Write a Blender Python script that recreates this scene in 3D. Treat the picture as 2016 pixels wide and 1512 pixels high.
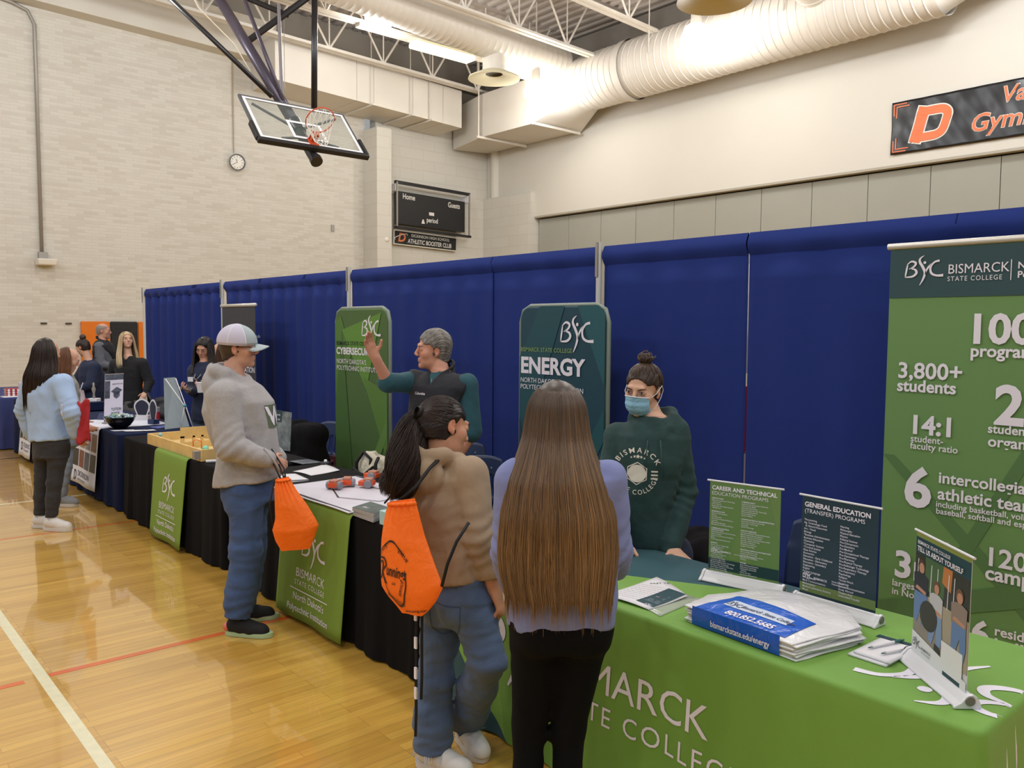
import bpy, math, random
import numpy as np
from mathutils import Matrix, Vector
from mathutils.bvhtree import BVHTree
for _o in list(bpy.data.objects): bpy.data.objects.remove(_o)
SC = bpy.context.scene
COL = SC.collection
PI = math.pi
# ------------------------------------------------------------------ camera
cd = bpy.data.cameras.new('camera'); cd.sensor_fit = 'HORIZONTAL'; cd.sensor_width = 36; cd.lens = 29.01
cam = bpy.data.objects.new('camera', cd); COL.objects.link(cam)
cam.matrix_world = Matrix(((0.7536, 0.0404, -0.6561, 0), (-0.6573, 0.0560, -0.7515, 0), (0.0064, 0.9976, 0.0687, 1.8), (0, 0, 0, 1)))
cd.clip_end = 100
SC.camera = cam
# ------------------------------------------------------------------ world, lamps, exposure
w = bpy.data.worlds.new('world'); SC.world = w; w.use_nodes = True
w.node_tree.nodes['Background'].inputs[0].default_value = (0.95, 0.98, 1.0, 1)
w.node_tree.nodes['Background'].inputs[1].default_value = 0.35
SC.view_settings.view_transform = 'Standard'; SC.view_settings.look = 'None'
SC.view_settings.exposure = 0.0; SC.view_settings.gamma = 1.0; SC.view_settings.use_curve_mapping = False
try: SC.cycles.max_bounces = 6; SC.cycles.diffuse_bounces = 3; SC.cycles.glossy_bounces = 3; SC.cycles.transparent_max_bounces = 8; SC.cycles.caustics_reflective = False; SC.cycles.caustics_refractive = False; SC.cycles.sample_clamp_indirect = 4
except Exception: pass
LAMP_W = 200.0
def lamp_light(x, y, z, pw=1.0, col=(0.97, 0.985, 1.0)):
    l = bpy.data.lights.new('high_bay_light', 'POINT'); l.energy = LAMP_W*pw; l.color = col; l.shadow_soft_size = 0.28
    o = bpy.data.objects.new('high_bay_light', l); o.location = (x, y, z); COL.objects.link(o); return o
# the gym's rows of high-bay lamps that hang outside the picture
for _x in (-5.6, -0.8, 4.0, 8.9):
    for _y in (-4.2, 0.6, 5.4, 10.2, 15.0):
        if (_x, _y) == (8.9, 15.0): continue
        lamp_light(_x, _y, 7.5)
for _y in (0.6, 5.4): lamp_light(13.7, _y, 7.5)
# ------------------------------------------------------------------ helpers
def lin(h):
    if isinstance(h, str):
        h = h.lstrip('#'); c = [int(h[i:i+2], 16)/255 for i in (0, 2, 4)]
    else: c = h
    return tuple(v/12.92 if v <= 0.04045 else ((v+0.055)/1.055)**2.4 for v in c) + (1,)
MATS = {}
def mat(name, col='#808080', rough=0.6, metal=0.0, bump=0.0, bscale=60, spec=0.5, vary=0.0, vscale=8, sheen=0.0, alpha=1.0, trans=0.0, emit=None, estr=1.0, coat=0.0, wr=0.0, wrs=9.0, attr=None, attr2=None):
    if name in MATS: return MATS[name]
    m = bpy.data.materials.new(name); m.use_nodes = True; nt = m.node_tree; N = nt.nodes; L = nt.links
    b = N['Principled BSDF']; c = lin(col)
    b.inputs['Base Color'].default_value = c; b.inputs['Roughness'].default_value = rough; b.inputs['Metallic'].default_value = metal
    b.inputs['Specular IOR Level'].default_value = spec; b.inputs['Sheen Weight'].default_value = sheen; b.inputs['Alpha'].default_value = alpha
    b.inputs['Transmission Weight'].default_value = trans; b.inputs['Coat Weight'].default_value = coat
    if emit: b.inputs['Emission Color'].default_value = lin(emit); b.inputs['Emission Strength'].default_value = estr
    tc = N.new('ShaderNodeTexCoord')
    src = None
    if attr:
        a = N.new('ShaderNodeAttribute'); a.attribute_name = attr; src = a.outputs['Color']
        L.new(src, b.inputs['Base Color'])
    if vary:
        n = N.new('ShaderNodeTexNoise'); n.inputs['Scale'].default_value = vscale; n.inputs['Detail'].default_value = 5; L.new(tc.outputs['Object'], n.inputs['Vector'])
        mr = N.new('ShaderNodeMapRange'); mr.inputs[1].default_value = 0.3; mr.inputs[2].default_value = 0.7; mr.inputs[3].default_value = 1-vary; mr.inputs[4].default_value = 1+vary; L.new(n.outputs['Fac'], mr.inputs[0])
        mx = N.new('ShaderNodeVectorMath'); mx.operation = 'SCALE'; L.new(mr.outputs[0], mx.inputs['Scale'])
        if src: L.new(src, mx.inputs[0])
        else: mx.inputs[0].default_value = c[:3]
        L.new(mx.outputs[0], b.inputs['Base Color'])
    nrm = None
    if wr:   # broad cloth wrinkles
        n = N.new('ShaderNodeTexNoise'); n.inputs['Scale'].default_value = wrs; n.inputs['Detail'].default_value = 3; n.inputs['Distortion'].default_value = 1.2; L.new(tc.outputs['Object'], n.inputs['Vector'])
        bp = N.new('ShaderNodeBump'); bp.inputs['Strength'].default_value = min(1, wr); bp.inputs['Distance'].default_value = 0.03*max(1, wr); L.new(n.outputs['Fac'], bp.inputs['Height']); nrm = bp
    if bump:
        n = N.new('ShaderNodeTexNoise'); n.inputs['Scale'].default_value = bscale; n.inputs['Detail'].default_value = 4; L.new(tc.outputs['Object'], n.inputs['Vector'])
        bp = N.new('ShaderNodeBump'); bp.inputs['Strength'].default_value = bump; bp.inputs['Distance'].default_value = 0.01; L.new(n.outputs['Fac'], bp.inputs['Height'])
        if nrm: L.new(nrm.outputs[0], bp.inputs['Normal'])
        nrm = bp
    if nrm: L.new(nrm.outputs[0], b.inputs['Normal'])
    MATS[name] = m; return m
V = lambda *a: np.array(a[0] if len(a) == 1 else a, float)
def nz(v): v = V(v); return v/max(1e-9, np.linalg.norm(v))
def tag(o, label=None, cat=None, group=None, kind=None):
    if label: o['label'] = label
    if cat: o['category'] = cat
    if group: o['group'] = group
    if kind: o['kind'] = kind
    return o
def thing(name, label, cat, loc=(0, 0, 0), rz=0.0, group=None):
    o = bpy.data.objects.new(name, None); o.empty_display_size = 0.1; COL.objects.link(o)
    o.location = loc; o.rotation_euler = (0, 0, rz); o['abs'] = 1
    return tag(o, label, cat, group)
def link(name, me, parent=None, local=False):
    o = bpy.data.objects.new(name, me); COL.objects.link(o)
    if parent is not None:
        o.parent = parent
        if not local:
            r = parent
            while r.parent is not None: r = r.parent
            if parent is r: o.matrix_parent_inverse = (Matrix.Translation(r.location) @ Matrix.Rotation(r.rotation_euler[2], 4, 'Z')).inverted()
    return o
def copy_tree(o, parent=None):
    c = o.copy(); COL.objects.link(c)
    if parent is not None: c.parent = parent; c.matrix_parent_inverse = o.matrix_parent_inverse.copy()
    for ch in list(o.children): copy_tree(ch, c)
    return c
class MB:
    """collects shapes; build() links them as one mesh object"""
    def __init__(s): s.v = []; s.f = []; s.m = []; s.n = 0; s.cm = 0
    def add(s, v, f, mi=None):
        v = np.asarray(v, float).reshape(-1, 3); mi = s.cm if mi is None else mi
        s.v.append(v); s.f += [tuple(int(i)+s.n for i in q) for q in f]; s.m += [mi]*len(f); s.n += len(v); return s
    def obox(s, c, ax, h, mi=None):
        c = V(c); A = [V(a)*k for a, k in zip(ax, h)]
        v = [c+i*A[0]+j*A[1]+k*A[2] for i in (-1, 1) for j in (-1, 1) for k in (-1, 1)]
        return s.add(v, [(0, 1, 3, 2), (4, 6, 7, 5), (0, 4, 5, 1), (2, 3, 7, 6), (0, 2, 6, 4), (1, 5, 7, 3)], mi)
    def box(s, lo, hi, mi=None):
        lo, hi = V(lo), V(hi); return s.obox((lo+hi)/2, np.eye(3), (hi-lo)/2, mi)
    def hexa(s, p, mi=None):   # 8 points: bottom 4 ccw, top 4 ccw
        return s.add(p, [(3, 2, 1, 0), (4, 5, 6, 7), (0, 1, 5, 4), (1, 2, 6, 5), (2, 3, 7, 6), (3, 0, 4, 7)], mi)
    def tube(s, pts, r, n=8, closed=False, cap=True, mi=None):
        P = np.asarray(pts, float); k = len(P); R = np.broadcast_to(np.asarray(r, float), (k,))
        T = np.gradient(P, axis=0) if not closed else np.roll(P, -1, 0)-np.roll(P, 1, 0)
        T /= np.maximum(1e-9, np.linalg.norm(T, axis=1))[:, None]
        a = V(0, 0, 1) if abs(T[0][2]) < 0.9 else V(1, 0, 0)
        u = nz(np.cross(T[0], a)); vs = []
        for i in range(k):
            u = nz(u-T[i]*np.dot(u, T[i])); w_ = np.cross(T[i], u)
            for j in range(n):
                t = 2*PI*j/n; vs.append(P[i]+R[i]*(math.cos(t)*u+math.sin(t)*w_))
        f = []
        for i in range(k if closed else k-1):
            for j in range(n):
                a0 = i*n+j; a1 = i*n+(j+1) % n; b0 = ((i+1) % k)*n+j; b1 = ((i+1) % k)*n+(j+1) % n; f.append((a0, a1, b1, b0))
        if cap and not closed: f += [tuple(range(n))[::-1], tuple(range((k-1)*n, k*n))]
        return s.add(vs, f, mi)
    def bar(s, p, q, r, n=8, mi=None): return s.tube([p, q], r, n, mi=mi)
    def lathe(s, prof, c=(0, 0, 0), n=24, ax=(0, 0, 1), mi=None):
        ax = nz(ax); u = nz(np.cross(ax, (0, 1, 0) if abs(ax[1]) < 0.9 else (1, 0, 0))); w_ = np.cross(ax, u); vs = []
        for r, z in prof:
            for j in range(n): t = 2*PI*j/n; vs.append(V(c)+ax*z+max(r, 1e-4)*(math.cos(t)*u+math.sin(t)*w_))
        f = [(i*n+j, i*n+(j+1) % n, (i+1)*n+(j+1) % n, (i+1)*n+j) for i in range(len(prof)-1) for j in range(n)]
        return s.add(vs, f, mi)
    def sph(s, c, r, n=12, mi=None, sc=(1, 1, 1)):
        vs = []
        for i in range(n+1):
            for j in range(2*n): a = PI*i/n; b = PI*j/n; vs.append(V(c)+r*V(sc)*V(math.sin(a)*math.cos(b), math.sin(a)*math.sin(b), math.cos(a)))
        f = [(i*2*n+j, (i+1)*2*n+j, (i+1)*2*n+(j+1) % (2*n), i*2*n+(j+1) % (2*n)) for i in range(n) for j in range(2*n)]
        return s.add(vs, f, mi)
    def grid(s, fn, nu, nv, mi=None, closed_u=False):
        vs = [fn(i/(nu if closed_u else nu-1), j/(nv-1)) for i in range(nu) for j in range(nv)]
        f = [(i*nv+j, ((i+1) % nu)*nv+j, ((i+1) % nu)*nv+j+1, i*nv+j+1) for i in range(nu if closed_u else nu-1) for j in range(nv-1)]
        return s.add(vs, f, mi)
    def prism(s, poly, o, ux, uy, t, mi=None):   # polygon in plane, extruded by t along normal
        o, ux, uy = V(o), V(ux), V(uy); nn = nz(np.cross(ux, uy)); k = len(poly)
        a = [o+ux*p[0]+uy*p[1] for p in poly]; vs = a+[p+nn*t for p in a]
        return s.add(vs, [tuple(range(k))[::-1], tuple(range(k, 2*k))]+[(i, (i+1) % k, k+(i+1) % k, k+i) for i in range(k)], mi)
    def poly(s, poly, o, ux, uy, mi=None):
        o, ux, uy = V(o), V(ux), V(uy); return s.add([o+ux*p[0]+uy*p[1] for p in poly], [tuple(range(len(poly)))], mi)
    def text(s, str_, o, ux, uy, size, bold=0.0, shear=0.0, align='LEFT', sp=1.0, sx=1.0, mi=None, warp=None):
        v, f = text_geo(str_, bold, shear, align, sp)
        if len(v) == 0: return s
        v = v*size; v[:, 0] *= sx
        if warp: v = warp(v)
        o, ux, uy = V(o), V(ux), V(uy); return s.add(o+v[:, :1]*ux+v[:, 1:2]*uy, f, mi)
    def ribbon(s, pts, o, ux, uy, sc=1.0, sub=6, mi=None):   # (x, y, width) smooth stroke
        P = np.asarray(pts, float); Q = []
        for i in range(len(P)-1):
            p0, p1, p2, p3 = P[max(i-1, 0)], P[i], P[i+1], P[min(i+2, len(P)-1)]
            for k in range(sub):
                t = k/sub; Q.append(0.5*(2*p1+(p2-p0)*t+(2*p0-5*p1+4*p2-p3)*t*t+(3*p1-p0-3*p2+p3)*t**3))
        Q.append(P[-1]); Q = np.array(Q); T = np.gradient(Q[:, :2], axis=0); T /= np.maximum(1e-9, np.linalg.norm(T, axis=1))[:, None]
        Nn = np.stack([-T[:, 1], T[:, 0]], 1)*Q[:, 2:3]/2; l = (Q[:, :2]+Nn)*sc; r = (Q[:, :2]-Nn)*sc; k = len(Q)
        vv = np.concatenate([l, r]); o, ux, uy = V(o), V(ux), V(uy)
        return s.add(o+vv[:, :1]*ux+vv[:, 1:2]*uy, [(i, k+i, k+i+1, i+1) for i in range(k-1)], mi)
    def mesh(s, name, smooth=False):
        me = bpy.data.meshes.new(name); me.from_pydata(np.concatenate(s.v).tolist() if s.v else [], [], s.f)
        if smooth: me.polygons.foreach_set('use_smooth', [True]*len(me.polygons))
        me.polygons.foreach_set('material_index', s.m); return me
    def build(s, name, mats, parent=None, smooth=False, local=False, bevel=0.0, solid=0.0, sharp=None):
        me = s.mesh(name, smooth)
        for m in (mats if isinstance(mats, (list, tuple)) else [mats]): me.materials.append(m)
        if sharp and smooth:
            try: me.set_sharp_from_angle(angle=math.radians(sharp))
            except Exception: pass
        o = link(name, me, parent, local)
        if bevel: b = o.modifiers.new('bevel', 'BEVEL'); b.width = bevel; b.segments = 2; b.limit_method = 'ANGLE'
        if solid: q = o.modifiers.new('solid', 'SOLIDIFY'); q.thickness = solid; q.offset = 0
        return o
_TX = {}
def text_geo(st, bold, shear, align, sp):
    key = (st, bold, shear, align, sp)
    if key not in _TX:
        c = bpy.data.curves.new('t', 'FONT'); c.body = st; c.size = 1.0; c.offset = bold; c.shear = shear; c.align_x = align; c.space_character = sp; c.resolution_u = 3; c.fill_mode = 'FRONT'
        o = bpy.data.objects.new('t', c); COL.objects.link(o); dg = bpy.context.evaluated_depsgraph_get(); dg.update()
        me = bpy.data.meshes.new_from_object(o.evaluated_get(dg)); v = np.array([x.co[:2] for x in me.vertices]).reshape(-1, 2); f = [tuple(p.vertices) for p in me.polygons]
        bpy.data.objects.remove(o); bpy.data.curves.remove(c); bpy.data.meshes.remove(me); _TX[key] = (v, f)
    v, f = _TX[key]; return v.copy(), f
def arc_warp(r, flip=False):   # text bent around a circle of radius r
    def g(v):
        a = v[:, 0]/r; rr = (r+v[:, 1]) if not flip else (r-v[:, 1])
        return np.stack([np.sin(a)*rr, np.cos(a)*rr if not flip else -np.cos(a)*rr], 1)
    return g
def structure(name, mb, m, **k):
    o = mb.build(name, m, **k); o['kind'] = 'structure'; return o
# ------------------------------------------------------------------ the setting
def brick_mat(name, c1, c2, cm, bw, bh, axis):
    m = bpy.data.materials.new(name); m.use_nodes = True; N = m.node_tree.nodes; L = m.node_tree.links; b = N['Principled BSDF']
    tc = N.new('ShaderNodeTexCoord'); sx = N.new('ShaderNodeSeparateXYZ'); L.new(tc.outputs['Object'], sx.inputs[0])
    cx = N.new('ShaderNodeCombineXYZ'); L.new(sx.outputs[axis], cx.inputs[0]); L.new(sx.outputs[2], cx.inputs[1])
    t = N.new('ShaderNodeTexBrick'); L.new(cx.outputs[0], t.inputs['Vector']); t.inputs['Scale'].default_value = 1.0
    t.inputs['Brick Width'].default_value = bw; t.inputs['Row Height'].default_value = bh; t.inputs['Mortar Size'].default_value = 0.006; t.inputs['Mortar Smooth'].default_value = 0.3; t.inputs['Bias'].default_value = -0.35
    t.inputs['Color1'].default_value = lin(c1); t.inputs['Color2'].default_value = lin(c2); t.inputs['Mortar'].default_value = lin(cm)
    L.new(t.outputs['Color'], b.inputs['Base Color']); b.inputs['Roughness'].default_value = 0.75
    bp = N.new('ShaderNodeBump'); bp.inputs['Strength'].default_value = 0.25; bp.inputs['Distance'].default_value = 0.01; bp.invert = True; L.new(t.outputs['Fac'], bp.inputs['Height']); L.new(bp.outputs[0], b.inputs['Normal'])
    return m
BRICK = brick_mat('cream_brick', '#cfccc3', '#bfb9ae', '#c6c2b9', 0.30, 0.068, 0)
BRICKY = brick_mat('cream_brick_side', '#cfccc3', '#cac6bb', '#c0bbb0', 0.80, 0.30, 1)
BRICKX = brick_mat('cream_block', '#cfccc3', '#cbc7bd', '#c0bbb0', 0.80, 0.30, 0)
def floor_mat():
    m = bpy.data.materials.new('maple_floor'); m.use_nodes = True; N = m.node_tree.nodes; L = m.node_tree.links; b = N['Principled BSDF']
    tc = N.new('ShaderNodeTexCoord')
    t = N.new('ShaderNodeTexBrick'); L.new(tc.outputs['Object'], t.inputs['Vector']); t.inputs['Scale'].default_value = 1.0; t.offset = 0.37; t.offset_frequency = 3
    t.inputs['Brick Width'].default_value = 0.95; t.inputs['Row Height'].default_value = 0.057; t.inputs['Mortar Size'].default_value = 0.0009; t.inputs['Mortar Smooth'].default_value = 0.2; t.inputs['Bias'].default_value = 0.0
    t.inputs['Color1'].default_value = lin('#dcae50'); t.inputs['Color2'].default_value = lin('#c7983f'); t.inputs['Mortar'].default_value = lin('#8f6a30')
    mp = N.new('ShaderNodeMapping'); mp.inputs['Scale'].default_value = (1.6, 22, 1); L.new(tc.outputs['Object'], mp.inputs[0])
    n = N.new('ShaderNodeTexNoise'); n.inputs['Scale'].default_value = 1.5; n.inputs['Detail'].default_value = 6; n.inputs['Distortion'].default_value = 0.6; L.new(mp.outputs[0], n.inputs['Vector'])
    mr = N.new('ShaderNodeMapRange'); mr.inputs[1].default_value = 0.3; mr.inputs[2].default_value = 0.75; mr.inputs[3].default_value = 0.88; mr.inputs[4].default_value = 1.1; L.new(n.outputs['Fac'], mr.inputs[0])
    n2 = N.new('ShaderNodeTexNoise'); n2.inputs['Scale'].default_value = 0.8; n2.inputs['Detail'].default_value = 2; L.new(tc.outputs['Object'], n2.inputs['Vector'])
    mr2 = N.new('ShaderNodeMapRange'); mr2.inputs[3].default_value = 0.93; mr2.inputs[4].default_value = 1.06; L.new(n2.outputs['Fac'], mr2.inputs[0])
    mu = N.new('ShaderNodeMath'); mu.operation = 'MULTIPLY'; L.new(mr.outputs[0], mu.inputs[0]); L.new(mr2.outputs[0], mu.inputs[1])
    sc = N.new('ShaderNodeVectorMath'); sc.operation = 'SCALE'; L.new(t.outputs['Color'], sc.inputs[0]); L.new(mu.outputs[0], sc.inputs['Scale'])
    L.new(sc.outputs[0], b.inputs['Base Color']); b.inputs['Roughness'].default_value = 0.3; b.inputs['Specular IOR Level'].default_value = 0.4
    b.inputs['Coat Weight'].default_value = 1.0; b.inputs['Coat Roughness'].default_value = 0.04
    return m
CREAM = mat('cream_paint', '#cfcbc1', 0.7, bump=0.05, bscale=30, vary=0.03, vscale=0.6)
CREAM2 = mat('cream_wall_paint', '#d0ccc2', 0.65, vary=0.02, vscale=0.4)
WHITEP = mat('white_steel_paint', '#d6d0c6', 0.5, vary=0.04, vscale=3)
STEEL = mat('grey_steel', '#9c9790', 0.45, metal=0.3)
BLK = mat('black_metal', '#17161a', 0.35)
structure('floor', MB().box((-16, -12, -0.1), (16.9, 20.3, 0)), floor_mat())
# walls
structure('wall_left', MB().box((-16, 20, 0), (12.05, 20.3, 10.2)), BRICK)
mb = MB(); mb.box((12.0, 19.3, 0), (12.46, 20.05, 7.12)); mb.m = [1, 1, 0, 0, 0, 0]; structure('wall_pilaster', mb, [BRICKX, BRICKY])
structure('wall_scoreboard', MB().box((12.4, 20.01, 0), (16.9, 20.3, 10.2)), BRICKX)
mb = MB(); mb.box((16.25, 17.85, 0), (16.7, 20.02, 5.72)); structure('wall_stub', mb, BRICKY)
structure('wall_right', MB().box((16.4, -12, 5.0), (16.9, 20.0, 10.2)), CREAM2)
mb = MB(); mb.bar((16.42, 19.62, 5.72), (16.42, 19.62, 7.1), 0.16, 20); structure('wall_column', mb, CREAM2, smooth=True, sharp=40)
# cream fascia beam along the top of the brick wall, shadow gap beneath
mb = MB(); mb.hexa([V(-4, 19.55, 8.66), V(9.3, 19.55, 8.26), V(9.3, 20.05, 8.26), V(-4, 20.05, 8.66), V(-4, 19.55, 9.6), V(9.3, 19.55, 9.2), V(9.3, 20.05, 9.2), V(-4, 20.05, 9.6)])
structure('trim_1', mb, CREAM)
# folding partition panels below the right wall
PART = [mat('partition_panel', '#9c9c92', 0.7, vary=0.02, vscale=1)]
mb = MB(); ys = [17.8-k*1.22 for k in range(20)]
for a, b in zip(ys[1:], ys[:-1]): mb.box((16.55, a+0.006, 0), (16.62, b-0.006, 4.93))
structure('wall_partition', mb, PART, bevel=0.004)
structure('wall_partition_back', MB().box((16.64, -12, 0), (16.9, 17.84, 5.0)), mat('dark_gap', '#2a2824', 0.9))
structure('trim_2', MB().box((16.385, -12, 4.96), (16.60, 17.8, 5.01)), mat('dark_track', '#a8a294', 0.6))
# ceiling: ribbed steel deck on the beams
DECKZ = 9.75
def deck():
    mb = MB(); vs = []; x = -6.0; prof = []
    while x < 16.9: prof += [(x, 0.0), (x+0.09, 0.0), (x+0.12, 0.075), (x+0.27, 0.075), (x+0.30, 0.0)]; x += 0.30
    for y in (-12, 20.1): vs += [(p[0], y, DECKZ+p[1]-0.02*(p[0]-8)) for p in prof]
    k = len(prof); return mb.add(vs, [(i, k+i, k+i+1, i+1) for i in range(k-1)])
structure('ceiling', deck(), mat('roof_deck_paint', '#c4bcb6', 0.6), solid=0.01)
mb = MB(); mb.hexa([V(8.0, 19.75, 9.0), V(16.6, 19.75, 8.75), V(16.6, 20.04, 8.75), V(8, 20.04, 9.0), V(8, 19.75, 9.7), V(16.6, 19.75, 9.5), V(16.6, 20.04, 9.5), V(8, 20.04, 9.7)]); structure('trim_3', mb, STEEL)
mb = MB(); mb.box((16.05, -2, 8.75), (16.42, 19.7, 9.45)); structure('trim_4', mb, STEEL)
# roof trusses: bottom chord of two angles, top chord, zigzag web
def truss(y, x0, z0, x1, z1, depth=1.25, label=''):
    t = thing('roof_truss', label, 'roof truss', (x0, y, z0), 0, 'white roof trusses')
    zb = lambda x: z0+(z1-z0)*(x-x0)/(x1-x0)
    a = MB()
    for s in (-1, 1):
        a.hexa([V(x0, y+s*0.02-0.005, z0), V(x1, y+s*0.02-0.005, z1), V(x1, y+s*0.02+0.005, z1), V(x0, y+s*0.02+0.005, z0), V(x0, y+s*0.02-0.005, z0+0.1), V(x1, y+s*0.02-0.005, z1+0.1), V(x1, y+s*0.02+0.005, z1+0.1), V(x0, y+s*0.02+0.005, z0+0.1)])
        a.hexa([V(x0, y+min(s*0.02, s*0.12), z0), V(x1, y+min(s*0.02, s*0.12), z1), V(x1, y+max(s*0.02, s*0.12), z1), V(x0, y+max(s*0.02, s*0.12), z0), V(x0, y+min(s*0.02, s*0.12), z0+0.012), V(x1, y+min(s*0.02, s*0.12), z1+0.012), V(x1, y+max(s*0.02, s*0.12), z1+0.012), V(x0, y+max(s*0.02, s*0.12), z0+0.012)])
    a.build('bottom_chord', WHITEP, t)
    b = MB(); zt0, zt1 = z0+depth, z1+depth
    b.hexa([V(x0, y-0.09, zt0), V(x1+1, y-0.09, zt1-0.02), V(x1+1, y+0.09, zt1-0.02), V(x0, y+0.09, zt0), V(x0, y-0.09, zt0+0.1), V(x1+1, y-0.09, zt1+0.08), V(x1+1, y+0.09, zt1+0.08), V(x0, y+0.09, zt0+0.1)])
    b.build('top_chord', mat('grey_steel_chord', '#b7aca4', 0.5), t)
    n = max(2, int((x1-x0)/1.45)); st = (x1-x0-0.4)/n
    for i in range(n):
        xa = x0+0.2+i*st; c = MB(); c.bar((xa, y, zb(xa)+depth), (xa+st/2, y, zb(xa+st/2)+0.05), 0.026, 6); c.bar((xa+st/2, y, zb(xa+st/2)+0.05), (xa+st, y, zb(xa+st)+depth), 0.026, 6); c.bar((xa+st/2, y, zb(xa+st/2)+0.05), (xa+st/2, y, zb(xa+st/2)+depth), 0.018, 6)
        c.build('web_brace', WHITEP, t)
    return t
truss(18.3, 3.0, 8.6, 15.6, 8.27, label='white roof truss nearest the brick wall, behind the basketball hoop')
truss(16.2, 3.5, 8.42, 15.6, 8.38, label='white roof truss carrying the long fluorescent light')
truss(14.1, 4.0, 8.55, 14.9, 8.3, label='white roof truss running along the top of the cross duct')
truss(12.2, 4.0, 8.75, 14.9, 8.38, 1.15, label='white roof truss at the top of the picture, nearest the camera')
# big rectangular duct under the brick wall
DUCT = mat('duct_paint', '#d4cfc6', 0.45, vary=0.03, vscale=1.2)
t = thing('rectangular_duct', 'long cream rectangular duct running along the brick wall behind the hoop', 'duct', (8.85, 18.7, 7.6))
zt = lambda x: 8.62-0.045*(x-8.85); zbm = lambda x: 7.60-0.045*(x-8.85)
mb = MB(); xs = [8.85, 11.05, 11.55, 12.75, 13.25, 13.75, 14.4]
for a, b in zip(xs[:-1], xs[1:]):
    y0 = 18.7; y1 = 20.0; e = 0.004
    mb.hexa([V(a+e, y0, zbm(a)), V(b-e, y0, zbm(b)), V(b-e, y1, zbm(b)), V(a+e, y1, zbm(a)), V(a+e, y0, zt(a)), V(b-e, y0, zt(b)), V(b-e, y1, zt(b)), V(a+e, y1, zt(a))])
mb.build('duct_body', DUCT, t, bevel=0.008)
for x in (11.45, 12.65, 13.28):
    m2 = MB(); m2.box((x-0.02, 18.55, zbm(x)-0.05), (x+0.03, 20, zbm(x)-0.005)); m2.bar((x, 18.66, zbm(x)-0.03), (x, 18.66, 9.6), 0.012, 6); m2.build('hanger', WHITEP, t)
# rectangular duct on the right wall with a transition into the big spiral duct
t = thing('wall_duct', 'cream rectangular duct in the corner turning into the big round duct', 'duct', (15.3, 17.5, 7.0))
mb = MB(); mb.hexa([V(14.6, 16.0, 7.03), V(16.35, 16.0, 7.1), V(16.35, 18.05, 7.1), V(14.6, 18.05, 7.03), V(14.6, 16.0, 8.2), V(16.35, 16.0, 8.2), V(16.35, 18.05, 8.2), V(14.6, 18.05, 8.2)])
mb.hexa([V(14.6, 18.06, 7.03), V(16.35, 18.06, 7.1), V(16.35, 19.9, 7.1), V(15.0, 19.9, 7.03), V(14.6, 18.06, 8.2), V(16.35, 18.06, 8.2), V(16.35, 19.9, 8.2), V(15.0, 19.9, 8.2)]); mb.build('duct_body', DUCT, t, bevel=0.008)
def trans(u, v):
    a = 2*PI*u; cx, cz = 15.3, 7.9; r = 0.66; p1 = V(cx+r*math.cos(a), 14.7, cz+r*math.sin(a)); k = 1/max(abs(math.cos(a)), abs(math.sin(a))); p0 = V(15.47+0.87*math.cos(a)*k, 16.0, 7.62+0.58*math.sin(a)*k)
    return p0+(p1-p0)*v
mb = MB(); mb.grid(trans, 40, 4, closed_u=True); mb.build('duct_transition', DUCT, t, smooth=True, sharp=40)
for y, x0 in ((18.0, 14.5), (15.85, 14.6)):
    m2 = MB(); m2.box((x0-0.12, y-0.025, 6.97), (16.2, y+0.025, 7.03)); m2.bar((x0-0.06, y, 7.0), (x0-0.06, y, 9.3), 0.02, 6); m2.build('hanger', WHITEP, t)
def spiral_duct(p0, p1, r, pitch=0.19, n=40, rg=0.012):
    p0, p1 = V(p0), V(p1); L = np.linalg.norm(p1-p0); prof = []; z = 0.0
    while z < L: prof += [(r, z), (r, z+pitch*0.82), (r+rg, z+pitch*0.88), (r+rg, z+pitch*0.94)]; z += pitch
    prof.append((r, L)); return MB().lathe(prof, p0, n, p1-p0)
t = thing('round_duct', 'big cream spiral round duct running high along the right wall', 'duct', (15.3, 10, 7.9))
mb = spiral_duct((15.3, 14.72, 7.9), (15.3, 6.3, 7.93), 0.66); mb.build('duct_body', DUCT, t, smooth=True, sharp=25)
mb = MB().lathe([(0.70, -0.1), (0.70, 0.1), (0.66, 0.1)], (15.3, 13.25, 7.9), 40, (0, 1, 0)); mb.build('coupling_ring', DUCT, t, smooth=True, sharp=40)
mb = MB().lathe([(0.66, 0), (0.60, 0.1), (0.3, 0.9), (0.30, 5)], (15.3, 6.31, 7.93), 32, (0, -1, 0)); mb.build('reducer', DUCT, t, smooth=True, sharp=30)
mb = spiral_duct((15.0, 8.3, 8.15), (11.8, 7.9, 8.9), 0.42); mb.build('branch', DUCT, t, smooth=True, sharp=25)
for y in (12.2, 8.9):
    m2 = MB(); m2.bar((14.62, y, 7.9), (14.62, y, 9.5), 0.013, 6); m2.build('hanger', WHITEP, t)
t = thing('cross_duct', 'cream round duct crossing the ceiling into the big duct, with a cone diffuser', 'duct', (12, 15.2, 8.5))
mb = spiral_duct((3.6, 15.2, 8.93), (14.75, 15.2, 8.35), 0.43, 0.17, 36, 0.004); mb.build('duct_body', DUCT, t, smooth=True, sharp=25)
mb = MB().lathe([(0.01, 0.30), (0.3, 0.26), (0.42, 0.1), (0.43, 0)], (14.74, 15.2, 8.35), 32, (1, 0, -0.05)); mb.build('end_cap', DUCT, t, smooth=True)
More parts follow.
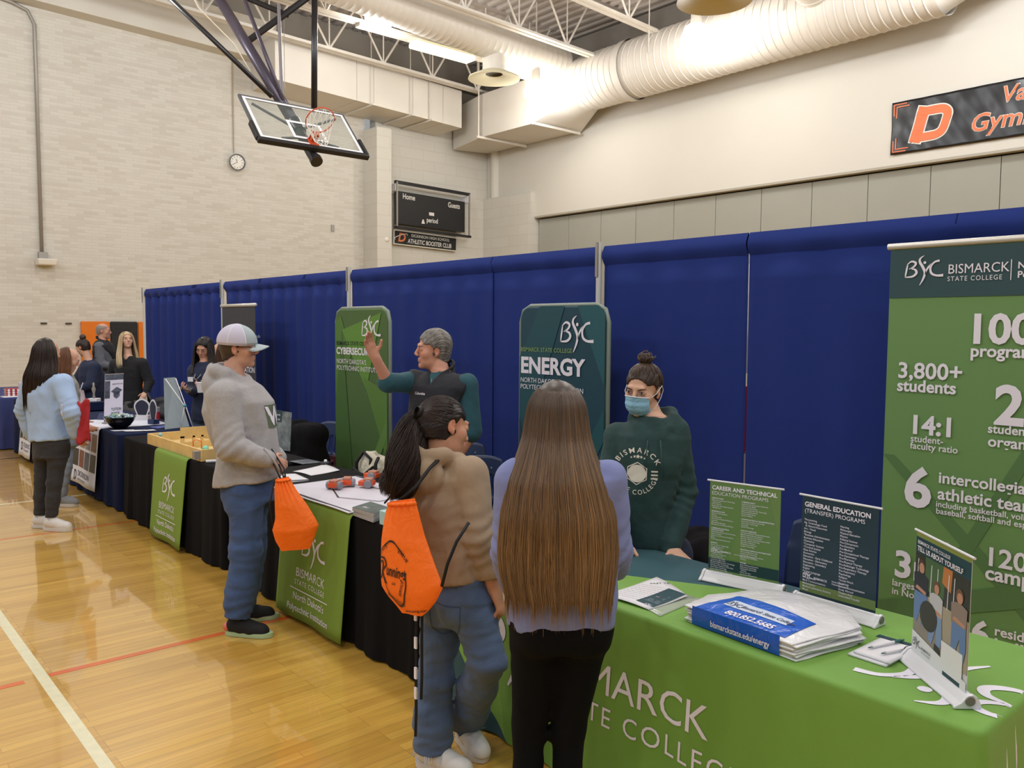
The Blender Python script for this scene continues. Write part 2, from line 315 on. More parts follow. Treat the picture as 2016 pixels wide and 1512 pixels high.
def diffuser(c, par=None):
    c = V(c); d = MB().lathe([(0.27, 0.75), (0.27, 0.05)], c, 32); d.lathe([(0.275, 0.15), (0.275, 0.14)], c, 32); d.build('stub', WHITEP, par, smooth=True)
    d = MB().lathe([(0.27, 0.07), (0.33, 0.05), (0.60, -0.08), (0.61, -0.11), (0.58, -0.105), (0.27, -0.03), (0.2, 0.0)], c, 40); d.build('cone', mat('diffuser_paint', '#c9c2a6', 0.5), par, smooth=True, sharp=50)
    d = MB().lathe([(0.2, 0.0), (0.18, 0.05), (0.0, 0.06)], c, 32); d.build('throat', mat('dark_throat', '#4c4638', 0.8), par, smooth=True)
diffuser((12.65, 15.2, 7.70), t)
t = thing('ceiling_diffuser', 'round cream cone diffuser cut off by the top edge of the picture', 'ceiling diffuser', (11.6, 8.4, 7.4)); diffuser((11.62, 8.33, 7.25), t)
# lamps
GLOW = mat('lamp_glow', '#ffffff', 0.3, emit='#fff3e2', estr=30)
def high_bay(x, y, z, label):
    t = thing('high_bay_lamp', label, 'ceiling lamp', (x, y, z), 0, 'glowing high bay lamps')
    MB().bar((x, y, z+0.62), (x, y, 9.6), 0.02, 8).build('stem', WHITEP, t)
    MB().lathe([(0.0, 0.66), (0.09, 0.64), (0.11, 0.3), (0.14, 0.26)], (x, y, z), 20).build('ballast', WHITEP, t, smooth=True, sharp=40)
    MB().lathe([(0.12, 0.27), (0.22, 0.2), (0.30, 0.0), (0.28, -0.13), (0.17, -0.22), (0.0, -0.25)], (x, y, z), 28).build('lens', GLOW, t, smooth=True)
    l = lamp_light(x, y, z-0.6, 0.5); l.parent = t; l.matrix_parent_inverse = Matrix.Translation((-x, -y, -z))
high_bay(13.84, 15.04, 7.5, 'glowing lamp right of the cone diffuser, beside the corner duct')
high_bay(13.66, 10.21, 7.5, 'glowing lamp in front of the big round duct, rightmost of the three')
high_bay(9.95, 15.9, 8.5, 'glowing lamp half hidden above the cross duct, leftmost of the three')
t = thing('fluorescent_light', 'long yellowish fluorescent light under the second truss', 'ceiling light', (11.6, 16.2, 8.3))
MB().box((9.6, 16.1, 8.33), (14.8, 16.3, 8.42)).build('housing', WHITEP, t)
MB().box((11.05, 16.02, 8.22), (12.75, 16.38, 8.34)).build('diffuser', mat('tube_glow', '#ffffff', 0.4, emit='#fff7c8', estr=2.6), t, bevel=0.03)
t = thing('pipe_light', 'pale strip light between the cone diffuser and the corner lamp', 'ceiling light', (13.6, 16.2, 8.25)); MB().box((13.2, 16.12, 8.2), (14.7, 16.3, 8.32)).build('housing', mat('strip_glow', '#ffffff', 0.4, emit='#ffe6dc', estr=1.2), t)
# conduit, siren speaker, clock, outlet on the brick wall
t = thing('wall_conduit', 'grey pipe running down the brick wall to a small white alarm box', 'conduit', (4.1, 19.95, 3.2))
MB().tube([(2.6, 19.95, 8.55), (3.7, 19.95, 8.4), (3.98, 19.95, 8.3), (4.1, 19.95, 8.05), (4.1, 19.95, 3.3)], 0.035, 10).build('pipe', STEEL, t, smooth=True)
MB().box((4.03, 19.88, 3.17), (4.2, 20, 3.33)).build('junction_box', STEEL, t)
MB().hexa([V(3.98, 19.7, 3.05), V(4.32, 19.7, 3.05), V(4.32, 20, 3.05), V(3.98, 20, 3.05), V(3.96, 19.66, 3.18), V(4.34, 19.66, 3.18), V(4.34, 20, 3.18), V(3.96, 20, 3.18)]).build('alarm_box', mat('white_plastic', '#e4e0d8', 0.4), t, bevel=0.02)
t = thing('wall_clock', 'round wall clock in a clear dome hanging below a thin conduit', 'clock', (8.42, 19.95, 5.78))
MB().bar((8.35, 19.97, 8.2), (8.35, 19.97, 6.0), 0.012, 6).build('cord', mat('beige_cord', '#a8977e', 0.6), t)
c = V(8.42, 19.96, 5.79)
MB().lathe([(0.0, 0.012), (0.17, 0.012), (0.2, 0.05), (0.2, 0.0)], c, 32, (0, -1, 0)).build('rim', BLK, t, smooth=True, sharp=30)
MB().lathe([(0.0, 0.02), (0.17, 0.02)], c, 32, (0, -1, 0)).build('face', mat('clock_face', '#e8e6dc', 0.5), t)
mb = MB()
for k in range(12): a = k*PI/6; mb.obox(c+V(0.135*math.sin(a), -0.024, 0.135*math.cos(a)), (V(math.cos(a), 0, -math.sin(a)), V(0, 1, 0), V(math.sin(a), 0, math.cos(a))), (0.006, 0.001, 0.02))
for a, l, w_ in ((5.9, 0.08, 0.009), (4.2, 0.12, 0.006)): mb.obox(c+V(l/2*math.sin(a), -0.026, l/2*math.cos(a)), (V(math.cos(a), 0, -math.sin(a)), V(0, 1, 0), V(math.sin(a), 0, math.cos(a))), (w_, 0.001, l/2))
mb.build('hands_and_ticks', BLK, t)
MB().lathe([(0.33, 0.0), (0.33, 0.02), (0.30, 0.1), (0.2, 0.16), (0.0, 0.18)], c, 32, (0, -1, 0)).build('dome', mat('clear_dome', '#ffffff', 0.05, alpha=0.12), t, smooth=True)
tag(MB().box((11.0, 19.97, 4.33), (11.09, 20, 4.5)).build('wall_outlet', STEEL), 'small grey cover plate on the brick wall left of the pilaster', 'wall plate')
tag(MB().lathe([(0.0, 0.05), (0.05, 0.04), (0.07, 0)], (12.3, 19.3, 4.15), 16, (0, -1, 0)).build('wall_sensor', mat('white_plastic', '#e4e0d8', 0.4), smooth=True), 'small white dome sensor on the pilaster beside the scoreboard', 'sensor')
for x, lb in ((4.1, 'left'), (4.58, 'right')): tag(MB().box((x-0.06, 19.97, 1.8), (x+0.06, 20, 1.835)).build('wall_vent', mat('dark_slot', '#4b443a', 0.8)), 'small dark slot in the brick wall, %s' % ('farther from the orange pad' if lb == 'left' else 'just left of the orange pad'), 'wall slot')
# wall pads
for x0, x1, cname, cc, lb in ((4.81, 5.41, 'orange', '#d9730f', 'orange gym wall pad left of the black one'), (5.42, 6.0, 'black', '#1a191b', 'black gym wall pad between the two orange ones'), (6.01, 6.6, 'orange', '#d9730f', 'orange gym wall pad next to the end of the blue curtain')):
    tag(MB().box((x0+0.005, 19.93, 0.1), (x1-0.005, 20, 1.87)).build('wall_pad', mat('vinyl_'+cname, cc, 0.35, wr=0.4, wrs=2.5), bevel=0.02), lb, 'wall pad', 'gym wall pads')
# floor lines
def floor_line(name, x0, x1, y0, y1, m, label):
    tag(MB().box((x0, y0, 0.0), (x1, y1, 0.0012)).build(name, m), label, 'floor line')
ORL = mat('orange_line_paint', '#d8641e', 0.3, coat=0.5); WHL = mat('white_line_paint', '#e2dcb8', 0.35, coat=0.4, vary=0.06, vscale=20)
floor_line('court_line', 0.872, 0.925, -3, 9.0, WHL, 'wide white line crossing the bottom left corner of the floor')
floor_line('court_line', 0.93, 2.6, 4.645, 4.69, ORL, 'orange line running to the shoes of the boy in the grey hoodie')
floor_line('court_line', -2, 0.815, 4.635, 4.68, ORL, 'short orange line left of the white line')
floor_line('court_line', -2, 2.6, 7.905, 7.93, ORL, 'thin orange line just in front of the girl in light blue')
floor_line('court_line', -2, 2.6, 9.46, 9.5, WHL, 'thin pale line on the floor behind the girl in light blue')
floor_line('court_line', -2, 2.6, 12.66, 12.72, mat('dark_line', '#4a3a22', 0.3), 'dark line on the floor at the far left')
# ------------------------------------------------------------------ pipe and drape
DRAPE = mat('blue_drape', '#1f3279', 0.85, bump=0.08, bscale=350, wr=0.3, wrs=1.6, spec=.25)
def drape(y0, y1, label, amp=0.012, lean=0.0, seed=0, slit=0.0):
    rnd = random.Random(seed); nf = max(2, int(abs(y1-y0)/0.34)); ph = [rnd.uniform(0, 6) for _ in range(4)]
    def xoff(y, z):
        k = 1-0.55*(z/2.4); s = (y-y0)
        return amp*(math.sin(s*nf*2*PI/(y1-y0)+ph[0]+0.3*math.sin(z+ph[1]))*(0.5+k)+0.6*math.sin(s*9.7+ph[2])*k)
    t = thing('blue_curtain', label, 'curtain', (4.85, (y0+y1)/2, 0), 0, 'blue drape panels')
    def yy(u, z): return y0+(y1-y0)*u+(lean*(2.42-z) if u > 0.5 else 0)*(2*u-1)-(slit*(1-z/2.4)*(2*u-1) if u > .5 else 0)
    n = max(8, int((y1-y0)/0.035))
    MB().grid(lambda u, v: V(4.85+xoff(yy(u, 0.02+v*2.28), 0.02+v*2.28), yy(u, 0.02+v*2.28), 0.02+v*2.28), n, 14).build('drape', DRAPE, t, smooth=True, solid=0.004)
    hem = MB(); hem.grid(lambda u, v: V(4.85+xoff(yy(u, 2.3), 2.3)*max(0, 1-v*2)-0.03*math.sin(PI*min(1, v*1.0+0.02)), yy(u, 2.4), 2.29+0.15*v), n, 6); hem.grid(lambda u, v: V(4.85+0.03*math.sin(PI*v)+0.002, yy(u, 2.4), 2.29+0.15*v), n, 5)
    hem.build('rod_pocket', DRAPE, t, smooth=True); return t
for k, (a, b, am, lb) in enumerate([(14.40, 15.6, 0.022, 'blue drape panel at the far end of the row, beside the orange pad'), (13.1, 14.5, 0.022, 'blue drape panel second from the far end, behind the blonde woman'), (12.1, 13.3, 0.022, 'blue drape panel just left of the far post, behind the backpack'),
        (10.73, 12.0, 0.018, 'blue drape panel behind the tall grey banner'), (9.44, 10.80, 0.012, 'blue drape panel right of the grey banner'), (8.42, 9.50, 0.012, 'blue drape panel left of the cybersecurity banner post'),
        (5.82, 8.33, 0.006, 'wide blue drape panel behind the cybersecurity banner'), (4.53, 5.84, 0.006, 'blue drape panel between the two standing banners'), (3.16, 4.46, 0.006, 'blue drape panel behind the masked woman'),
        (1.84, 3.15, 0.006, 'blue drape panel left of the big green banner'), (0.2, 1.85, 0.008, 'blue drape panel behind the big green banner')]):
    drape(a, b, lb, am, seed=k, slit=0.012 if k == 9 else 0.0)
POSTM = mat('white_post', '#cfcfcb', 0.35, metal=0.2)
for y, lb in ((15.66, 'white drape post at the far end of the blue curtain'), (12.05, 'white drape post beside the grey banner'), (8.375, 'white drape post above the cybersecurity banner'), (4.495, 'white drape post above the energy banner')):
    t = thing('drape_post', lb, 'post', (4.85, y, 0), 0, 'drape posts')
    MB().bar((4.83, y, 0), (4.83, y, 2.47), 0.025, 12).build('upright', POSTM, t, smooth=True, sharp=40); MB().box((4.6, y-0.2, 0), (5.06, y+0.2, 0.012)).build('base_plate', STEEL, t)
    MB().box((4.795, y-0.012, 2.2), (4.81, y+0.012, 2.47)).build('slot_bracket', STEEL, t)
t = thing('wall_pad_stack', 'white and red pad seen through the narrow gap in the blue curtain', 'pad', (5.6, 3.6, 0))
MB().box((5.6, 3.25, 0), (5.75, 4.2, 0.82)).build('pad', mat('white_vinyl', '#d6d4d2', 0.5), t); MB().box((5.6, 3.25, 0.84), (5.75, 4.2, 1.35)).build('pad', mat('red_vinyl', '#b4243c', 0.5), t); MB().box((5.62, 3.25, 1.45), (5.73, 4.2, 2.3)).build('pad', mat('white_vinyl'), t)
# ------------------------------------------------------------------ table cloths
def printed(name, base, layers, rough=0.7, **kw):   # printed cloth: colour areas bounded by straight lines
    m = mat(name, base, rough, **kw); N = m.node_tree.nodes; L = m.node_tree.links; b = N['Principled BSDF']; g = N.new('ShaderNodeTexCoord'); cur = None
    for conds, col in layers:
        fac = None
        for nv, off in conds:
            d = N.new('ShaderNodeVectorMath'); d.operation = 'DOT_PRODUCT'; L.new(g.outputs['Object'], d.inputs[0]); d.inputs[1].default_value = nv
            c = N.new('ShaderNodeMath'); c.operation = 'GREATER_THAN'; L.new(d.outputs['Value'], c.inputs[0]); c.inputs[1].default_value = off
            if fac is None: fac = c.outputs[0]
            else: mu = N.new('ShaderNodeMath'); mu.operation = 'MULTIPLY'; L.new(fac, mu.inputs[0]); L.new(c.outputs[0], mu.inputs[1]); fac = mu.outputs[0]
        mx = N.new('ShaderNodeMix'); mx.data_type = 'RGBA'; L.new(fac, mx.inputs[0]); mx.inputs[7].default_value = lin(col)
        if cur is None: mx.inputs[6].default_value = lin(base)
        else: L.new(cur, mx.inputs[6])
        cur = mx.outputs[2]
    if cur is not None: L.new(cur, b.inputs['Base Color'])
    return m
def cloth(name, x0, x1, y0, y1, zt, zb, m, label, amp=0.02, nf=None, flare=0.04, seed=0, cat='tablecloth', group=None, par=None, r=0.035):
    rnd = random.Random(seed); per = []; st = 0.03
    def seg(a, b):
        n = max(2, int(np.linalg.norm(V(b)-V(a))/st)); return [V(a)+(V(b)-V(a))*i/n for i in range(n)]
    cs = [(x0, y0), (x1, y0), (x1, y1), (x0, y1)]; P = []; Nn = []
    for i in range(4):
        a, b = V(cs[i]), V(cs[(i+1) % 4]); d = nz(b-a); nn = V(d[1], -d[0]); pts = seg(a+d*r, b-d*r)+[b-d*r]
        P += pts; Nn += [nn]*len(pts); c = b-d*r-nn*r; n2 = V(d[0], d[1])
        for k in range(1, 5): t = k/5*PI/2; q = nn*math.cos(t)+n2*math.sin(t); P.append(c+q*r); Nn.append(q)
    P = np.array(P); Nn = np.array(Nn); n = len(P); s = np.cumsum(np.r_[0, np.linalg.norm(np.diff(P, axis=0), axis=1)]); Ltot = s[-1]
    f1 = nf or Ltot/0.5; ph = rnd.uniform(0, 6)
    wave = np.sin(s/Ltot*2*PI*round(f1)+ph)+0.5*np.sin(s/Ltot*2*PI*round(f1*2.3)+1.3)+0.35*np.sin(s/Ltot*2*PI*round(f1*3.9)+ph*2)
    rows = []; rr = 0.018
    for k in range(4): t = k/3*PI/2; rows.append((zt-rr+rr*math.cos(t), -rr+rr*math.sin(t), 0))
    for k in range(1, 15): v = k/14; rows.append((zt-rr-(zt-rr-zb)*v, 0, v))
    vs = []
    for z, off, v in rows:
        q = P+Nn*(off+flare*v+amp*wave*v**0.8)[:, None] if np.ndim(wave) else P
        vs += [(a[0], a[1], z+(0.004*math.sin(i*0.7) if v == 1 else 0)) for i, a in enumerate(q)]
    mb = MB(); R_ = len(rows); mb.add(vs, [(k*n+i, k*n+(i+1) % n, (k+1)*n+(i+1) % n, (k+1)*n+i) for k in range(R_-1) for i in range(n)]+[tuple(range(n))[::-1]])
    o = mb.build(name, m, par, smooth=True, sharp=70)
    if par is None: tag(o, label, cat, group)
    return o
def bvh_of(*objs):
    vs = []; fs = []; n = 0
    for o in objs:
        M_ = np.array(o.matrix_world if o.parent is None else o.matrix_parent_inverse.to_4x4() @ Matrix.Identity(4)) if False else None
        v = [tuple(x.co) for x in o.data.vertices]; vs += v; fs += [tuple(i+n for i in p.vertices) for p in o.data.polygons]; n += len(v)
    return BVHTree.FromPolygons(vs, fs)
def decal(mb, bvh, d, off=0.002, far=1.0):   # press the flat shapes in mb onto a surface along direction d
    d = Vector(nz(d)); out = []
    miss = []; base = 0
    for v in mb.v:
        w_ = v.copy()
        for i in range(len(w_)):
            p = Vector(w_[i])-d*far; h = bvh.ray_cast(p, d, far*2)
            if h[0] is not None: w_[i] = V(h[0])-V(d)*off
            else: miss.append(base+i)
        out.append(w_); base += len(w_)
    if miss:
        ms_ = set(miss); kp = [i for i, q in enumerate(mb.f) if not any(j in ms_ for j in q)]; mb.f = [mb.f[i] for i in kp]; mb.m = [mb.m[i] for i in kp]
    mb.v = out; return mb
WHITE = mat('white_print', '#e3dff0', 0.6); LETW = mat('white_letters', '#e9e6f2', 0.6)
def bsc(mb, o, ux, uy, sc, mi=None):   # swooping three letter college mark, 1 unit tall
    S = lambda p: mb.ribbon(p, o, ux, uy, sc, mi=mi)
    S([(-.62, .62, .05), (-.66, .40, .08), (-.70, .16, .07), (-.72, .02, .03)])
    S([(-.66, .60, .03), (-.45, .74, .08), (-.26, .66, .10), (-.34, .50, .08), (-.56, .40, .03)])
    S([(-.50, .42, .03), (-.28, .36, .09), (-.22, .20, .11), (-.40, .05, .09), (-.74, .03, .04)])
    S([(.10, .98, .02), (-.06, .86, .08), (-.08, .70, .11), (.06, .46, .12), (.16, .20, .11), (.08, -.10, .08), (-.06, -.36, .03)])
    S([(.46, .62, .02), (.33, .48, .08), (.22, .30, .07), (.18, .10, .03)])
    S([(.78, .72, .10), (.56, .66, .08), (.40, .44, .09), (.44, .18, .10), (.66, .06, .09), (.96, .06, .12)])
    mb.poly([(sc*(.14+.065*math.cos(k*PI/6)), sc*(.66+.065*math.sin(k*PI/6))) for k in range(12)], o, ux, uy, mi)
ZT = 0.745
GREEN_C, TEAL_C = '#6f9e3c', '#0d4852'
tealcloth = printed('printed_cloth', GREEN_C, [
    ([((0, 1, -0.30), 2.62)], '#7bad45'),
    ([((0, 1, 0.0), 2.19), ((1, 0, 0), 2.36), ((1, 0.12, 0), 3.02)], TEAL_C),
    ([((1, 0.5, 0), 3.79)], TEAL_C),
    ([((-1, 0, 0), -2.36), ((0, 1, -1.2), 2.60)], TEAL_C),
    ([((0, 1, 0), 3.16)], TEAL_C)], 0.65, bump=0.05, bscale=400, sheen=0.1)
gc = cloth('tablecloth', 2.31, 3.08, 0.76, 3.2, ZT, 0.01, tealcloth, 'bright green and teal printed cloth over the nearest table', amp=0.012, flare=0.05, nf=9, seed=3)
b = bvh_of(gc); mb = MB()
def cloth_text(st, y, z, size, bold=0.0, sp=1.0, sx=1.0): mb.text(st, (2.1, y, z), (0, -1, 0), (0, 0, 1), size, bold, sp=sp, sx=sx)
cloth_text('BISMARCK', 2.37, 0.405, 0.165, 0.0, 1.0, 1.0); cloth_text('STATE COLLEGE', 2.37, 0.285, 0.105, 0.0, 1.22)
bsc(mb, (2.1, 2.60, 0.385), (0, -1, 0), (0, 0, 1), 0.36); decal(mb, b, (1, 0, 0), 0.003)
mb2 = MB(); bsc(mb2, (2.68, 0.93, 0.9), (0, 1, 0), (-1, 0, 0), 0.32); decal(mb2, b, (0, 0, -1), 0.002); mb.v += mb2.v; mb.f += [tuple(i+mb.n for i in q) for q in mb2.f]; mb.m += mb2.m; mb.n += mb2.n
mb.build('lettering', LETW, gc, smooth=False, local=True)
BLACKC = mat('black_cloth', '#0e0d0f', 0.9, bump=0.1, bscale=300, spec=.2); NAVYC = mat('navy_cloth', '#141f40', 0.85, bump=0.1, bscale=300, spec=.2)
c2 = cloth('tablecloth', 2.33, 3.08, 3.40, 5.74, ZT, 0.012, BLACKC, 'black tablecloth on the table with the white robot mat', amp=0.016, flare=0.025, nf=14, seed=1)
c3 = cloth('tablecloth', 2.33, 3.08, 5.88, 8.26, ZT, 0.012, BLACKC, 'black tablecloth on the table with the wooden game box', amp=0.016, flare=0.025, nf=16, seed=2)
c4 = cloth('tablecloth', 2.33, 3.10, 8.42, 10.84, ZT, 0.012, NAVYC, 'navy tablecloth on the table with the candy bowl', amp=0.018, flare=0.025, nf=18, seed=4)
c5 = cloth('tablecloth', 2.33, 3.10, 11.0, 13.4, ZT, 0.012, NAVYC, 'navy tablecloth on the second table from the far end, behind the girl in light blue', amp=0.018, flare=0.025, nf=18, seed=5)
c6 = cloth('tablecloth', 2.2, 2.98, 13.6, 16.0, ZT, 0.012, mat('indigo_cloth', '#2b3670', 0.75, bump=0.1, bscale=300), 'indigo tablecloth on the farthest table at the left edge', amp=0.03, flare=0.04, nf=18, seed=6)
def runner(y0, y1, x0, x1, zb, m, label, bv, seed=0, name='table_runner'):
    mb = MB(); prof = [(x1-(x1-x0)*k/8, ZT+0.004) for k in range(9)]+[(x0-0.012, ZT-0.006), (x0-0.02, ZT-0.02)]+[(x0-0.022-0.045*k/10, ZT-0.02-(ZT-0.02-zb)*k/10) for k in range(1, 11)]
    n = 26; rnd = random.Random(seed)
    def pt(u, v):
        i = v*(len(prof)-1); x, z = prof[int(round(i))]; y = y0+(y1-y0)*u
        k = max(0, (ZT-z)/ZT); return V(x-0.008*k*(1+math.sin(u*9+seed))-0.012*k, y, z)
    mb.grid(pt, n, len(prof)); o = mb.build(name, m, None, smooth=True, solid=0.004); tag(o, label, 'table runner')
    return o
GRUN = mat('green_runner_cloth', '#779538', 0.75, bump=0.08, bscale=350)
for y0, y1, x1, lb, yc in ((4.0, 4.82, 2.42, 'green table runner hanging below the robot mat, right of the boy', 4.40), (6.52, 7.27, 2.46, 'green table runner hanging below the wooden game box', 6.88)):
    o = runner(y0, y1, 2.325, x1, 0.03, GRUN, lb, None, seed=int(yc*3)); b = bvh_of(o); mb = MB(); D = ((2.0, 0, 0), (0, -1, 0), (0, 0, 1)); w_ = y1-y0
    bsc(mb, (2.0, yc, 0.42), D[1], D[2], 0.17)
    mb.text('BISMARCK', (2.0, yc, 0.285), D[1], D[2], 0.075, 0, align='CENTER'); mb.text('STATE COLLEGE', (2.0, yc, 0.235), D[1], D[2], 0.043, 0, align='CENTER', sp=1.2)
    mb.poly([(-.23, .212), (.23, .212), (.23, .206), (-.23, .206)], (2.0, yc, 0), D[1], D[2])
    mb.text("North Dakota's", (2.0, yc, 0.145), D[1], D[2], 0.06, 0.008, align='CENTER'); mb.text('Polytechnic Institution', (2.0, yc, 0.075), D[1], D[2], 0.056, 0.008, align='CENTER')
    decal(mb, b, (1, 0, 0), 0.004).build('lettering', LETW, o, local=True)
# white school runners on the navy tables: a grid of photographs and a lettered foot
PH = [mat('photo_%s' % n, c, 0.5, vary=0.35, vscale=14) for n, c in (('brown', '#7a5a48'), ('slate', '#4a4f5e'), ('warm', '#a07a66'), ('dark', '#2d2722'), ('grey', '#7d7f88'), ('rust', '#7a4436'))]
WCL = mat('white_runner_cloth', '#dfe1ee', 0.75, bump=0.08, bscale=300)
for y0, y1, lb in ((8.98, 9.86, 'white table runner printed with photos, in front of the candy bowl'), (12.0, 12.6, 'white table runner printed with photos, left of the girl in light blue')):
    o = runner(y0, y1, 2.325, 3.0, 0.11 if y0 < 10 else 0.06, WCL, lb, None, seed=5); b = bvh_of(o); mb = MB(); w_ = y1-y0
    for r_ in range(2):
        for k in range(4):
            ya = y1-0.03-k*w_/4.1; z1 = 0.68-r_*0.21; mb.cm = (k*2+r_*3) % 6
            mb.grid(lambda u, v: V(2.0, ya-(w_/4.1-0.03)*u, z1-0.18*v), 4, 4)
    decal(mb, b, (1, 0, 0), 0.004).build('photo_print', PH, o, local=True)
    mb = MB(); mb.text('D', (2.0, y1-0.10, 0.14), (0, -1, 0), (0, 0, 1), 0.15, 0.03, sx=0.75); mb.text('DICKINSON', (2.0, y1-0.22, 0.19), (0, -1, 0), (0, 0, 1), 0.085, 0.0); mb.text('STATE UNIVERSITY', (2.0, y1-0.22, 0.14), (0, -1, 0), (0, 0, 1), 0.04, 0.0)
    decal(mb, b, (1, 0, 0), 0.004).build('lettering', mat('navy_letters', '#27365f', 0.6), o, local=True)
# ------------------------------------------------------------------ standing banners
def rrect(w_, h, r, n=6, only_top=False):
    P = []
    for cx, cy, a0 in ((w_-r, h-r, 0), (r, h-r, 90), (r, r, 180), (w_-r, r, 270)):
        for k in range(n+1): a = math.radians(a0+90*k/n); P.append((cx+r*math.cos(a), cy+r*math.sin(a)))
    return P
UY = V(0, -1, 0); UZ = V(0, 0, 1)
def tube_banner(x, yl, yr, h, base, facets, label, head, hsize, yt, zt_, logo, cc):
    w_ = yl-yr; t = thing('fabric_banner', label, 'banner', (x, (yl+yr)/2, 0))
    MB().prism(rrect(w_, h, 0.10), (x+.045, yl, 0.02), UY, UZ, 0.045).build('panel', mat('banner_'+cc, base, 0.6, bump=0.05, bscale=300), t, bevel=0.012, smooth=True, sharp=40)
    MB().tube([(x+0.022, yl+0.012, 0.03), (x+0.022, yl+0.012, h-0.1), (x+0.022, yl-0.02, h-0.01), (x+0.022, yl-0.1, h+0.025), (x+0.022, yr+0.1, h+0.025), (x+0.022, yr+0.02, h-0.01), (x+0.022, yr-0.012, h-0.1), (x+0.022, yr-0.012, 0.03)], 0.017, 8).build('frame', mat('banner_frame', '#7d8a80', 0.4), t, smooth=True)
    MB().box((x-0.2, (yl+yr)/2-0.3, 0), (x+0.25, (yl+yr)/2+0.3, 0.02)).build('base_plate', STEEL, t)
    o = V(x-0.004, yl, 0.02); mb = MB(); ms = []
    for k, (pl, c) in enumerate(facets): mb.cm = k; mb.poly([(p[0]*w_, p[1]*h) for p in pl], o-V(0.0004*k, 0, 0), UY, UZ); ms.append(mat('facet_%s%d' % (cc, k), c, 0.6))
    mb.build('print', ms, t)
    mb = MB(); o2 = V(x-0.007, 0, 0)
    bsc(mb, o2+V(0, logo[0], logo[1]), UY, UZ, logo[2]); mb.text(head, o2+V(0, yt, zt_), UY, UZ, hsize[0], 0.035, sx=hsize[1])
    mb.text("NORTH DAKOTA'S", o2+V(0, yt, zt_-0.095*hsize[2]), UY, UZ, 0.066*hsize[2], 0.0); mb.text('POLYTECHNIC INSTITUTION', o2+V(0, yt, zt_-0.16*hsize[2]), UY, UZ, 0.066*hsize[2], 0.0); mb.build('lettering', LETW, t)
    mb = MB(); mb.text('BISMARCK STATE COLLEGE', o2+V(0, yt, zt_+hsize[3]), UY, UZ, 0.055*hsize[4], 0.012); mb.build('lettering_small', mat('small_letters_'+cc, '#7d9a62' if cc == 'teal' else '#16381f', 0.6), t)
tube_banner(4.34, 4.874, 3.97, 1.94, '#0f4050', [([(0, .35), (.55, 1), (.25, 1), (0, .8)], '#134a55'), ([(.2, 0), (1, .62), (1, .5), (.4, 0)], '#174f58'), ([(.7, 1), (1, .7), (1, .97), (.93, 1)], '#1a5560'), ([(0, 0), (.5, .0), (.0, .55)], '#0c3847')], 'dark teal fabric banner headed ENERGY behind the long haired girl', 'ENERGY', (0.172, 1.08, .80, 0.165, .84), 4.862, 1.447, (4.27, 1.69, 0.20), 'teal')
tube_banner(3.94, 7.095, 6.18, 1.94, '#4a6a38', [([(0, .93), (.12, .97), (.33, .78), (0, .55)], '#4f7a34'), ([(.15, .9), (.9, .98), (.62, .62), (.3, .8)], '#5f8f38'), ([(.55, .68), (1, .3), (1, .62)], '#587f38'), ([(0, 0), (.4, 0), (.15, .9), (0, .55)], '#42682f'), ([(.3, 0), (.48, 0), (1, .42), (1, .5)], '#618643')], 'green fabric banner headed CYBERSECURITY left of the man in the vest', 'CYBERSECURITY', (0.088, 1.12, .95, 0.085, .95), 7.066, 1.537, (6.46, 1.71, 0.19), 'green')
# big retractable banner
t = thing('retractable_banner', 'tall green college banner with big white numbers at the right edge', 'banner', (4.5, 1.62, 0))
BW = 0.88; yl = 2.045; o = V(4.494, yl, 0)
MB().box((4.5, yl-BW, 0.06), (4.504, yl, 2.24)).build('sheet', mat('big_banner_green', '#6a9155', 0.6), t)
mb = MB(); mb.cm = 0; mb.poly([(0, 1.97), (BW, 1.97), (BW, 2.225), (0, 2.225)], o+V(0.002, 0, 0), UY, UZ); mb.cm = 1
for q in ([(0, 1.12), (.06, 1.12), (BW, 0.34), (BW, 0.22)], [(.12, 0.1), (BW, 1.62), (BW, 1.5), (.2, 0.1)], [(0, .18), (.0, .3), (BW, .62), (BW, .5)]): mb.poly(q, o+V(0.003-.0006*mb.n/4, 0, 0), UY, UZ)
mb.build('print', [mat('banner_band_teal', '#2b4b50', 0.6), mat('banner_dark_stripe', '#557a49', 0.6)], t)
MB().bar((4.5, yl+0.015, 2.245), (4.5, yl-BW-0.015, 2.245), 0.017, 12).build('top_rail', mat('silver_rail', '#d9d7cf', 0.3, metal=0.3), t, smooth=True, sharp=40)
MB().box((4.4, yl-BW-0.02, 0), (4.6, yl+0.02, 0.07)).build('base', STEEL, t, bevel=0.02); MB().bar((4.53, 1.6, 0.05), (4.52, 1.6, 2.24), 0.012).build('pole', STEEL, t)
mb = MB(); Tt = lambda s, y, z, sz, bo=0.02, sx=1.0, sp=1.0: mb.text(s, (4.49, y, z), UY, UZ, sz, bo, sx=sx, sp=sp)
bsc(mb, (4.49, 1.878, 2.075), UY, UZ, 0.115); Tt('BISMARCK', 1.747, 2.088, 0.068, 0.0, .90); Tt('STATE COLLEGE', 1.747, 2.05, 0.034, 0.0, .88, 1.2)
mb.poly([(0, 0), (.004, 0), (.004, .1), (0, .1)], (4.49, 1.455, 2.045), UY, UZ); Tt("North Dakota's", 1.425, 2.1, 0.045); Tt('Polytechnic Institution', 1.425, 2.055, 0.045)
Tt('100+', 1.645, 1.737, 0.205, 0.03); Tt('programs', 1.622, 1.668, 0.085, 0.025); Tt('3,800+', 1.982, 1.543, 0.118, 0.02); Tt('students', 1.982, 1.472, 0.088, 0.025)
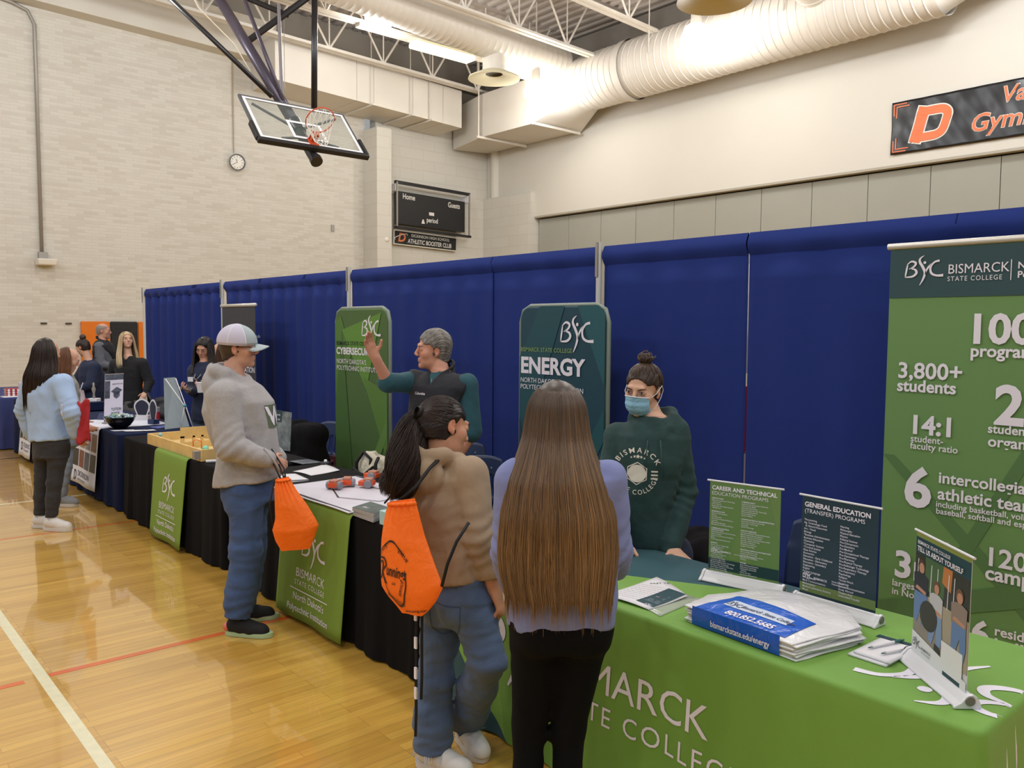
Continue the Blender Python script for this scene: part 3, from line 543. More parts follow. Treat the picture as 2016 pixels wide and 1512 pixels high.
Tt('14:1', 1.912, 1.25, 0.138, 0.03); Tt('student-', 1.90, 1.205, 0.05, 0.01); Tt('faculty ratio', 1.90, 1.167, 0.05, 0.01); Tt('29', 1.50, 1.34, 0.27, 0.03); Tt('student', 1.525, 1.29, 0.062, 0.02); Tt('organizations', 1.522, 1.222, 0.075, 0.02)
Tt('6', 1.925, 0.863, 0.29, 0.03); Tt('intercollegiate', 1.75, 1.004, 0.083, 0.02); Tt('athletic teams', 1.75, 0.918, 0.088, 0.02); Tt('including basketball, volleyball,', 1.757, 0.876, 0.043, 0.01); Tt('baseball, softball and esports', 1.755, 0.84, 0.043, 0.01)
Tt('3rd', 1.962, 0.462, 0.2, 0.03); Tt('largest college', 1.968, 0.405, 0.052, 0.01); Tt('in North Dakota', 1.968, 0.358, 0.052, 0.01); Tt('120-acre', 1.515, 0.622, 0.132, 0.02); Tt('campus', 1.507, 0.55, 0.1, 0.025); Tt('6', 1.56, 0.205, 0.175, 0.03); Tt('residence', 1.452, 0.275, 0.068, 0.02); Tt('halls', 1.452, 0.19, 0.1, 0.02)
mb.build('lettering', LETW, t)
t = thing('retractable_banner', 'grey college banner with a silver top rail behind the boy in the cap', 'banner', (4.4, 10.5, 0))
MB().box((4.4, 9.95, 0.05), (4.404, 11.0, 2.06)).build('sheet', mat('banner_grey', '#3b3d47', 0.6), t); MB().bar((4.4, 11.02, 2.06), (4.4, 9.93, 2.06), 0.022, 10).build('top_rail', mat('silver_rail'), t, smooth=True)
MB().box((4.3, 9.95, 0), (4.5, 11.0, 0.06)).build('base', STEEL, t)
MB().box((4.392, 9.99, 1.47), (4.396, 10.55, 1.49)).build('stripe', LETW, t)
mb = MB(); mb.text('DEPARTMENT OF', (4.395, 10.85, 1.32), UY, UZ, 0.09, 0.0); mb.text('TRANSPORTATION', (4.395, 10.85, 1.2), UY, UZ, 0.1, 0.02); mb.build('lettering', LETW, t)
# ------------------------------------------------------------------ table-top roll-up banners
BASEW = mat('white_base_plastic', '#d5d6da', 0.35); GRAYK = mat('grey_knob', '#6d6a66', 0.4)
def mini_banner(A, B, ztop, sheet, label):
    A, B = V(*A, ZT+0.002), V(*B, ZT+0.002); u = nz(B-A); n = V(u[1], -u[0], 0)
    if np.dot(n, -(A+B)/2) < 0: n = -n
    c = (A+B)/2; L = np.linalg.norm(B-A); t = thing('tabletop_banner', label, 'tabletop banner', tuple(c))
    prof = [(0.042, 0), (0.041, 0.006), (0.024, 0.016), (0.008, 0.034), (-0.006, 0.038), (-0.016, 0.032), (-0.026, 0.014), (-0.028, 0)]
    MB().prism([(p[0], p[1]) for p in prof], A, n, UZ, -L if np.dot(np.cross(n, UZ), u) < 0 else L).build('base', BASEW, t, bevel=0.003)
    for q, s in ((A, -1), (B, 1)):
        MB().prism([(p[0]*1.1, p[1]*1.08) for p in prof], q+u*(0.012*s if s < 0 else 0), n, UZ, 0.012 if np.dot(np.cross(n, UZ), u) > 0 else -0.012).build('end_cap', BASEW, t, bevel=0.002)
        MB().lathe([(0.0, 0.004), (0.013, 0.004), (0.014, 0)], q+u*0.013*s+UZ*0.024+n*0.003, 16, u*s).build('knob', GRAYK, t)
    MB().obox(c+UZ*((ztop-ZT)/2+0.02), (u, n, UZ), (L/2-0.012, 0.0006, (ztop-ZT)/2-0.02)).build('sheet', sheet, t)
    MB().bar(A+u*0.0+UZ*(ztop-ZT), B+UZ*(ztop-ZT), 0.004, 8).build('top_rail', BASEW, t); MB().bar(c-n*0.01+UZ*0.03, c-n*0.012+UZ*(ztop-ZT), 0.004, 6).build('pole', STEEL, t)
    o = A+n*0.0016; return t, o, u, L, ztop-ZT
def lines(mb, items, o, u, x, z, size, step, bold=0.004):
    for s in items:
        if s: mb.text(s.lstrip('#'), o+u*x+UZ*z, u, UZ, size*(1.08 if s[0] == '#' else 1), 0.022 if s[0] == '#' else bold)
        z -= step
t, o, u, L, H = mini_banner((2.868, 2.035), (2.925, 1.715), 1.166, mat('mini_green', '#66874c', 0.5), 'green tabletop banner listing career and technical programs')
mb = MB(); mb.cm = 0; mb.poly([(.012, .05), (L-.012, .05), (L-.012, .095), (.012, .095)], o, u, UZ); mb.cm = 1; mb.poly([(L*.80, H), (L-.012, H), (L-.012, .2)], o, u, UZ); mb.poly([(L*.3, .1), (L*.62, .1), (L*.45, .24)], o, u, UZ); mb.build('print', [mat('mini_teal', '#14383f', 0.5), mat('mini_light', '#6d8a4c', 0.5)], t)
o = o+V(-0.001, 0, 0); mb = MB(); mb.text('CAREER AND TECHNICAL', o+u*0.022+UZ*(H-.036), u, UZ, 0.0235, 0.03); mb.text('EDUCATION PROGRAMS', o+u*0.022+UZ*(H-.058), u, UZ, 0.0215, -0.005)
lines(mb, ['#AGRICULTURE', 'Agriculture Industry & Technology', '  (Agronomy)', 'Farm & Ranch', 'Geographic Information Systems', '  Management', '', '#BUSINESS & LAW', 'Administrative Assistant', 'Banking', 'Criminal Justice', 'Entrepreneurship/Small Business', 'Insurance', 'Management/Business', 'Management Certificate (Online)', '', '#COMMUNICATIONS &', '#CREATIVE ARTS', 'Digital Marketing & Communications', 'Graphic Design', 'Mass Communications Certificate', 'Media', 'Web Design & Development', '', '#ENERGY', 'Electric Power Technology', 'Energy Management', 'Energy Technician', 'Energy Management (BAS)', 'Energy Services &', '  Renewable Technician', 'Instrumentation &', '  Control Technology', 'Lineworker (Electrical)', 'Mechanical Maintenance Technology', 'Nuclear Power Technology', 'Petroleum Production Technology', 'Power Plant Technology', 'Process Plant Technology', 'Water & Wastewater Technology'], o, u, .022, H-.075, 0.0072, 0.00785)
lines(mb, ['#CYBERSECURITY', 'Cybersecurity & Computer Networks', 'Cybersecurity (BAS)', 'Information Processing', 'Network Cybersecurity Technology', 'Software Development', 'Security Engineering', 'Systems Analysis', '', '#CONSTRUCTION & TRANSPORTATION', 'Automotive Collision Technology', 'Automotive Technology', 'Carpentry', 'Diesel Technology', '', '#HEALTH SCIENCES', 'Emergency Medical Technician/Paramedic', 'Medical Administrative Assistant', 'Medical Laboratory Technician', 'Nursing - Dakota Nursing Program (LPN)', 'Nursing - Practical Nursing', 'Pharmacy Technician', 'Phlebotomy Technician', 'Surgical Technology', '', '#MANUFACTURING & AUTOMATION', 'Advanced Manufacturing', 'Engineering Technology', 'Industrial Automation Certificate', 'Mechatronics & Robotics', 'Welding', '', '#OTHER', 'Early Childhood Education', 'Engineering Technology', 'Geographic Information', '  Systems', 'Human Services', 'Operations Management'], o, u, .152, H-.075, 0.0072, 0.00785)
bsc(mb, o+u*.040+UZ*.122, u, UZ, .022); mb.text('BISMARCK', o+u*.065+UZ*.124, u, UZ, .010, .01); mb.text("North Dakota's Polytechnic Institution", o+u*.125+UZ*.124, u, UZ, .006, .01); mb.build('lettering', LETW, t)
t, o, u, L, H = mini_banner((2.897, 1.632), (2.880, 1.305), 1.166, mat('mini_navy', '#1d3742', 0.5), 'dark teal tabletop banner listing general education programs')
mb = MB(); mb.poly([(.012, .05), (L-.012, .05), (L-.012, .085), (.012, .085)], o, u, UZ); mb.build('print', mat('mini_olive', '#6c8048', 0.5), t)
o = o+V(-0.001, 0, 0); mb = MB(); mb.text('GENERAL EDUCATION', o+u*0.024+UZ*(H-.042), u, UZ, 0.0255, 0.03); mb.text('(TRANSFER) PROGRAMS', o+u*0.024+UZ*(H-.066), u, UZ, 0.0225, 0)
lines(mb, ['*Accounting', 'Ag. Technology: Food', '  & Natural Resources', 'Art - Visual', 'Biology', '*Business Administration', 'Business Education', 'Chemistry', '*Computer Science', '*Criminal Justice', 'Data Science', 'Economics', 'Education - Early Childhood', 'Education - Elementary', 'Education - Secondary', 'Engineering', 'English', 'Foreign Language', 'History', 'Management', 'Mass Communications', 'Mathematics', 'Medical Laboratory Science', 'Music'], o, u, .024, H-.096, 0.0106, 0.01175)
lines(mb, ['Nursing', 'Philosophy', 'Physical Education', 'Physics', 'Political Science', 'Pre-Chiropractic', 'Pre-Dentistry', 'Pre-Medical', 'Pre-Occupational Therapy', 'Pre-Optometry', 'Pre-Pharmacy', 'Pre-Physical Therapy', 'Pre-Radiologic Technology', 'Pre-Respiratory Therapy', 'Pre-Veterinary', 'Psychology', 'Religion', '*Social Work', 'Sociology', 'Speech Communication', 'Study Abroad', 'Theatre Arts', 'Undecided/Transfer'], o, u, .172, H-.096, 0.0106, 0.01175)
bsc(mb, o+u*.042+UZ*.105, u, UZ, .024); mb.text('BISMARCK', o+u*.07+UZ*.105, u, UZ, .012, .01); mb.text("North Dakota's", o+u*.145+UZ*.112, u, UZ, .0075, .01); mb.text('Polytechnic Institution', o+u*.145+UZ*.103, u, UZ, .0075, .01); mb.build('lettering', LETW, t)
t, o, u, L, H = mini_banner((2.660, 1.098), (2.440, 0.845), 1.168, mat('mini_paper', '#d3d6dc', 0.4), 'tabletop banner with a photo of three seated students at the right')
PN = ['mini_teal2', 'p_olive', 'p_dark', 'p_stone', 'p_tan', 'p_skin', 'p_navyshirt', 'p_jean', 'p_jean2', 'p_tee', 'p_taupe', 'p_hair', 'p_white', 'p_green', 'p_orange', 'p_hair2']; PC = ['#173f48', '#7f8c40', '#2c3022', '#8c857c', '#a39a86', '#b98a70', '#23272f', '#5f7fae', '#7892bb', '#b9bcc2', '#8a7b70', '#4b3324', '#e0e2e6', '#44633a', '#b9773a', '#6b4a33']
mb = MB(); k_ = [0]
def pp(ci, pts): k_[0] += 1; mb.cm = ci; mb.poly([(.012+p[0]*(L-.024), p[1]*H) for p in pts], o+V(-0.00006, 0.00005, 0)*k_[0], u, UZ)
def blob(ci, cx, cy, rx, ry): pp(ci, [(cx+rx*math.cos(a*PI/8), cy+ry*math.sin(a*PI/8)) for a in range(16)])
pp(1, [(0, .955), (1, .955), (1, 1), (0, 1)]); pp(0, [(0, .84), (1, .84), (1, .96), (0, .96)]); pp(2, [(0, .5), (1, .5), (1, .84), (0, .84)]); pp(4, [(0, .2), (1, .2), (1, .56), (0, .56)]); pp(13, [(.2, .6), (.55, .6), (.6, .84), (.2, .84)]); pp(14, [(.52, .72), (.68, .68), (.7, .84), (.54, .84)]); pp(3, [(0, .19), (.6, .19), (.55, .33), (0, .4)])
for x in (.04, .3, .42, .62, .72): pp(12, [(x, .55), (x+.012, .55), (x+.03, .8), (x+.018, .8)])
for (cx, hy, sh, hair, jn, w_) in ((.13, .745, 6, 11, 7, 1.1), (.43, .655, 9, 15, 8, .95), (.84, .69, 10, 15, 7, 1.05)):
    blob(hair, cx, hy+.008, .062*w_, .05*w_); blob(5, cx+.005, hy-.006, .045*w_, .037*w_); pp(sh, [(cx-.12*w_, hy-.2), (cx+.12*w_, hy-.2), (cx+.13*w_, hy-.06), (cx+.05, hy-.04), (cx-.05, hy-.04), (cx-.13*w_, hy-.06)]); pp(5, [(cx-.1*w_, hy-.17), (cx+.1, hy-.19), (cx+.1, hy-.165), (cx-.08, hy-.145)])
    pp(jn, [(cx-.11*w_, hy-.19), (cx+.12*w_, hy-.19), (cx+.13, hy-.34), (cx+.1, hy-.42), (cx+.03, hy-.42), (cx+.02, hy-.28), (cx-.06, hy-.42), (cx-.12, hy-.40)])
blob(2, .30, .42, .17, .11); pp(2, [(.42, .2), (.54, .2), (.52, .25), (.43, .26)]); pp(12, [(0, .05), (1, .05), (1, .15), (.5, .2), (0, .25)]); pp(12, [(.56, .1), (.93, .1), (.93, .32), (.56, .32)]); pp(0, [(.6, .085), (.9, .085), (.9, .115), (.6, .115)])
mb.build('print', [mat(a, c, 0.5) for a, c in zip(PN, PC)], t)
o = o+V(-0.0036, 0.003, 0); mb = MB(); mb.text('BISMARCK STATE COLLEGE', o+u*.03+UZ*(H*.915), u, UZ, .0155, .006); mb.text('TELL US ABOUT YOURSELF', o+u*.03+UZ*(H*.862), u, UZ, .0215, .02); mb.build('lettering', LETW, t)
mb = MB(); bsc(mb, o+u*.042+UZ*.062, u, UZ, .03); mb.text('BISMARCK', o+u*.075+UZ*.062, u, UZ, .012, .01); mb.text('STATE COLLEGE', o+u*.075+UZ*.052, u, UZ, .007, .0); mb.build('lettering_dark', mat('dark_letters', '#4c5556', 0.6), t)
# ------------------------------------------------------------------ where everyone stands: joints in metres
JT = {
  'longhair': dict(head=(1.933,1.984,1.494),neck=(1.914,1.947,1.349),chest=(1.91,1.939,1.225),waist=(1.905,1.926,1.031),pelvis=(1.898,1.917,0.871),shL=(1.799,2.042,1.292),shR=(2.029,1.842,1.294),elL=(1.787,2.058,1.058),elR=(2.055,1.824,1.061),wrL=(1.922,2.189,0.877),wrR=(2.206,1.947,0.938),haL=(2.054,2.281,0.809),haR=(2.268,2.051,0.922),hipL=(1.837,1.968,0.836),hipR=(1.957,1.863,0.837),knL=(1.818,1.988,0.442),knR=(1.92,1.899,0.443),anL=(1.77,1.931,0.089),anR=(1.866,1.847,0.09),toL=(1.878,2.075,-0.075),toR=(2.013,1.956,-0.074)),
  'ponytail': dict(head=(1.966,2.664,1.392),neck=(1.932,2.654,1.249),chest=(1.938,2.636,1.107),waist=(1.974,2.588,0.925),pelvis=(1.972,2.575,0.763),shL=(1.907,2.804,1.196),shR=(1.964,2.491,1.229),elL=(2.025,2.834,0.899),elR=(1.961,2.418,0.988),wrL=(2.223,2.751,0.725),wrR=(2.017,2.405,0.79),haL=(2.289,2.691,0.692),haR=(2.031,2.386,0.717),hipL=(1.958,2.648,0.7),hipR=(1.969,2.508,0.733),knL=(1.925,2.673,0.368),knR=(1.973,2.392,0.523),anL=(1.9,2.655,0.077),anR=(2.129,2.724,0.111),toL=(1.945,2.531,0.034),toR=(2.084,2.53,0.034)),
  'boy': dict(head=(2.003,4.759,1.67),neck=(1.959,4.78,1.483),chest=(1.987,4.742,1.321),waist=(2.017,4.692,1.065),pelvis=(2.007,4.683,0.87),shL=(2.068,4.902,1.372),shR=(1.861,4.632,1.395),elL=(2.145,4.897,1.045),elR=(1.854,4.532,1.108),wrL=(2.213,4.673,0.987),wrR=(2.024,4.417,1.038),haL=(2.211,4.58,0.968),haR=(2.106,4.422,1.0),hipL=(2.049,4.746,0.799),hipR=(1.961,4.613,0.831),knL=(2.048,4.741,0.436),knR=(1.95,4.578,0.488),anL=(2.007,4.785,0.097),anR=(1.893,4.582,0.134),toL=(2.143,4.727,0.031),toR=(2.006,4.449,0.056)),
  'man': dict(head=(3.192,4.451,1.646),neck=(3.229,4.403,1.483),chest=(3.216,4.396,1.275),waist=(3.189,4.394,0.991),pelvis=(3.18,4.38,0.756),shR=(3.153,4.598,1.428),shL=(3.287,4.215,1.424),elR=(2.905,4.549,1.434),wrR=(2.786,4.509,1.602),haR=(2.727,4.503,1.712),elL=(3.292,4.157,1.124),wrL=(3.169,4.266,0.858),haL=(3.116,4.303,0.759),hipL=(3.206,4.287,0.717),hipR=(3.151,4.467,0.696),knL=(3.188,4.262,0.269),knR=(3.127,4.446,0.24),anL=(3.188,4.261,-0.173),anR=(3.121,4.437,-0.207),toL=(3.044,4.149,-0.156),toR=(2.966,4.347,-0.195)),
  'masked': dict(head=(3.141,2.619,1.498),neck=(3.174,2.577,1.352),chest=(3.148,2.582,1.155),waist=(3.114,2.591,0.931),pelvis=(3.145,2.587,0.75),shR=(3.075,2.708,1.256),shL=(3.245,2.509,1.293),elR=(2.978,2.69,1.009),elL=(3.271,2.46,0.995),wrR=(2.89,2.536,0.815),wrL=(3.118,2.412,0.758),haR=(2.844,2.478,0.763),haL=(3.084,2.306,0.726),hipR=(3.126,2.625,0.694),hipL=(3.259,2.509,0.695),knR=(3.116,2.607,0.25),knL=(3.249,2.49,0.251),anR=(3.133,2.614,-0.084),anL=(3.268,2.497,-0.083),toR=(2.972,2.558,-0.053),toL=(3.121,2.429,-0.052)),
  'bluegirl': dict(head=(1.694,8.145,1.552),neck=(1.677,8.143,1.365),chest=(1.673,8.131,1.191),waist=(1.676,8.105,0.937),pelvis=(1.682,8.083,0.76),shL=(1.593,8.314,1.265),shR=(1.758,7.959,1.287),elL=(1.542,8.417,1.028),elR=(1.799,7.821,1.043),wrL=(1.601,8.425,0.807),wrR=(1.844,7.883,0.839),haL=(1.633,8.391,0.748),haR=(1.884,7.907,0.761),hipL=(1.644,8.153,0.719),hipR=(1.728,8.001,0.729),knL=(1.622,8.169,0.402),knR=(1.685,8.01,0.418),anL=(1.599,8.176,0.104),anR=(1.65,7.999,0.11),toL=(1.73,8.059,0.078),toR=(1.793,7.842,0.045)),
  'hidden': dict(head=(2.073,9.069,1.45),neck=(2.036,9.087,1.289),chest=(2.029,9.077,1.112),waist=(2.016,9.067,0.886),pelvis=(2.006,9.062,0.725),shL=(1.989,9.254,1.221),shR=(2.024,8.959,1.235),elL=(1.984,9.263,0.974),elR=(2.058,8.881,0.999),wrL=(2.127,9.098,0.824),wrR=(2.113,8.844,0.823),haL=(2.164,9.062,0.784),haR=(2.149,8.81,0.799),hipL=(1.984,9.131,0.689),hipR=(2.01,9.002,0.7),knL=(1.971,9.113,0.375),knR=(1.99,8.992,0.389),anL=(1.939,9.128,0.084),anR=(1.942,9.019,0.086),toL=(2.045,9.033,0.06),toR=(2.035,8.933,0.027)),
  'bun': dict(head=(3.245,13.37,1.46),neck=(3.31,13.294,1.251),chest=(3.324,13.262,1.042),waist=(3.325,13.239,0.802),pelvis=(3.319,13.229,0.63),shL=(3.33,13.109,1.168),shR=(3.31,13.472,1.169),elL=(3.264,13.038,0.922),elR=(3.176,13.515,0.943),wrL=(3.1,13.147,0.848),wrR=(3.037,13.364,0.86),haL=(3.031,13.203,0.796),haR=(2.965,13.353,0.79),hipL=(3.318,13.121,0.601),hipR=(3.316,13.334,0.584),knL=(3.3,13.096,0.154),knR=(3.298,13.309,0.132),anL=(3.291,13.105,-0.26),anR=(3.286,13.307,-0.286),toL=(3.171,13.206,-0.299),toR=(3.171,13.404,-0.325)),
  'bald': dict(head=(3.715,14.045,1.696),neck=(3.69,14.052,1.536),chest=(3.713,14.015,1.353),waist=(3.715,13.99,1.089),pelvis=(3.707,13.98,0.914),shL=(3.797,14.151,1.453),shR=(3.615,13.911,1.452),elL=(3.898,14.105,1.185),elR=(3.607,13.826,1.178),wrL=(3.972,13.908,1.19),wrR=(3.766,13.684,1.148),haL=(4.033,13.855,1.191),haR=(3.837,13.622,1.149),hipL=(3.753,14.043,0.868),hipR=(3.659,13.913,0.879),knL=(3.737,14.02,0.467),knR=(3.643,13.891,0.483),anL=(3.726,14.019,0.062),anR=(3.635,13.901,0.082),toL=(3.834,13.922,0.023),toR=(3.742,13.804,0.043)),
  'blonde': dict(head=(3.523,12.207,1.583),neck=(3.528,12.181,1.343),chest=(3.531,12.162,1.173),waist=(3.53,12.136,0.877),pelvis=(3.528,12.121,0.693),shR=(3.394,12.328,1.241),shL=(3.673,12.046,1.259),elR=(3.361,12.427,0.995),elL=(3.738,11.966,1.006),wrR=(3.337,12.164,0.8),wrL=(3.661,11.861,0.874),haR=(3.34,12.087,0.714),haL=(3.596,11.806,0.811),hipR=(3.467,12.17,0.65),hipL=(3.585,12.067,0.651),knR=(3.451,12.147,0.241),knL=(3.568,12.044,0.242),anR=(3.437,12.127,-0.112),anL=(3.554,12.025,-0.111),toR=(3.359,11.994,-0.129),toL=(3.543,11.833,-0.128)),
  'lanyard': dict(head=(3.466,9.192,1.541),neck=(3.468,9.175,1.372),chest=(3.466,9.163,1.225),waist=(3.461,9.147,0.999),pelvis=(3.46,9.135,0.852),shR=(3.402,9.291,1.289),shL=(3.539,9.039,1.296),elR=(3.363,9.306,1.073),elL=(3.536,8.955,1.076),wrR=(3.271,9.053,1.071),wrL=(3.39,8.926,1.107),haR=(3.213,9.04,1.096),haL=(3.342,8.943,1.124),hipR=(3.427,9.2,0.809),hipL=(3.494,9.062,0.816),knR=(3.409,9.176,0.384),knL=(3.476,9.038,0.394),anR=(3.394,9.155,0.016),anL=(3.462,9.018,0.028),toR=(3.289,9.008,0.022),toL=(3.363,8.878,0.033)),
  'friend': dict(head=(3.797,9.563,1.481),neck=(3.835,9.515,1.314),chest=(3.837,9.497,1.148),waist=(3.828,9.484,0.909),pelvis=(3.821,9.476,0.761),shL=(3.803,9.35,1.245),shR=(3.869,9.663,1.229),elL=(3.76,9.313,1.014),elR=(3.813,9.69,0.987),wrL=(3.689,9.407,0.923),wrR=(3.731,9.637,0.934),haL=(3.652,9.436,0.893),haR=(3.694,9.668,0.916),hipL=(3.807,9.38,0.74),hipR=(3.834,9.568,0.722),knL=(3.79,9.357,0.326),knR=(3.817,9.544,0.301),anL=(3.787,9.366,-0.034),anR=(3.81,9.544,-0.063),toL=(3.697,9.443,-0.064),toR=(3.731,9.609,-0.093)),
}
PONY = [(1.929, 2.741, 1.44), (1.875, 2.746, 1.423), (1.824, 2.704, 1.345), (1.787, 2.677, 1.281), (1.753, 2.661, 1.218), (1.732, 2.661, 1.169), (1.717, 2.671, 1.131)]
# ------------------------------------------------------------------ soft bodies: smooth unions of limbs turned into one surface
f4 = np.float32
def axis_pts(lo, hi, h, fine):
    segs = sorted([(max(lo, a), min(hi, b), s) for a, b, s in fine if b > lo and a < hi]); pts = []; x = lo
    while x < hi:
        s = h
        for a, b, st in segs:
            if a <= x < b: s = min(s, st)
        pts.append(x); x += s
    return np.array(pts+[hi], f4)
class SDF:
    def __init__(s, lo, hi, h, fine=()):
        s.ax = [axis_pts(lo[i], hi[i], h, [(c[i]-r[i], c[i]+r[i], fh) for c, r, fh in fine]) for i in range(3)]
        s.F = np.full([len(a) for a in s.ax], 0.4, f4); s.h = h
    def reg(s, lo, hi, pad):
        ii = [slice(max(0, int(np.searchsorted(a, l-pad))-1), int(np.searchsorted(a, h_+pad))+1) for a, l, h_ in zip(s.ax, lo, hi)]
        X = [s.ax[0][ii[0]][:, None, None], s.ax[1][ii[1]][None, :, None], s.ax[2][ii[2]][None, None, :]]; return tuple(ii), X
    def op(s, d, lo, hi, k=0.02, mode='add'):
        ii, X = s.reg(lo, hi, k+0.03)
        if any(a.stop-a.start <= 0 for a in ii): return
        b = d(*X); a = s.F[ii]
        if mode == 'add':
            h = np.clip(0.5+0.5*(a-b)/max(k, 1e-6), 0, 1); s.F[ii] = a+(b-a)*h-k*h*(1-h)
        else:
            b = -b; h = np.clip(0.5-0.5*(a-b)/max(k, 1e-6), 0, 1); s.F[ii] = a+(b-a)*h+k*h*(1-h)
    def cone(s, a, b, ra, rb, k=0.02, mode='add', flat=None):
        a, b = np.asarray(a, f4), np.asarray(b, f4); ba = b-a; L2 = float(ba@ba)+1e-9; m = max(ra, rb)
        if flat is not None: fn, fs = np.asarray(nz(flat[0]), f4), f4(1/flat[1]-1)
        def d(x, y, z):
            px, py, pz = x-a[0], y-a[1], z-a[2]; bx, by, bz = ba
            if flat is not None:
                q = (px*fn[0]+py*fn[1]+pz*fn[2])*fs; px, py, pz = px+q*fn[0], py+q*fn[1], pz+q*fn[2]
                qb = (ba@fn)*fs; bx, by, bz = ba+qb*fn; L = bx*bx+by*by+bz*bz+1e-9
            else: L = L2
            t = np.clip((px*bx+py*by+pz*bz)/L, 0, 1)
            return np.sqrt((px-t*bx)**2+(py-t*by)**2+(pz-t*bz)**2)-(ra+(rb-ra)*t)
        s.op(d, np.minimum(a, b)-m, np.maximum(a, b)+m, k, mode)
    def ell(s, c, r, fr=None, k=0.01, mode='add'):
        c = np.asarray(c, f4); r = np.asarray(r, f4); fr = np.eye(3) if fr is None else fr; fr = np.asarray(fr, f4); m = float(max(r))
        def d(x, y, z):
            px, py, pz = x-c[0], y-c[1], z-c[2]; q = [(px*e[0]+py*e[1]+pz*e[2]) for e in fr]
            k0 = np.sqrt(sum((q[i]/r[i])**2 for i in range(3))); k1 = np.sqrt(sum((q[i]/r[i]**2)**2 for i in range(3)))+1e-6
            return k0*(k0-1)/k1
        s.op(d, c-m, c+m, k, mode)
    def stack(s, secs, right, k=0.02, mode='add', rnd=0.0, pw=2.0):   # secs: (centre, half width, half depth)
        C = np.array([q[0] for q in secs], f4); A = np.array([q[1] for q in secs], f4); B = np.array([q[2] for q in secs], f4)
        ax = nz(C[-1]-C[0]).astype(f4); r = V(right)-ax*np.dot(right, ax); r = nz(r).astype(f4); fw = np.cross(ax, r).astype(f4); S = (C-C[0])@ax
        CR = (C-C[0])@r; CF = (C-C[0])@fw; m = float(max(A.max(), B.max()))
        def d(x, y, z):
            px, py, pz = x-C[0][0], y-C[0][1], z-C[0][2]; t = px*ax[0]+py*ax[1]+pz*ax[2]; tt = t.ravel()
            ip = lambda arr: np.interp(tt, S, arr).astype(f4).reshape(t.shape)
            a, b = ip(A), ip(B); u = (px*r[0]+py*r[1]+pz*r[2]-ip(CR)); v = (px*fw[0]+py*fw[1]+pz*fw[2]-ip(CF))
            if pw != 2.0: k0 = (np.abs(u/a)**pw+np.abs(v/b)**pw)**(1/pw)
            else: k0 = np.sqrt((u/a)**2+(v/b)**2)
            dd = (k0-1)*np.minimum(a, b); e = np.maximum(S[0]-t, t-S[-1])
            if rnd: dd = np.where((dd > -rnd) & (e > -rnd), np.sqrt(np.maximum(dd+rnd, 0)**2+np.maximum(e+rnd, 0)**2)-rnd, np.maximum(dd, e)); return dd
            return np.maximum(dd, e)
        s.op(d, C.min(0)-m, C.max(0)+m, k, mode)
    def cut(s, p, n, k=0.004):   # remove everything on the side n points to
        p, n = np.asarray(p, f4), np.asarray(nz(n), f4); X = [s.ax[0][:, None, None], s.ax[1][None, :, None], s.ax[2][None, None, :]]
        d = (X[0]-p[0])*n[0]+(X[1]-p[1])*n[1]+(X[2]-p[2])*n[2]; s.F = np.maximum(s.F, d)
    def ruffle(s, fn, band=0.03):
        I = np.nonzero(np.abs(s.F) < band); s.F[I] += fn(s.ax[0][I[0]], s.ax[1][I[1]], s.ax[2][I[2]]).astype(f4)
    def surf(s):
        F = s.F; F[0] = F[-1] = 0.4; F[:, 0] = F[:, -1] = 0.4; F[:, :, 0] = F[:, :, -1] = 0.4
        G = F < 0; cnt = np.zeros([n-1 for n in F.shape], np.int8); cs = [(i, j, k) for i in (0, 1) for j in (0, 1) for k in (0, 1)]
        sh = F.shape
        for i, j, k in cs: cnt += G[i:sh[0]-1+i, j:sh[1]-1+j, k:sh[2]-1+k]
        I = np.nonzero((cnt > 0) & (cnt < 8)); idx = np.full(cnt.shape, -1, np.int64); n = len(I[0]); idx[I] = np.arange(n)
        val = {c: F[I[0]+c[0], I[1]+c[1], I[2]+c[2]] for c in cs}; acc = np.zeros((n, 3)); num = np.zeros(n)
        for c0 in cs:
            for ax in range(3):
                if c0[ax] == 0:
                    c1 = tuple(1 if q == ax else c0[q] for q in range(3)); a, b = val[c0], val[c1]; m = (a < 0) != (b < 0); t = np.where(m, a/np.where(m, a-b, 1), 0)
                    for q in range(3): acc[:, q] += np.where(m, c0[q]+(t if q == ax else 0), 0)
                    num += m
        acc /= num[:, None]; P = np.stack([np.interp(I[q]+acc[:, q], np.arange(sh[q]), s.ax[q]) for q in range(3)], 1); Q = []
        for ax in range(3):
            o1, o2 = [(1, 2), (2, 0), (0, 1)][ax]; sl = lambda d: tuple(slice(1 if q in (o1, o2) else (d if q == ax else 0), (sh[q]-1) if q != ax else (sh[q]-1+d)) for q in range(3))
            a, b = G[sl(0)], G[sl(1)]; E = np.nonzero(a != b); inside = a[E]
            base = [E[q]+(1 if q in (o1, o2) else 0) for q in range(3)]
            def cell(d1, d2): c = list(base); c[o1] = c[o1]-d1; c[o2] = c[o2]-d2; return idx[c[0], c[1], c[2]]
            q4 = np.stack([cell(1, 1), cell(0, 1), cell(0, 0), cell(1, 0)], 1); q4[~inside] = q4[~inside][:, ::-1]; Q.append(q4)
        return P, np.concatenate(Q)
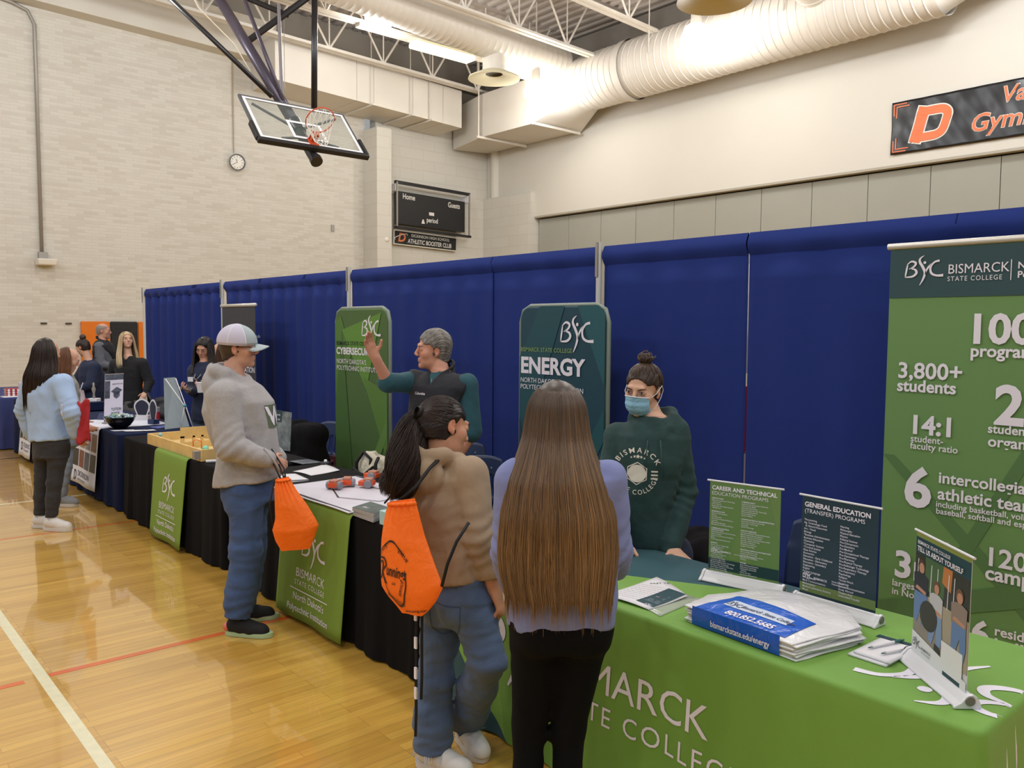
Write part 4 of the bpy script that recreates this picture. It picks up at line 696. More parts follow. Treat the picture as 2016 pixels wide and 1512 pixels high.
def surf_obj(name, sdf, m, parent, smooth_it=1, color=None, mi=None):
    P, Q = sdf.surf()
    for _ in range(smooth_it):   # light relaxation
        A = np.zeros_like(P); c = np.zeros(len(P))
        for i in range(4): np.add.at(A, Q[:, i], P[Q[:, (i+1) % 4]]+P[Q[:, (i+3) % 4]]); np.add.at(c, Q[:, i], 2)
        P = P*0.45+A/np.maximum(c, 1)[:, None]*0.55
    me = bpy.data.meshes.new(name); me.vertices.add(len(P)); me.vertices.foreach_set('co', P.astype(f4).ravel()); me.loops.add(Q.size); me.loops.foreach_set('vertex_index', Q.astype(np.int32).ravel())
    me.polygons.add(len(Q)); me.polygons.foreach_set('loop_start', np.arange(0, Q.size, 4, dtype=np.int32)); me.polygons.foreach_set('loop_total', np.full(len(Q), 4, np.int32)); me.polygons.foreach_set('use_smooth', np.ones(len(Q), bool))
    for q in (m if isinstance(m, (list, tuple)) else [m]): me.materials.append(q)
    me.update(calc_edges=True)
    if mi is not None: me.polygons.foreach_set('material_index', mi(P[Q].mean(1)).astype(np.int32))
    if color is not None: vcol(me, color(P))
    return link(name, me, parent)
def vcol(me, C):
    a = me.color_attributes.new('tint', 'FLOAT_COLOR', 'POINT'); C = np.asarray(C, f4)
    if C.shape[1] == 3: C = np.concatenate([C, np.ones((len(C), 1), f4)], 1)
    a.data.foreach_set('color', C.ravel())
def wn(x, y, z, f, seed, n=4):
    r = np.random.RandomState(seed); o = np.zeros(np.broadcast(x, y, z).shape); p = 0
    for i in range(n): k = r.randn(3); k = k/np.linalg.norm(k)*f*(1+0.55*i); p = np.sin(k[0]*x+k[1]*y+k[2]*z+r.uniform(0, 6)+1.4*p); o = o+p/(1+0.5*i)
    return o
# ------------------------------------------------------------------ hair made of strands
def strands(name, curves, rad, m, parent, cols, n=3):   # curves: (k, s, 3); cols (k, s, 3)
    C = np.asarray(curves, float); k, s, _ = C.shape; T = np.gradient(C, axis=1); T /= np.maximum(1e-9, np.linalg.norm(T, axis=2))[..., None]
    a = np.where(np.abs(T[:, 0, 2:3]) < 0.9, np.array([0, 0, 1.0]), np.array([1.0, 0, 0])); u = np.zeros_like(T); q = np.cross(T[:, 0], a)
    for i in range(s): q = q-T[:, i]*np.sum(q*T[:, i], 1)[:, None]; q = q/np.maximum(1e-9, np.linalg.norm(q, axis=1))[:, None]; u[:, i] = q
    w_ = np.cross(T, u)
    R = np.broadcast_to(rad, (k, s))[..., None]
    P = np.stack([C+R*(math.cos(2*PI*j/n)*u+math.sin(2*PI*j/n)*w_) for j in range(n)], 2)   # k,s,n,3
    b = (np.arange(k)[:, None, None]*s+np.arange(s-1)[None, :, None])*n; j = np.arange(n)[None, None, :]; j2 = (j+1) % n
    Q = np.stack([b+j, b+j2, b+n+j2, b+n+j], -1).reshape(-1, 4); P = P.reshape(-1, 3)
    me = bpy.data.meshes.new(name); me.vertices.add(len(P)); me.vertices.foreach_set('co', P.astype(f4).ravel()); me.loops.add(Q.size); me.loops.foreach_set('vertex_index', Q.astype(np.int32).ravel()); me.polygons.add(len(Q))
    me.polygons.foreach_set('loop_start', np.arange(0, Q.size, 4, dtype=np.int32)); me.polygons.foreach_set('loop_total', np.full(len(Q), 4, np.int32)); me.polygons.foreach_set('use_smooth', np.ones(len(Q), bool)); me.materials.append(m); me.update(calc_edges=True)
    vcol(me, np.repeat(np.asarray(cols, float).reshape(k*s, 3), n, 0)); return link(name, me, parent)
HAIRM = mat('hair', '#3a2a20', 0.38, attr='tint', spec=0.35)
SKINM = mat('skin', '#d0a084', 0.5, attr='tint', bump=0.03, bscale=400, spec=0.4)
EYEW = mat('eye_white', '#e2dcd6', 0.25); IRIS = mat('iris', '#2b1d14', 0.2)
def mix3(a, b, t): t = np.clip(t, 0, 1)[..., None]; return np.asarray(a)*(1-t)+np.asarray(b)*t
def rgb(h): return np.array(lin(h)[:3])
# ------------------------------------------------------------------ people
UP = V(0, 0, 1)
class Body:
    def __init__(s, key, label, yaw, pitch=0, roll=0, hs=1.0, skin='#cf9f83', male=False, res=0.004, dims=None, group=None):
        s.J = {k: V(v) for k, v in JT[key].items()}; J = s.J; s.hs = hs; s.male = male; s.res = res
        base = (J['anL']+J['anR'])/2; s.base = V(base[0], base[1], 0)
        s.t = thing('person', label, 'person', tuple(s.base), 0, group)
        a = math.radians(yaw); f = V(math.cos(a), math.sin(a), 0); r = V(f[1], -f[0], 0); p = math.radians(pitch)
        u = UP*math.cos(p)+f*math.sin(p); f = f*math.cos(p)-UP*math.sin(p); q = math.radians(roll); r, u = r*math.cos(q)+u*math.sin(q), u*math.cos(q)-r*math.sin(q)
        s.hr, s.hf, s.hu = r, f, u; s.fr = (r, f, u); s.hc = J['head']
        s.r = nz((J['shR']-J['shL'])*V(1, 1, 0.0)); s.ax = nz(J['neck']-J['pelvis']); s.f = nz(np.cross(UP, s.r)); s.skin = rgb(skin)
        k = 1.1 if male else 1.0; s.d = dict(hip=.160*k, waist=.128*k, chest=.150*k, sh=.165*k, dep=.105*k, thigh=.082*k, knee=.054*k, calf=.054*k, arm=.044*k, neck=.055*k); s.d.update(dims or {})
        for sd in 'LR': s.J['to'+sd][2] = max(s.J['to'+sd][2], 0.03); s.J['an'+sd][2] = max(s.J['an'+sd][2], 0.09)
    def H(s, x, y, z): return s.hc+s.hs*(x*s.hr+y*s.hf+z*s.hu)
    def bounds(s, pad=0.2):
        P = np.array(list(s.J.values())); return P.min(0)-pad, P.max(0)+pad
    def spine(s, t): return s.J['pelvis']+(s.J['neck']-s.J['pelvis'])*t   # 0 pelvis .. 1 neck
    def sections(s, off=0.0, top=1.0, bot=-0.12):
        J, d = s.J, s.d; P = lambda k, t: (J[k] if k else s.spine(t))
        return [(s.J['pelvis']+s.ax*bot, d['hip']+off, d['dep']*.98+off), (J['pelvis'], d['hip']+off, d['dep']+off), (J['waist'], d['waist']+off, d['dep']*.88+off), (J['chest'], d['chest']+off, d['dep']*1.02+off),
                (J['chest']*.4+J['neck']*.6, d['sh']*.93+off, d['dep']*.8+off), (J['neck']-s.ax*0.03, d['sh']*.62+off, d['dep']*.62+off), (J['neck']+s.ax*.02, .066+off*.6, .062+off*.6)]
    def hand(s, F, side, pn, curl=0.35, spread=0.0, L=0.175):
        wr, ha = s.J['wr'+side], s.J['ha'+side]; d = nz(ha-wr); pn = nz(V(pn)-d*np.dot(pn, d)); sv = np.cross(d, pn)*(1 if side == 'R' else -1); k = L/0.175
        # sv points to the thumb side
        F.cone(wr-d*.02, wr+d*.03*k, .027, .03, .02, flat=(pn, .72)); F.cone(wr+d*.03*k, wr+d*.075*k, .036*k, .037*k, .015, flat=(pn, .42))
        for i, (l, w_) in enumerate(((.034, .0092), (.039, .0095), (.036, .0092), (.028, .0082))):
            b = wr+d*(.088-.005*abs(i-1.2))*k+sv*(.028-.0188*i)*k; dd = nz(d+sv*(spread*(1.2-i)*.25)); ang = 0
            for m_, ll in enumerate((l*1.15, l*.8, l*.65)):
                ang += curl*(0.9+.12*i)*(1.25 if m_ else .8); q = dd*math.cos(ang)+pn*math.sin(ang); e = b+q*ll*k; F.cone(b, e, w_*k*(1-.07*m_), w_*k*(.94-.08*m_), .004); b = e
        b = wr+d*.028*k+sv*.028*k; q = nz(d*.62+sv*(.72-.3*curl)+pn*(.25+curl*.35)); e = b+q*.042*k; F.cone(b-sv*.012, e, .014*k, .0105*k, .012); q = nz(q+d*.45-sv*curl*.5); F.cone(e, e+q*.034*k, .0105*k, .0088*k, .004)
    def body(s, hands=None, face=True, lips='#b26a5f', blush=0.0, stubble=None):
        J, d, H = s.J, s.d, s.H; lo, hi = s.bounds(); fine = [(s.hc, V(.125, .135, .155)*1.0, s.res)]
        for sd in 'LR':
            if hands and hands.get(sd): fine.append(((J['wr'+sd]+J['ha'+sd])/2+0, V(.12, .12, .12), s.res))
        F = SDF(lo, hi, max(.014, s.res*2), fine); F.stack(s.sections(-.012, bot=-.07), s.r, .03)
        for sd in 'LR':
            F.cone(J['sh'+sd], J['el'+sd], d['arm']*1.12, d['arm']*.92, .04); F.cone(J['el'+sd], J['wr'+sd], d['arm']*.92, .028, .015)
            F.cone(J['hip'+sd], J['kn'+sd], d['thigh']*.8, d['knee']*.78, .03); cf = J['kn'+sd]*.68+J['an'+sd]*.32; F.cone(J['kn'+sd], cf, d['knee']*.78, d['calf']*.74, .02); F.cone(cf, J['an'+sd], d['calf']*.74, .030, .02); F.cone(J['an'+sd], J['an'+sd]-UP*.03, .028, .026, .02)
            if hands and hands.get(sd): s.hand(F, sd, **hands[sd])
        k = s.hs; E = lambda c, r, kk=.012, m='add': F.ell(H(*c), V(r)*k, s.fr, kk*k, m)
        F.cone(J['neck']-s.ax*.02, H(0, -.018, -.055), d['neck']*1.08, d['neck']*.95, .03)
        E((0, -.012, .03), (.074, .094, .086), .02); E((0, .022, -.03), (.058, .064, .084), .02); E((0, .028, -.07), (.046 if not s.male else .056, .050, .042), .02); E((0, .072, -.097), (.020, .017, .017), .02)
        if face:
            for q in (-1, 1): E((.040*q, .050, -.022), (.026, .028, .028), .02); E((.033*q, .097, .008), (.019, .014, .012), .012, 'sub'); E((.033*q, .0755, .008), (.0165, .0135, .012), .003); E((.011*q, .098, -.029), (.009, .010, .008), .006)
            F.cone(H(-.034, .080, .029), H(.034, .080, .029), .011*k, .011*k, .012*k); F.cone(H(0, .083, .020), H(0, .105, -.021), .0085*k, .0105*k, .010*k)
            F.cone(H(-.019, .0845, -.056), H(.019, .0845, -.056), .0068*k, .0068*k, .006*k); F.cone(H(-.015, .084, -.0665), H(.015, .084, -.0665), .0075*k, .0075*k, .006*k); F.cone(H(-.022, .096, -.0608), H(.022, .096, -.0608), .0035*k, .0035*k, .004*k, 'sub')
        for q in (-1, 1):
            fr = (nz(s.hr*q+s.hf*-.35), nz(s.hf+s.hr*q*.35), s.hu); F.ell(H(.074*q, -.014, -.004), V(.008, .018, .029)*k, fr, .006*k); F.ell(H(.0815*q, -.007, -.001), V(.006, .010, .017)*k, fr, .003*k, 'sub'); F.ell(H(.072*q, -.006, -.03), V(.007, .008, .009)*k, fr, .005*k)
        sk = s.skin; lp = rgb(lips); hd = s.hc; R3 = np.array([s.hr, s.hf, s.hu])
        def color(P):
            q = (P-hd)@R3.T/k; C = np.tile(sk, (len(P), 1)); fr_ = (q[:, 1] > .06)
            t = np.clip(1-np.sqrt((q[:, 0]/.024)**2+((q[:, 2]+.061)/.012)**2), 0, 1)*2.2*fr_; C = mix3(C, lp, t*.8) if face else C
            t = np.clip(1.2-np.sqrt(((np.abs(q[:, 0])-.042)/.03)**2+((q[:, 2]+.02)/.03)**2), 0, 1)*fr_; C = mix3(C, sk*V(1.06, .78, .74), t*(.35+blush))
            t = (np.abs(q[:, 0]) > .066)*(np.abs(q[:, 2]) < .05)*(np.abs(q[:, 1]) < .05); C = mix3(C, sk*V(1.05, .8, .75), t*.6)
            if stubble is not None: t = np.clip((-.035-q[:, 2])/.02, 0, 1)*np.clip((q[:, 1]+.01)/.03, 0, 1)*(q[:, 2] > -.125)*(np.linalg.norm(q, axis=1) < .15); C = mix3(C, rgb(stubble), t*.35)
            return C
        return surf_obj('body', F, SKINM, s.t, 1, color)
    def eyes(s, brow='#3a2a20', open_=1.0, iris='#3a2818'):
        H, k = s.H, s.hs
        for q in (-1, 1):
            c = H(.033*q, .0835, .0085); m = MB(); m.cm = 0
            fr = (s.hr, s.hf, s.hu)
            def ev(u, v, rx, ry, rz, cc): a, b = PI*v, 2*PI*u; return cc+k*(s.hr*rx*math.sin(a)*math.cos(b)+s.hu*rz*math.sin(a)*math.sin(b)+s.hf*ry*math.cos(a))
            m.grid(lambda u, v: ev(u, v, .0125, .0062, .0058*open_, c), 18, 9, closed_u=True); m.build('eye', EYEW, s.t, smooth=True)
            m = MB(); m.grid(lambda u, v: ev(u, v, .0058, .0030, .0055*min(1, open_*1.05), c+k*s.hf*.0042), 14, 7, closed_u=True); m.build('iris', mat('iris_'+iris.strip('#'), iris, .15), s.t, smooth=True)
            pts = [c+k*(s.hr*.0148*x+s.hf*(.0065-.004*x*x-.002*x*q*0)+s.hu*(.0062*open_*(1-x*x)+.0006)) for x in np.linspace(-1, 1, 9)]; MB().tube(pts, [.0006+.0009*k*(1-(i/4-1)**2) for i in range(9)], 6).build('eyelashes', mat('lash', '#1c1410', .5), s.t)
            pts = [H(.033*q+q*.021*x, .0895-.007*x*x-.003*x, .0265+.004*x-.0045*x*x) for x in np.linspace(-.95, 1, 9)]; MB().tube(pts, [k*(.0012+.0022*math.sin(PI*min(1, .15+i/9))) for i in range(9)], 6).build('eyebrow', mat('brow_'+brow.strip('#'), brow, .7), s.t, smooth=True)
    def hair_cap(s, col, th=.011, low=-.085, bald=0.0, front=.066, top=0.0, grooves=.0012, name='hair', res=None, sides=True, col2=None):
        H, k = s.H, s.hs; h = res or max(.004, s.res); lo = s.hc-.17; hi = s.hc+.17; F = SDF(lo, hi, h); E = lambda c, r, kk=.012, m='add': F.ell(H(*c), V(r)*k, s.fr, kk*k, m)
        E((0, -.016, .030+top), (.074+th, .093+th, .086+th), .02); F.cone(H(0, -.045, -.02), H(0, -.042, low), (.062+th*.4)*k, (.052+th*.3)*k, .02)
        E((0, .082, -.035), (.078, front, .105), .006, 'sub'); F.cut(H(0, 0, low), -s.hu); F.ell(H(0, .045, -.075), V(.10, .055, .07)*k, s.fr, .004, 'sub')
        for q in (-1, 1): E((.072*q, .050, .0), (.030, .040, .042), .008, 'sub')
        if sides:
            for q in (-1, 1): E((.085*q, -.008, -.018), (.022, .030, .042), .004, 'sub')
        if bald: E((0, .02, .125), (.075, .11, .07), .006, 'sub')
        R3 = np.array([s.hr, s.hf, s.hu]); c1, c2 = rgb(col), rgb(col2 or col)
        if grooves:
            def g(x, y, z):
                q = (np.stack([x, y, z], 1)-s.hc)@R3.T/k; a = np.arctan2(q[:, 0], q[:, 2]+.05); return grooves*np.sin(a*70+9*np.sin(q[:, 1]*30))+grooves*.7*np.sin(a*37+q[:, 1]*60)
            F.ruffle(g, .012)
        def color(P): q = (P-s.hc)@R3.T/k; n = .5+.5*wn(P[:, 0]*1.0, P[:, 1], P[:, 2], 90, 3)/2; return mix3(np.tile(c1, (len(P), 1)), c2, n)
        return surf_obj(name, F, HAIRM, s.t, 1, color)
    def on_head(s, dv, e=.014): # point on the hair surface in direction dv (head frame)
        dv = nz(dv); c = V(0, -.016, .030); r = V(.074+e, .093+e, .086+e); t = 1/np.linalg.norm(dv/r); return s.H(*(c+dv*t))
    def pulled(s, tie, n, col, e=.0115, rad=.0011, seed=1, lowz=-.62):   # strands from the hairline back to a tie point
        rn = np.random.RandomState(seed); Cs = []; td = nz(tie)
        while len(Cs) < n:
            d0 = rn.randn(3); d0 = nz(d0)
            if d0[1] > .1 and d0[2] < .42+.25*abs(d0[0]): continue
            if d0[2] < lowz or (abs(d0[0]) > .8 and d0[2] < .1 and d0[1] > -.15): continue
            w_ = math.acos(np.clip(d0@td, -1, 1)); o = []
            for t in np.linspace(0, 1, 12): q = (math.sin((1-t)*w_)*d0+math.sin(t*w_)*td)/max(1e-4, math.sin(w_)); o.append(s.on_head(q, e+.0015*rn.rand()))
            Cs.append(o)
        c = rgb(col); Cc = np.repeat(c[None]*(0.75+.7*rn.rand(n, 1)), 12, 0).reshape(n, 12, 3); return strands('hair_strands', Cs, rad*s.hs, HAIRM, s.t, Cc)
    def mesh_cap(s): pass
    # clothes
    def top(s, m, name='sweater', bulk=.02, sleeve=1.0, sl=(.066, .058, .046), hem=-.10, hood=False, hz=.022, fold=.006, ff=22, dims=None, h=None, neck=.062, cuff=True, color=None, seed=1, sleeves='LR', vneck=0.0, mi=None, sm=1, collar=0, elb=None):
        J, d = s.J, dict(s.d); d.update(dims or {}); old = s.d; s.d = d; lo, hi = s.bounds(.22); lo[2] = J['pelvis'][2]-.3; hi[2] = min(hi[2], max(s.hc[2]+.1, max(J['ha'+q][2] for q in sleeves or 'L')+.1)); F = SDF(lo, hi, h or max(.008, s.res*1.8)); se = s.sections(bulk, bot=hem); s.d = old
        se[0] = (se[0][0], se[0][1]-.004, se[0][2]-.004); F.stack(se, s.r, .03, pw=2.3)
        for sd in sleeves:
            a, e, w_ = J['sh'+sd], J['el'+sd], J['wr'+sd]; b = s.spine(.86)*.35+a*.65
            F.cone(b, a, sl[0]*1.05, sl[0], .04); en = e+(w_-e)*min(1, max(0, (sleeve-.5)*2)); ue = a+(e-a)*min(1, sleeve*2); F.cone(a, ue, sl[0], sl[1], .018)
            if sleeve > .5:
                F.cone(e, en-nz(w_-e)*.02, sl[1], sl[2], .014)
                if cuff: F.cone(en-nz(w_-e)*.035, en+nz(w_-e)*.015, sl[2]*.86, sl[2]*.8, .006)
        if not sleeves:
            for sd in 'LR': a, e = J['sh'+sd], J['el'+sd]; F.cone(s.spine(.84)*.35+a*.65, a+(e-a)*.10, .088, .084, .03); F.cut(a+(e-a)*.16+nz(a-s.spine(.9))*.02, nz(nz(e-a)*.5+nz(a-s.spine(.9))))
        if hood:
            n0 = J['neck']; hk = hood if hood is not True else 1.0; P = lambda x, y, z: n0+s.r*x*(.9 if y > -.05 else 1)+s.f*y*.92+UP*(z+hz)
            ring = [(.03, .105, -.075), (.075, .07, -.035), (.105, .0, .005), (.085, -.07, .03), (0, -.105, .035), (-.085, -.07, .03), (-.105, 0, .005), (-.075, .07, -.035), (-.03, .105, -.075)]
            for p, q in zip(ring[:-1], ring[1:]): F.cone(P(*p), P(*q), .036*hk, .036*hk, .012)
            F.ell(P(0, -.105, -.05), V(.115, .055, .085)*hk, (s.r, s.f, UP), .014)
            F.ell(P(0, -.02, .065), V(.078, .085, .07), (s.r, s.f, UP), .012, 'sub')
        cring = [J['neck']+(s.r*math.sin(a)*.078+s.f*(math.cos(a)*.085+.005))+UP*(.012-.045*math.cos(a)) for a in np.linspace(.35, 2*PI-.35, 15)] if collar else []
        hn = s.H(0, -.01, -.05); F.cone(J['neck']+(hn-J['neck'])*.05-s.ax*.005, hn+(hn-J['neck'])*.8, neck, neck+.012, .008, 'sub')
        for p, q in zip(cring[:-1], cring[1:]): F.cone(p, q, .012, .012, .008); F.cone(p+UP*collar*.5, q+UP*collar*.5, .011, .011, .01)
        if vneck: F.cone(J['neck']+s.f*.07+UP*.03, J['neck']+s.f*.14-s.ax*vneck, .045, .008, .01, 'sub')
        F.cut(s.J['pelvis']+s.ax*hem, -s.ax)
        if fold:
            def g(x, y, z):
                t = wn(x*1.0, y*1.0, z*.75, ff, seed); return fold*t*.5
            F.ruffle(g, .04)
            for sd in sleeves:
                if sleeve > .6:
                    e = J['el'+sd]; ad = nz(J['wr'+sd]-J['sh'+sd])
                    def g2(x, y, z): q = np.exp(-((x-e[0])**2+(y-e[1])**2+(z-e[2])**2)/.012); return fold*.8*q*np.sin(((x-e[0])*ad[0]+(y-e[1])*ad[1]+(z-e[2])*ad[2])*120+1.5*wn(x, y, z, 18, seed+2))
                    F.ruffle(g2, .04)
        return surf_obj(name, F, m, s.t, sm, color, mi)
    def trousers(s, m, name='jeans', r=(.098, .072, .062), hip=.016, top=.03, fold=.005, ff=28, h=None, end=.03, seed=5, color=None, butt=.0, mi=None, kb=0.012):
        J, d = s.J, s.d; P = np.array([J[k+q] for k in ('hip', 'kn', 'an') for q in 'LR']+[J['pelvis']]); lo, hi = P.min(0)-.2, P.max(0)+.2; F = SDF(lo, hi, h or max(.008, s.res*1.8)); se = s.sections(hip); pe = J['pelvis']
        F.stack([(pe-s.ax*.13, d['hip']*.97+hip, d['dep']*.97+hip), (pe-s.ax*.06, d['hip']+hip, d['dep']+hip), (pe, d['hip']+hip, d['dep']+hip), (pe+s.ax*.14, d['waist']+hip+.01, d['dep']*.95+hip)], s.r, .02, pw=2.2)
        if butt:
            for q in (-1, 1): F.ell(pe-s.f*.06+s.r*.07*q-UP*.06, V(.085, .075, .085)*(1+butt), None, .04)
        for sd in 'LR':
            a, k, n = J['hip'+sd], J['kn'+sd], J['an'+sd]; q = nz(n-k); e = n+q*end; F.cone(a, k, r[0], r[1], .035); F.cone(k, k+(e-k)*.45, r[1], r[1]*.55+r[2]*.5, .02); F.cone(k+(e-k)*.45, e, r[1]*.55+r[2]*.5, r[2], .01)
            kf = np.cross(s.r, q); 
        F.cut(pe+s.ax*top, s.ax)
        for sd in 'LR':
            n, k = J['an'+sd], J['kn'+sd]; q = nz(n-k); e = n+q*end; Fc = e
            ii, X = F.reg(e-.13, e+.13, 0); dd = (X[0]-e[0])*q[0]+(X[1]-e[1])*q[1]+(X[2]-e[2])*q[2]; near = ((X[0]-e[0])**2+(X[1]-e[1])**2+(X[2]-e[2])**2) < .0135; F.F[ii] = np.where(near, np.maximum(F.F[ii], dd), F.F[ii])
        if fold:
            F.ruffle(lambda x, y, z: fold*.6*wn(x, y, z*1.3, ff, seed), .04)
            for sd in 'LR':
                for c in (J['kn'+sd], J['an'+sd]):
                    F.ruffle(lambda x, y, z: fold*.7*np.exp(-((x-c[0])**2+(y-c[1])**2+(z-c[2])**2)/.014)*np.sin((z-c[2])*90+2*wn(x, y, z, 14, seed+1)), .04)
        return surf_obj(name, F, m, s.t, 1, color, mi)
    def shoe(s, sd, m, msole, L=.27, w_=.047, hgt=.035, extra=None, pitch=0.0, laces='#d9d7d3', sock='#151417'):
        an, to = s.J['an'+sd], s.J['to'+sd]; d = nz((to-an)*V(1, 1, 0)); r = V(d[1], -d[0], 0); z0 = max(0.0, to[2]-.03-.0) if pitch else 0.0; pv = V(an[0], an[1], 0)+d*(L*.45)
        def W(x, y, z): # along, across, up; pitched around the toe
            a = math.radians(pitch); px = x-L*.72; return V(an[0], an[1], 0)+d*(px*math.cos(a)-(-z)*0*math.sin(a)-z*0+L*.72-.07)+d*(z*math.sin(a))+UP*(z*math.cos(a)-px*math.sin(a) if True else z)+r*y
        lo = V(an[0]-.3, an[1]-.3, -.03); hi = V(an[0]+.3, an[1]+.3, .3); F = SDF(lo, hi, .005 if s.res < .006 else .01)
        C = lambda a, b, ra, rb, k=.02, fl=None: F.cone(W(*a), W(*b), ra, rb, k, flat=fl)
        C((.045, 0, hgt+.03), (.10, 0, hgt+.028), .042, .042); C((.10, 0, hgt+.025), (.21, 0, hgt+.012), .043, .036); C((.16, 0, hgt+.008), (.225, 0, hgt+.003), .043, .036, .02); C((.055, 0, hgt+.04), (.062, 0, hgt+.075), .040, .041, .02); C((.10, 0, hgt+.05), (.15, 0, hgt+.035), .03, .026, .02)
        up = UP if not pitch else nz(W(0, 0, 1)-W(0, 0, 0)); F.cut(W(.1, 0, hgt-.012), -up); F.cone(W(.06, 0, hgt+.10), W(.066, 0, hgt+.066), .034, .032, .006, 'sub')
        o = surf_obj('shoe', F, m, s.t, 1); MS = MB(); pr = []
        def outl(t): # half width along the sole
            return w_*(0.70+.18*math.sin(min(1, t*1.2)*PI*.5)+.14*math.sin(PI*max(0, t-.35)/.65))*min(1, (1-t)*7+.0)**.5*min(1, t*8+.12)**.5
        n = 22; ts = [.5-.5*math.cos(PI*i/n) for i in range(n+1)]; top_, bot = [], []
        ring = [(t*L-.005, outl(t)) for t in ts]+[(t*L-.005, -outl(t)) for t in ts[::-1]]
        v = [W(x, y, 0.002) for x, y in ring]+[W(x, y*1.04, hgt*.5) for x, y in ring]+[W(x, y*.97, hgt) for x, y in ring]; k = len(ring)
        MS.add(v, [(j*k+i, j*k+(i+1) % k, (j+1)*k+(i+1) % k, (j+1)*k+i) for j in range(2) for i in range(k)]+[tuple(range(k))[::-1], tuple(range(2*k, 3*k))]); so = MS.build('sole', msole, o, smooth=True, sharp=50, local=True)
        if laces and s.res < .01:
            m2 = MB()
            for i in range(5): x = .105+.018*i; zz = hgt+.079-.0075*i; m2.tube([W(x, -.024, zz-.012), W(x+.004, -.012, zz), W(x+.002, .012, zz), W(x, .024, zz-.012)], .0032, 6)
            m2.build('laces', mat('lace_'+laces.strip('#'), laces, .8), o, smooth=True, local=True)
        if sock: MB().tube([W(.058, 0, hgt+.05), W(.058, 0, hgt+.12)], .036, 14).build('sock', mat('sock_'+sock.strip('#'), sock, .9), s.t, smooth=True)
        return o
def long_hair(p, rows, n, c_root, c_tip, seed=1, rad=.0013, name='hair', phimax=2.0, segs=26, ragged=.08, thick=True, wave=0.0, lift=.004, clump=0.35, spread=1.0, group=None):
    """rows: list of (z, centre offset right, centre offset back, half width, half depth) in the head's level frame, from crown down; strands run down the surface"""
    r = nz(p.hr*V(1, 1, 0)); b = -nz(p.hf*V(1, 1, 0)); R = np.array(rows, float); top = R[0, 0]; rn = np.random.RandomState(seed); zz = R[::-1, 0]
    zd = np.linspace(zz[0], zz[-1], 160); TB = {c: np.interp(zd, zz, R[::-1, c]) for c in (1, 2, 3, 4)}
    for c in (1, 2, 3, 4):
        a0 = TB[c].copy()
        for _ in range(14): TB[c][1:-1] = (TB[c][:-2]+2*TB[c][1:-1]+TB[c][2:])/4
        hd_ = np.clip((zd-(top-.05))/.03, 0, 1); TB[c] = TB[c]*(1-hd_)+a0*hd_
    ip = lambda z, c: np.interp(z, zd, TB[c])
    def pt(phi, z, e=0.0): cx, cy, a, d = ip(z, 1), ip(z, 2), ip(z, 3)+e, ip(z, 4)+e; x = cx+a*np.sin(phi); y = cy+d*np.cos(phi); return p.hc+np.multiply.outer(x, r)+np.multiply.outer(y, b)+np.multiply.outer(z, UP)
    zb = R[-1, 0]
    F = MB(); nr = 40; zs = [top-(top-zb)*(i/(nr-1))**1.3 for i in range(nr)]; zs = [top-(top-zb)*(1-math.cos(PI/2*i/(nr-1))) if False else z for i, z in enumerate(zs)]
    cr, ct = rgb(c_root), rgb(c_tip); nph = 60
    F.grid(lambda u, v: pt(-phimax+2*phimax*u, zs[int(round(v*(nr-1)))], -.014), nph, nr)
    me = F.mesh(name, True); me.materials.append(HAIRM); P = np.array([v.co[:] for v in me.vertices]); tt = np.clip((top+p.hc[2]-P[:, 2])/(top-zb), 0, 1); vcol(me, mix3(np.tile(cr, (len(P), 1)), ct, tt**1.6)*.55); o = link(name, me, p.t)
    s_ = o.modifiers.new('solid', 'SOLIDIFY'); s_.thickness = .015; s_.offset = -1
    Cs, Co, Ra = [], [], []
    for i in range(n):
        ph0 = rn.uniform(-phimax, phimax); ze = zb-ragged*rn.rand()**2*1.0+ragged*.7*rn.rand()*(1.0 if rn.rand() < .7 else 3.0); ze = min(ze, top-.25) if zb < -.3 else ze; t = np.linspace(0, 1, segs); z = top-(top-ze)*t**rn.uniform(1.15, 1.6); cl = math.sin(ph0*23+1.7*math.sin(ph0*9))*clump*.10; ph = ph0*spread+(cl*t+rn.normal(0, .03)*t+.03*np.sin(t*7+rn.rand()*6)*t)
        e = lift*rn.rand()+.004*np.sin(ph0*23)*t+wave*np.sin(t*9+ph0*5+rn.rand())*t; zc = np.maximum(z, zb); q = pt(ph, zc, 0)+0
        a = np.stack([pt(np.array([ph[j]]), np.array([zc[j]]), e[j] if np.ndim(e) else e)[0] for j in range(segs)]); a[:, 2] -= np.maximum(0, zb-z); Cs.append(a)
        br = .7+.75*rn.rand(); Co.append(mix3(np.tile(cr, (segs, 1)), ct, np.clip(t*1.1-.15+rn.normal(0, .12), 0, 1)**1.3)*br); Ra.append(rad*(.8+.5*rn.rand())*np.clip((1.02-t)*6, .12, 1))
    s2 = strands(name+'_strands', Cs, np.array(Ra), HAIRM, p.t, Co); s2['kind'] = 'stuff'; return o
def fabric(n, c, wr=.22, wrs=7, **k): return mat(n, c, .85, bump=.08, bscale=420, sheen=.05, wr=wr, wrs=wrs, **k)
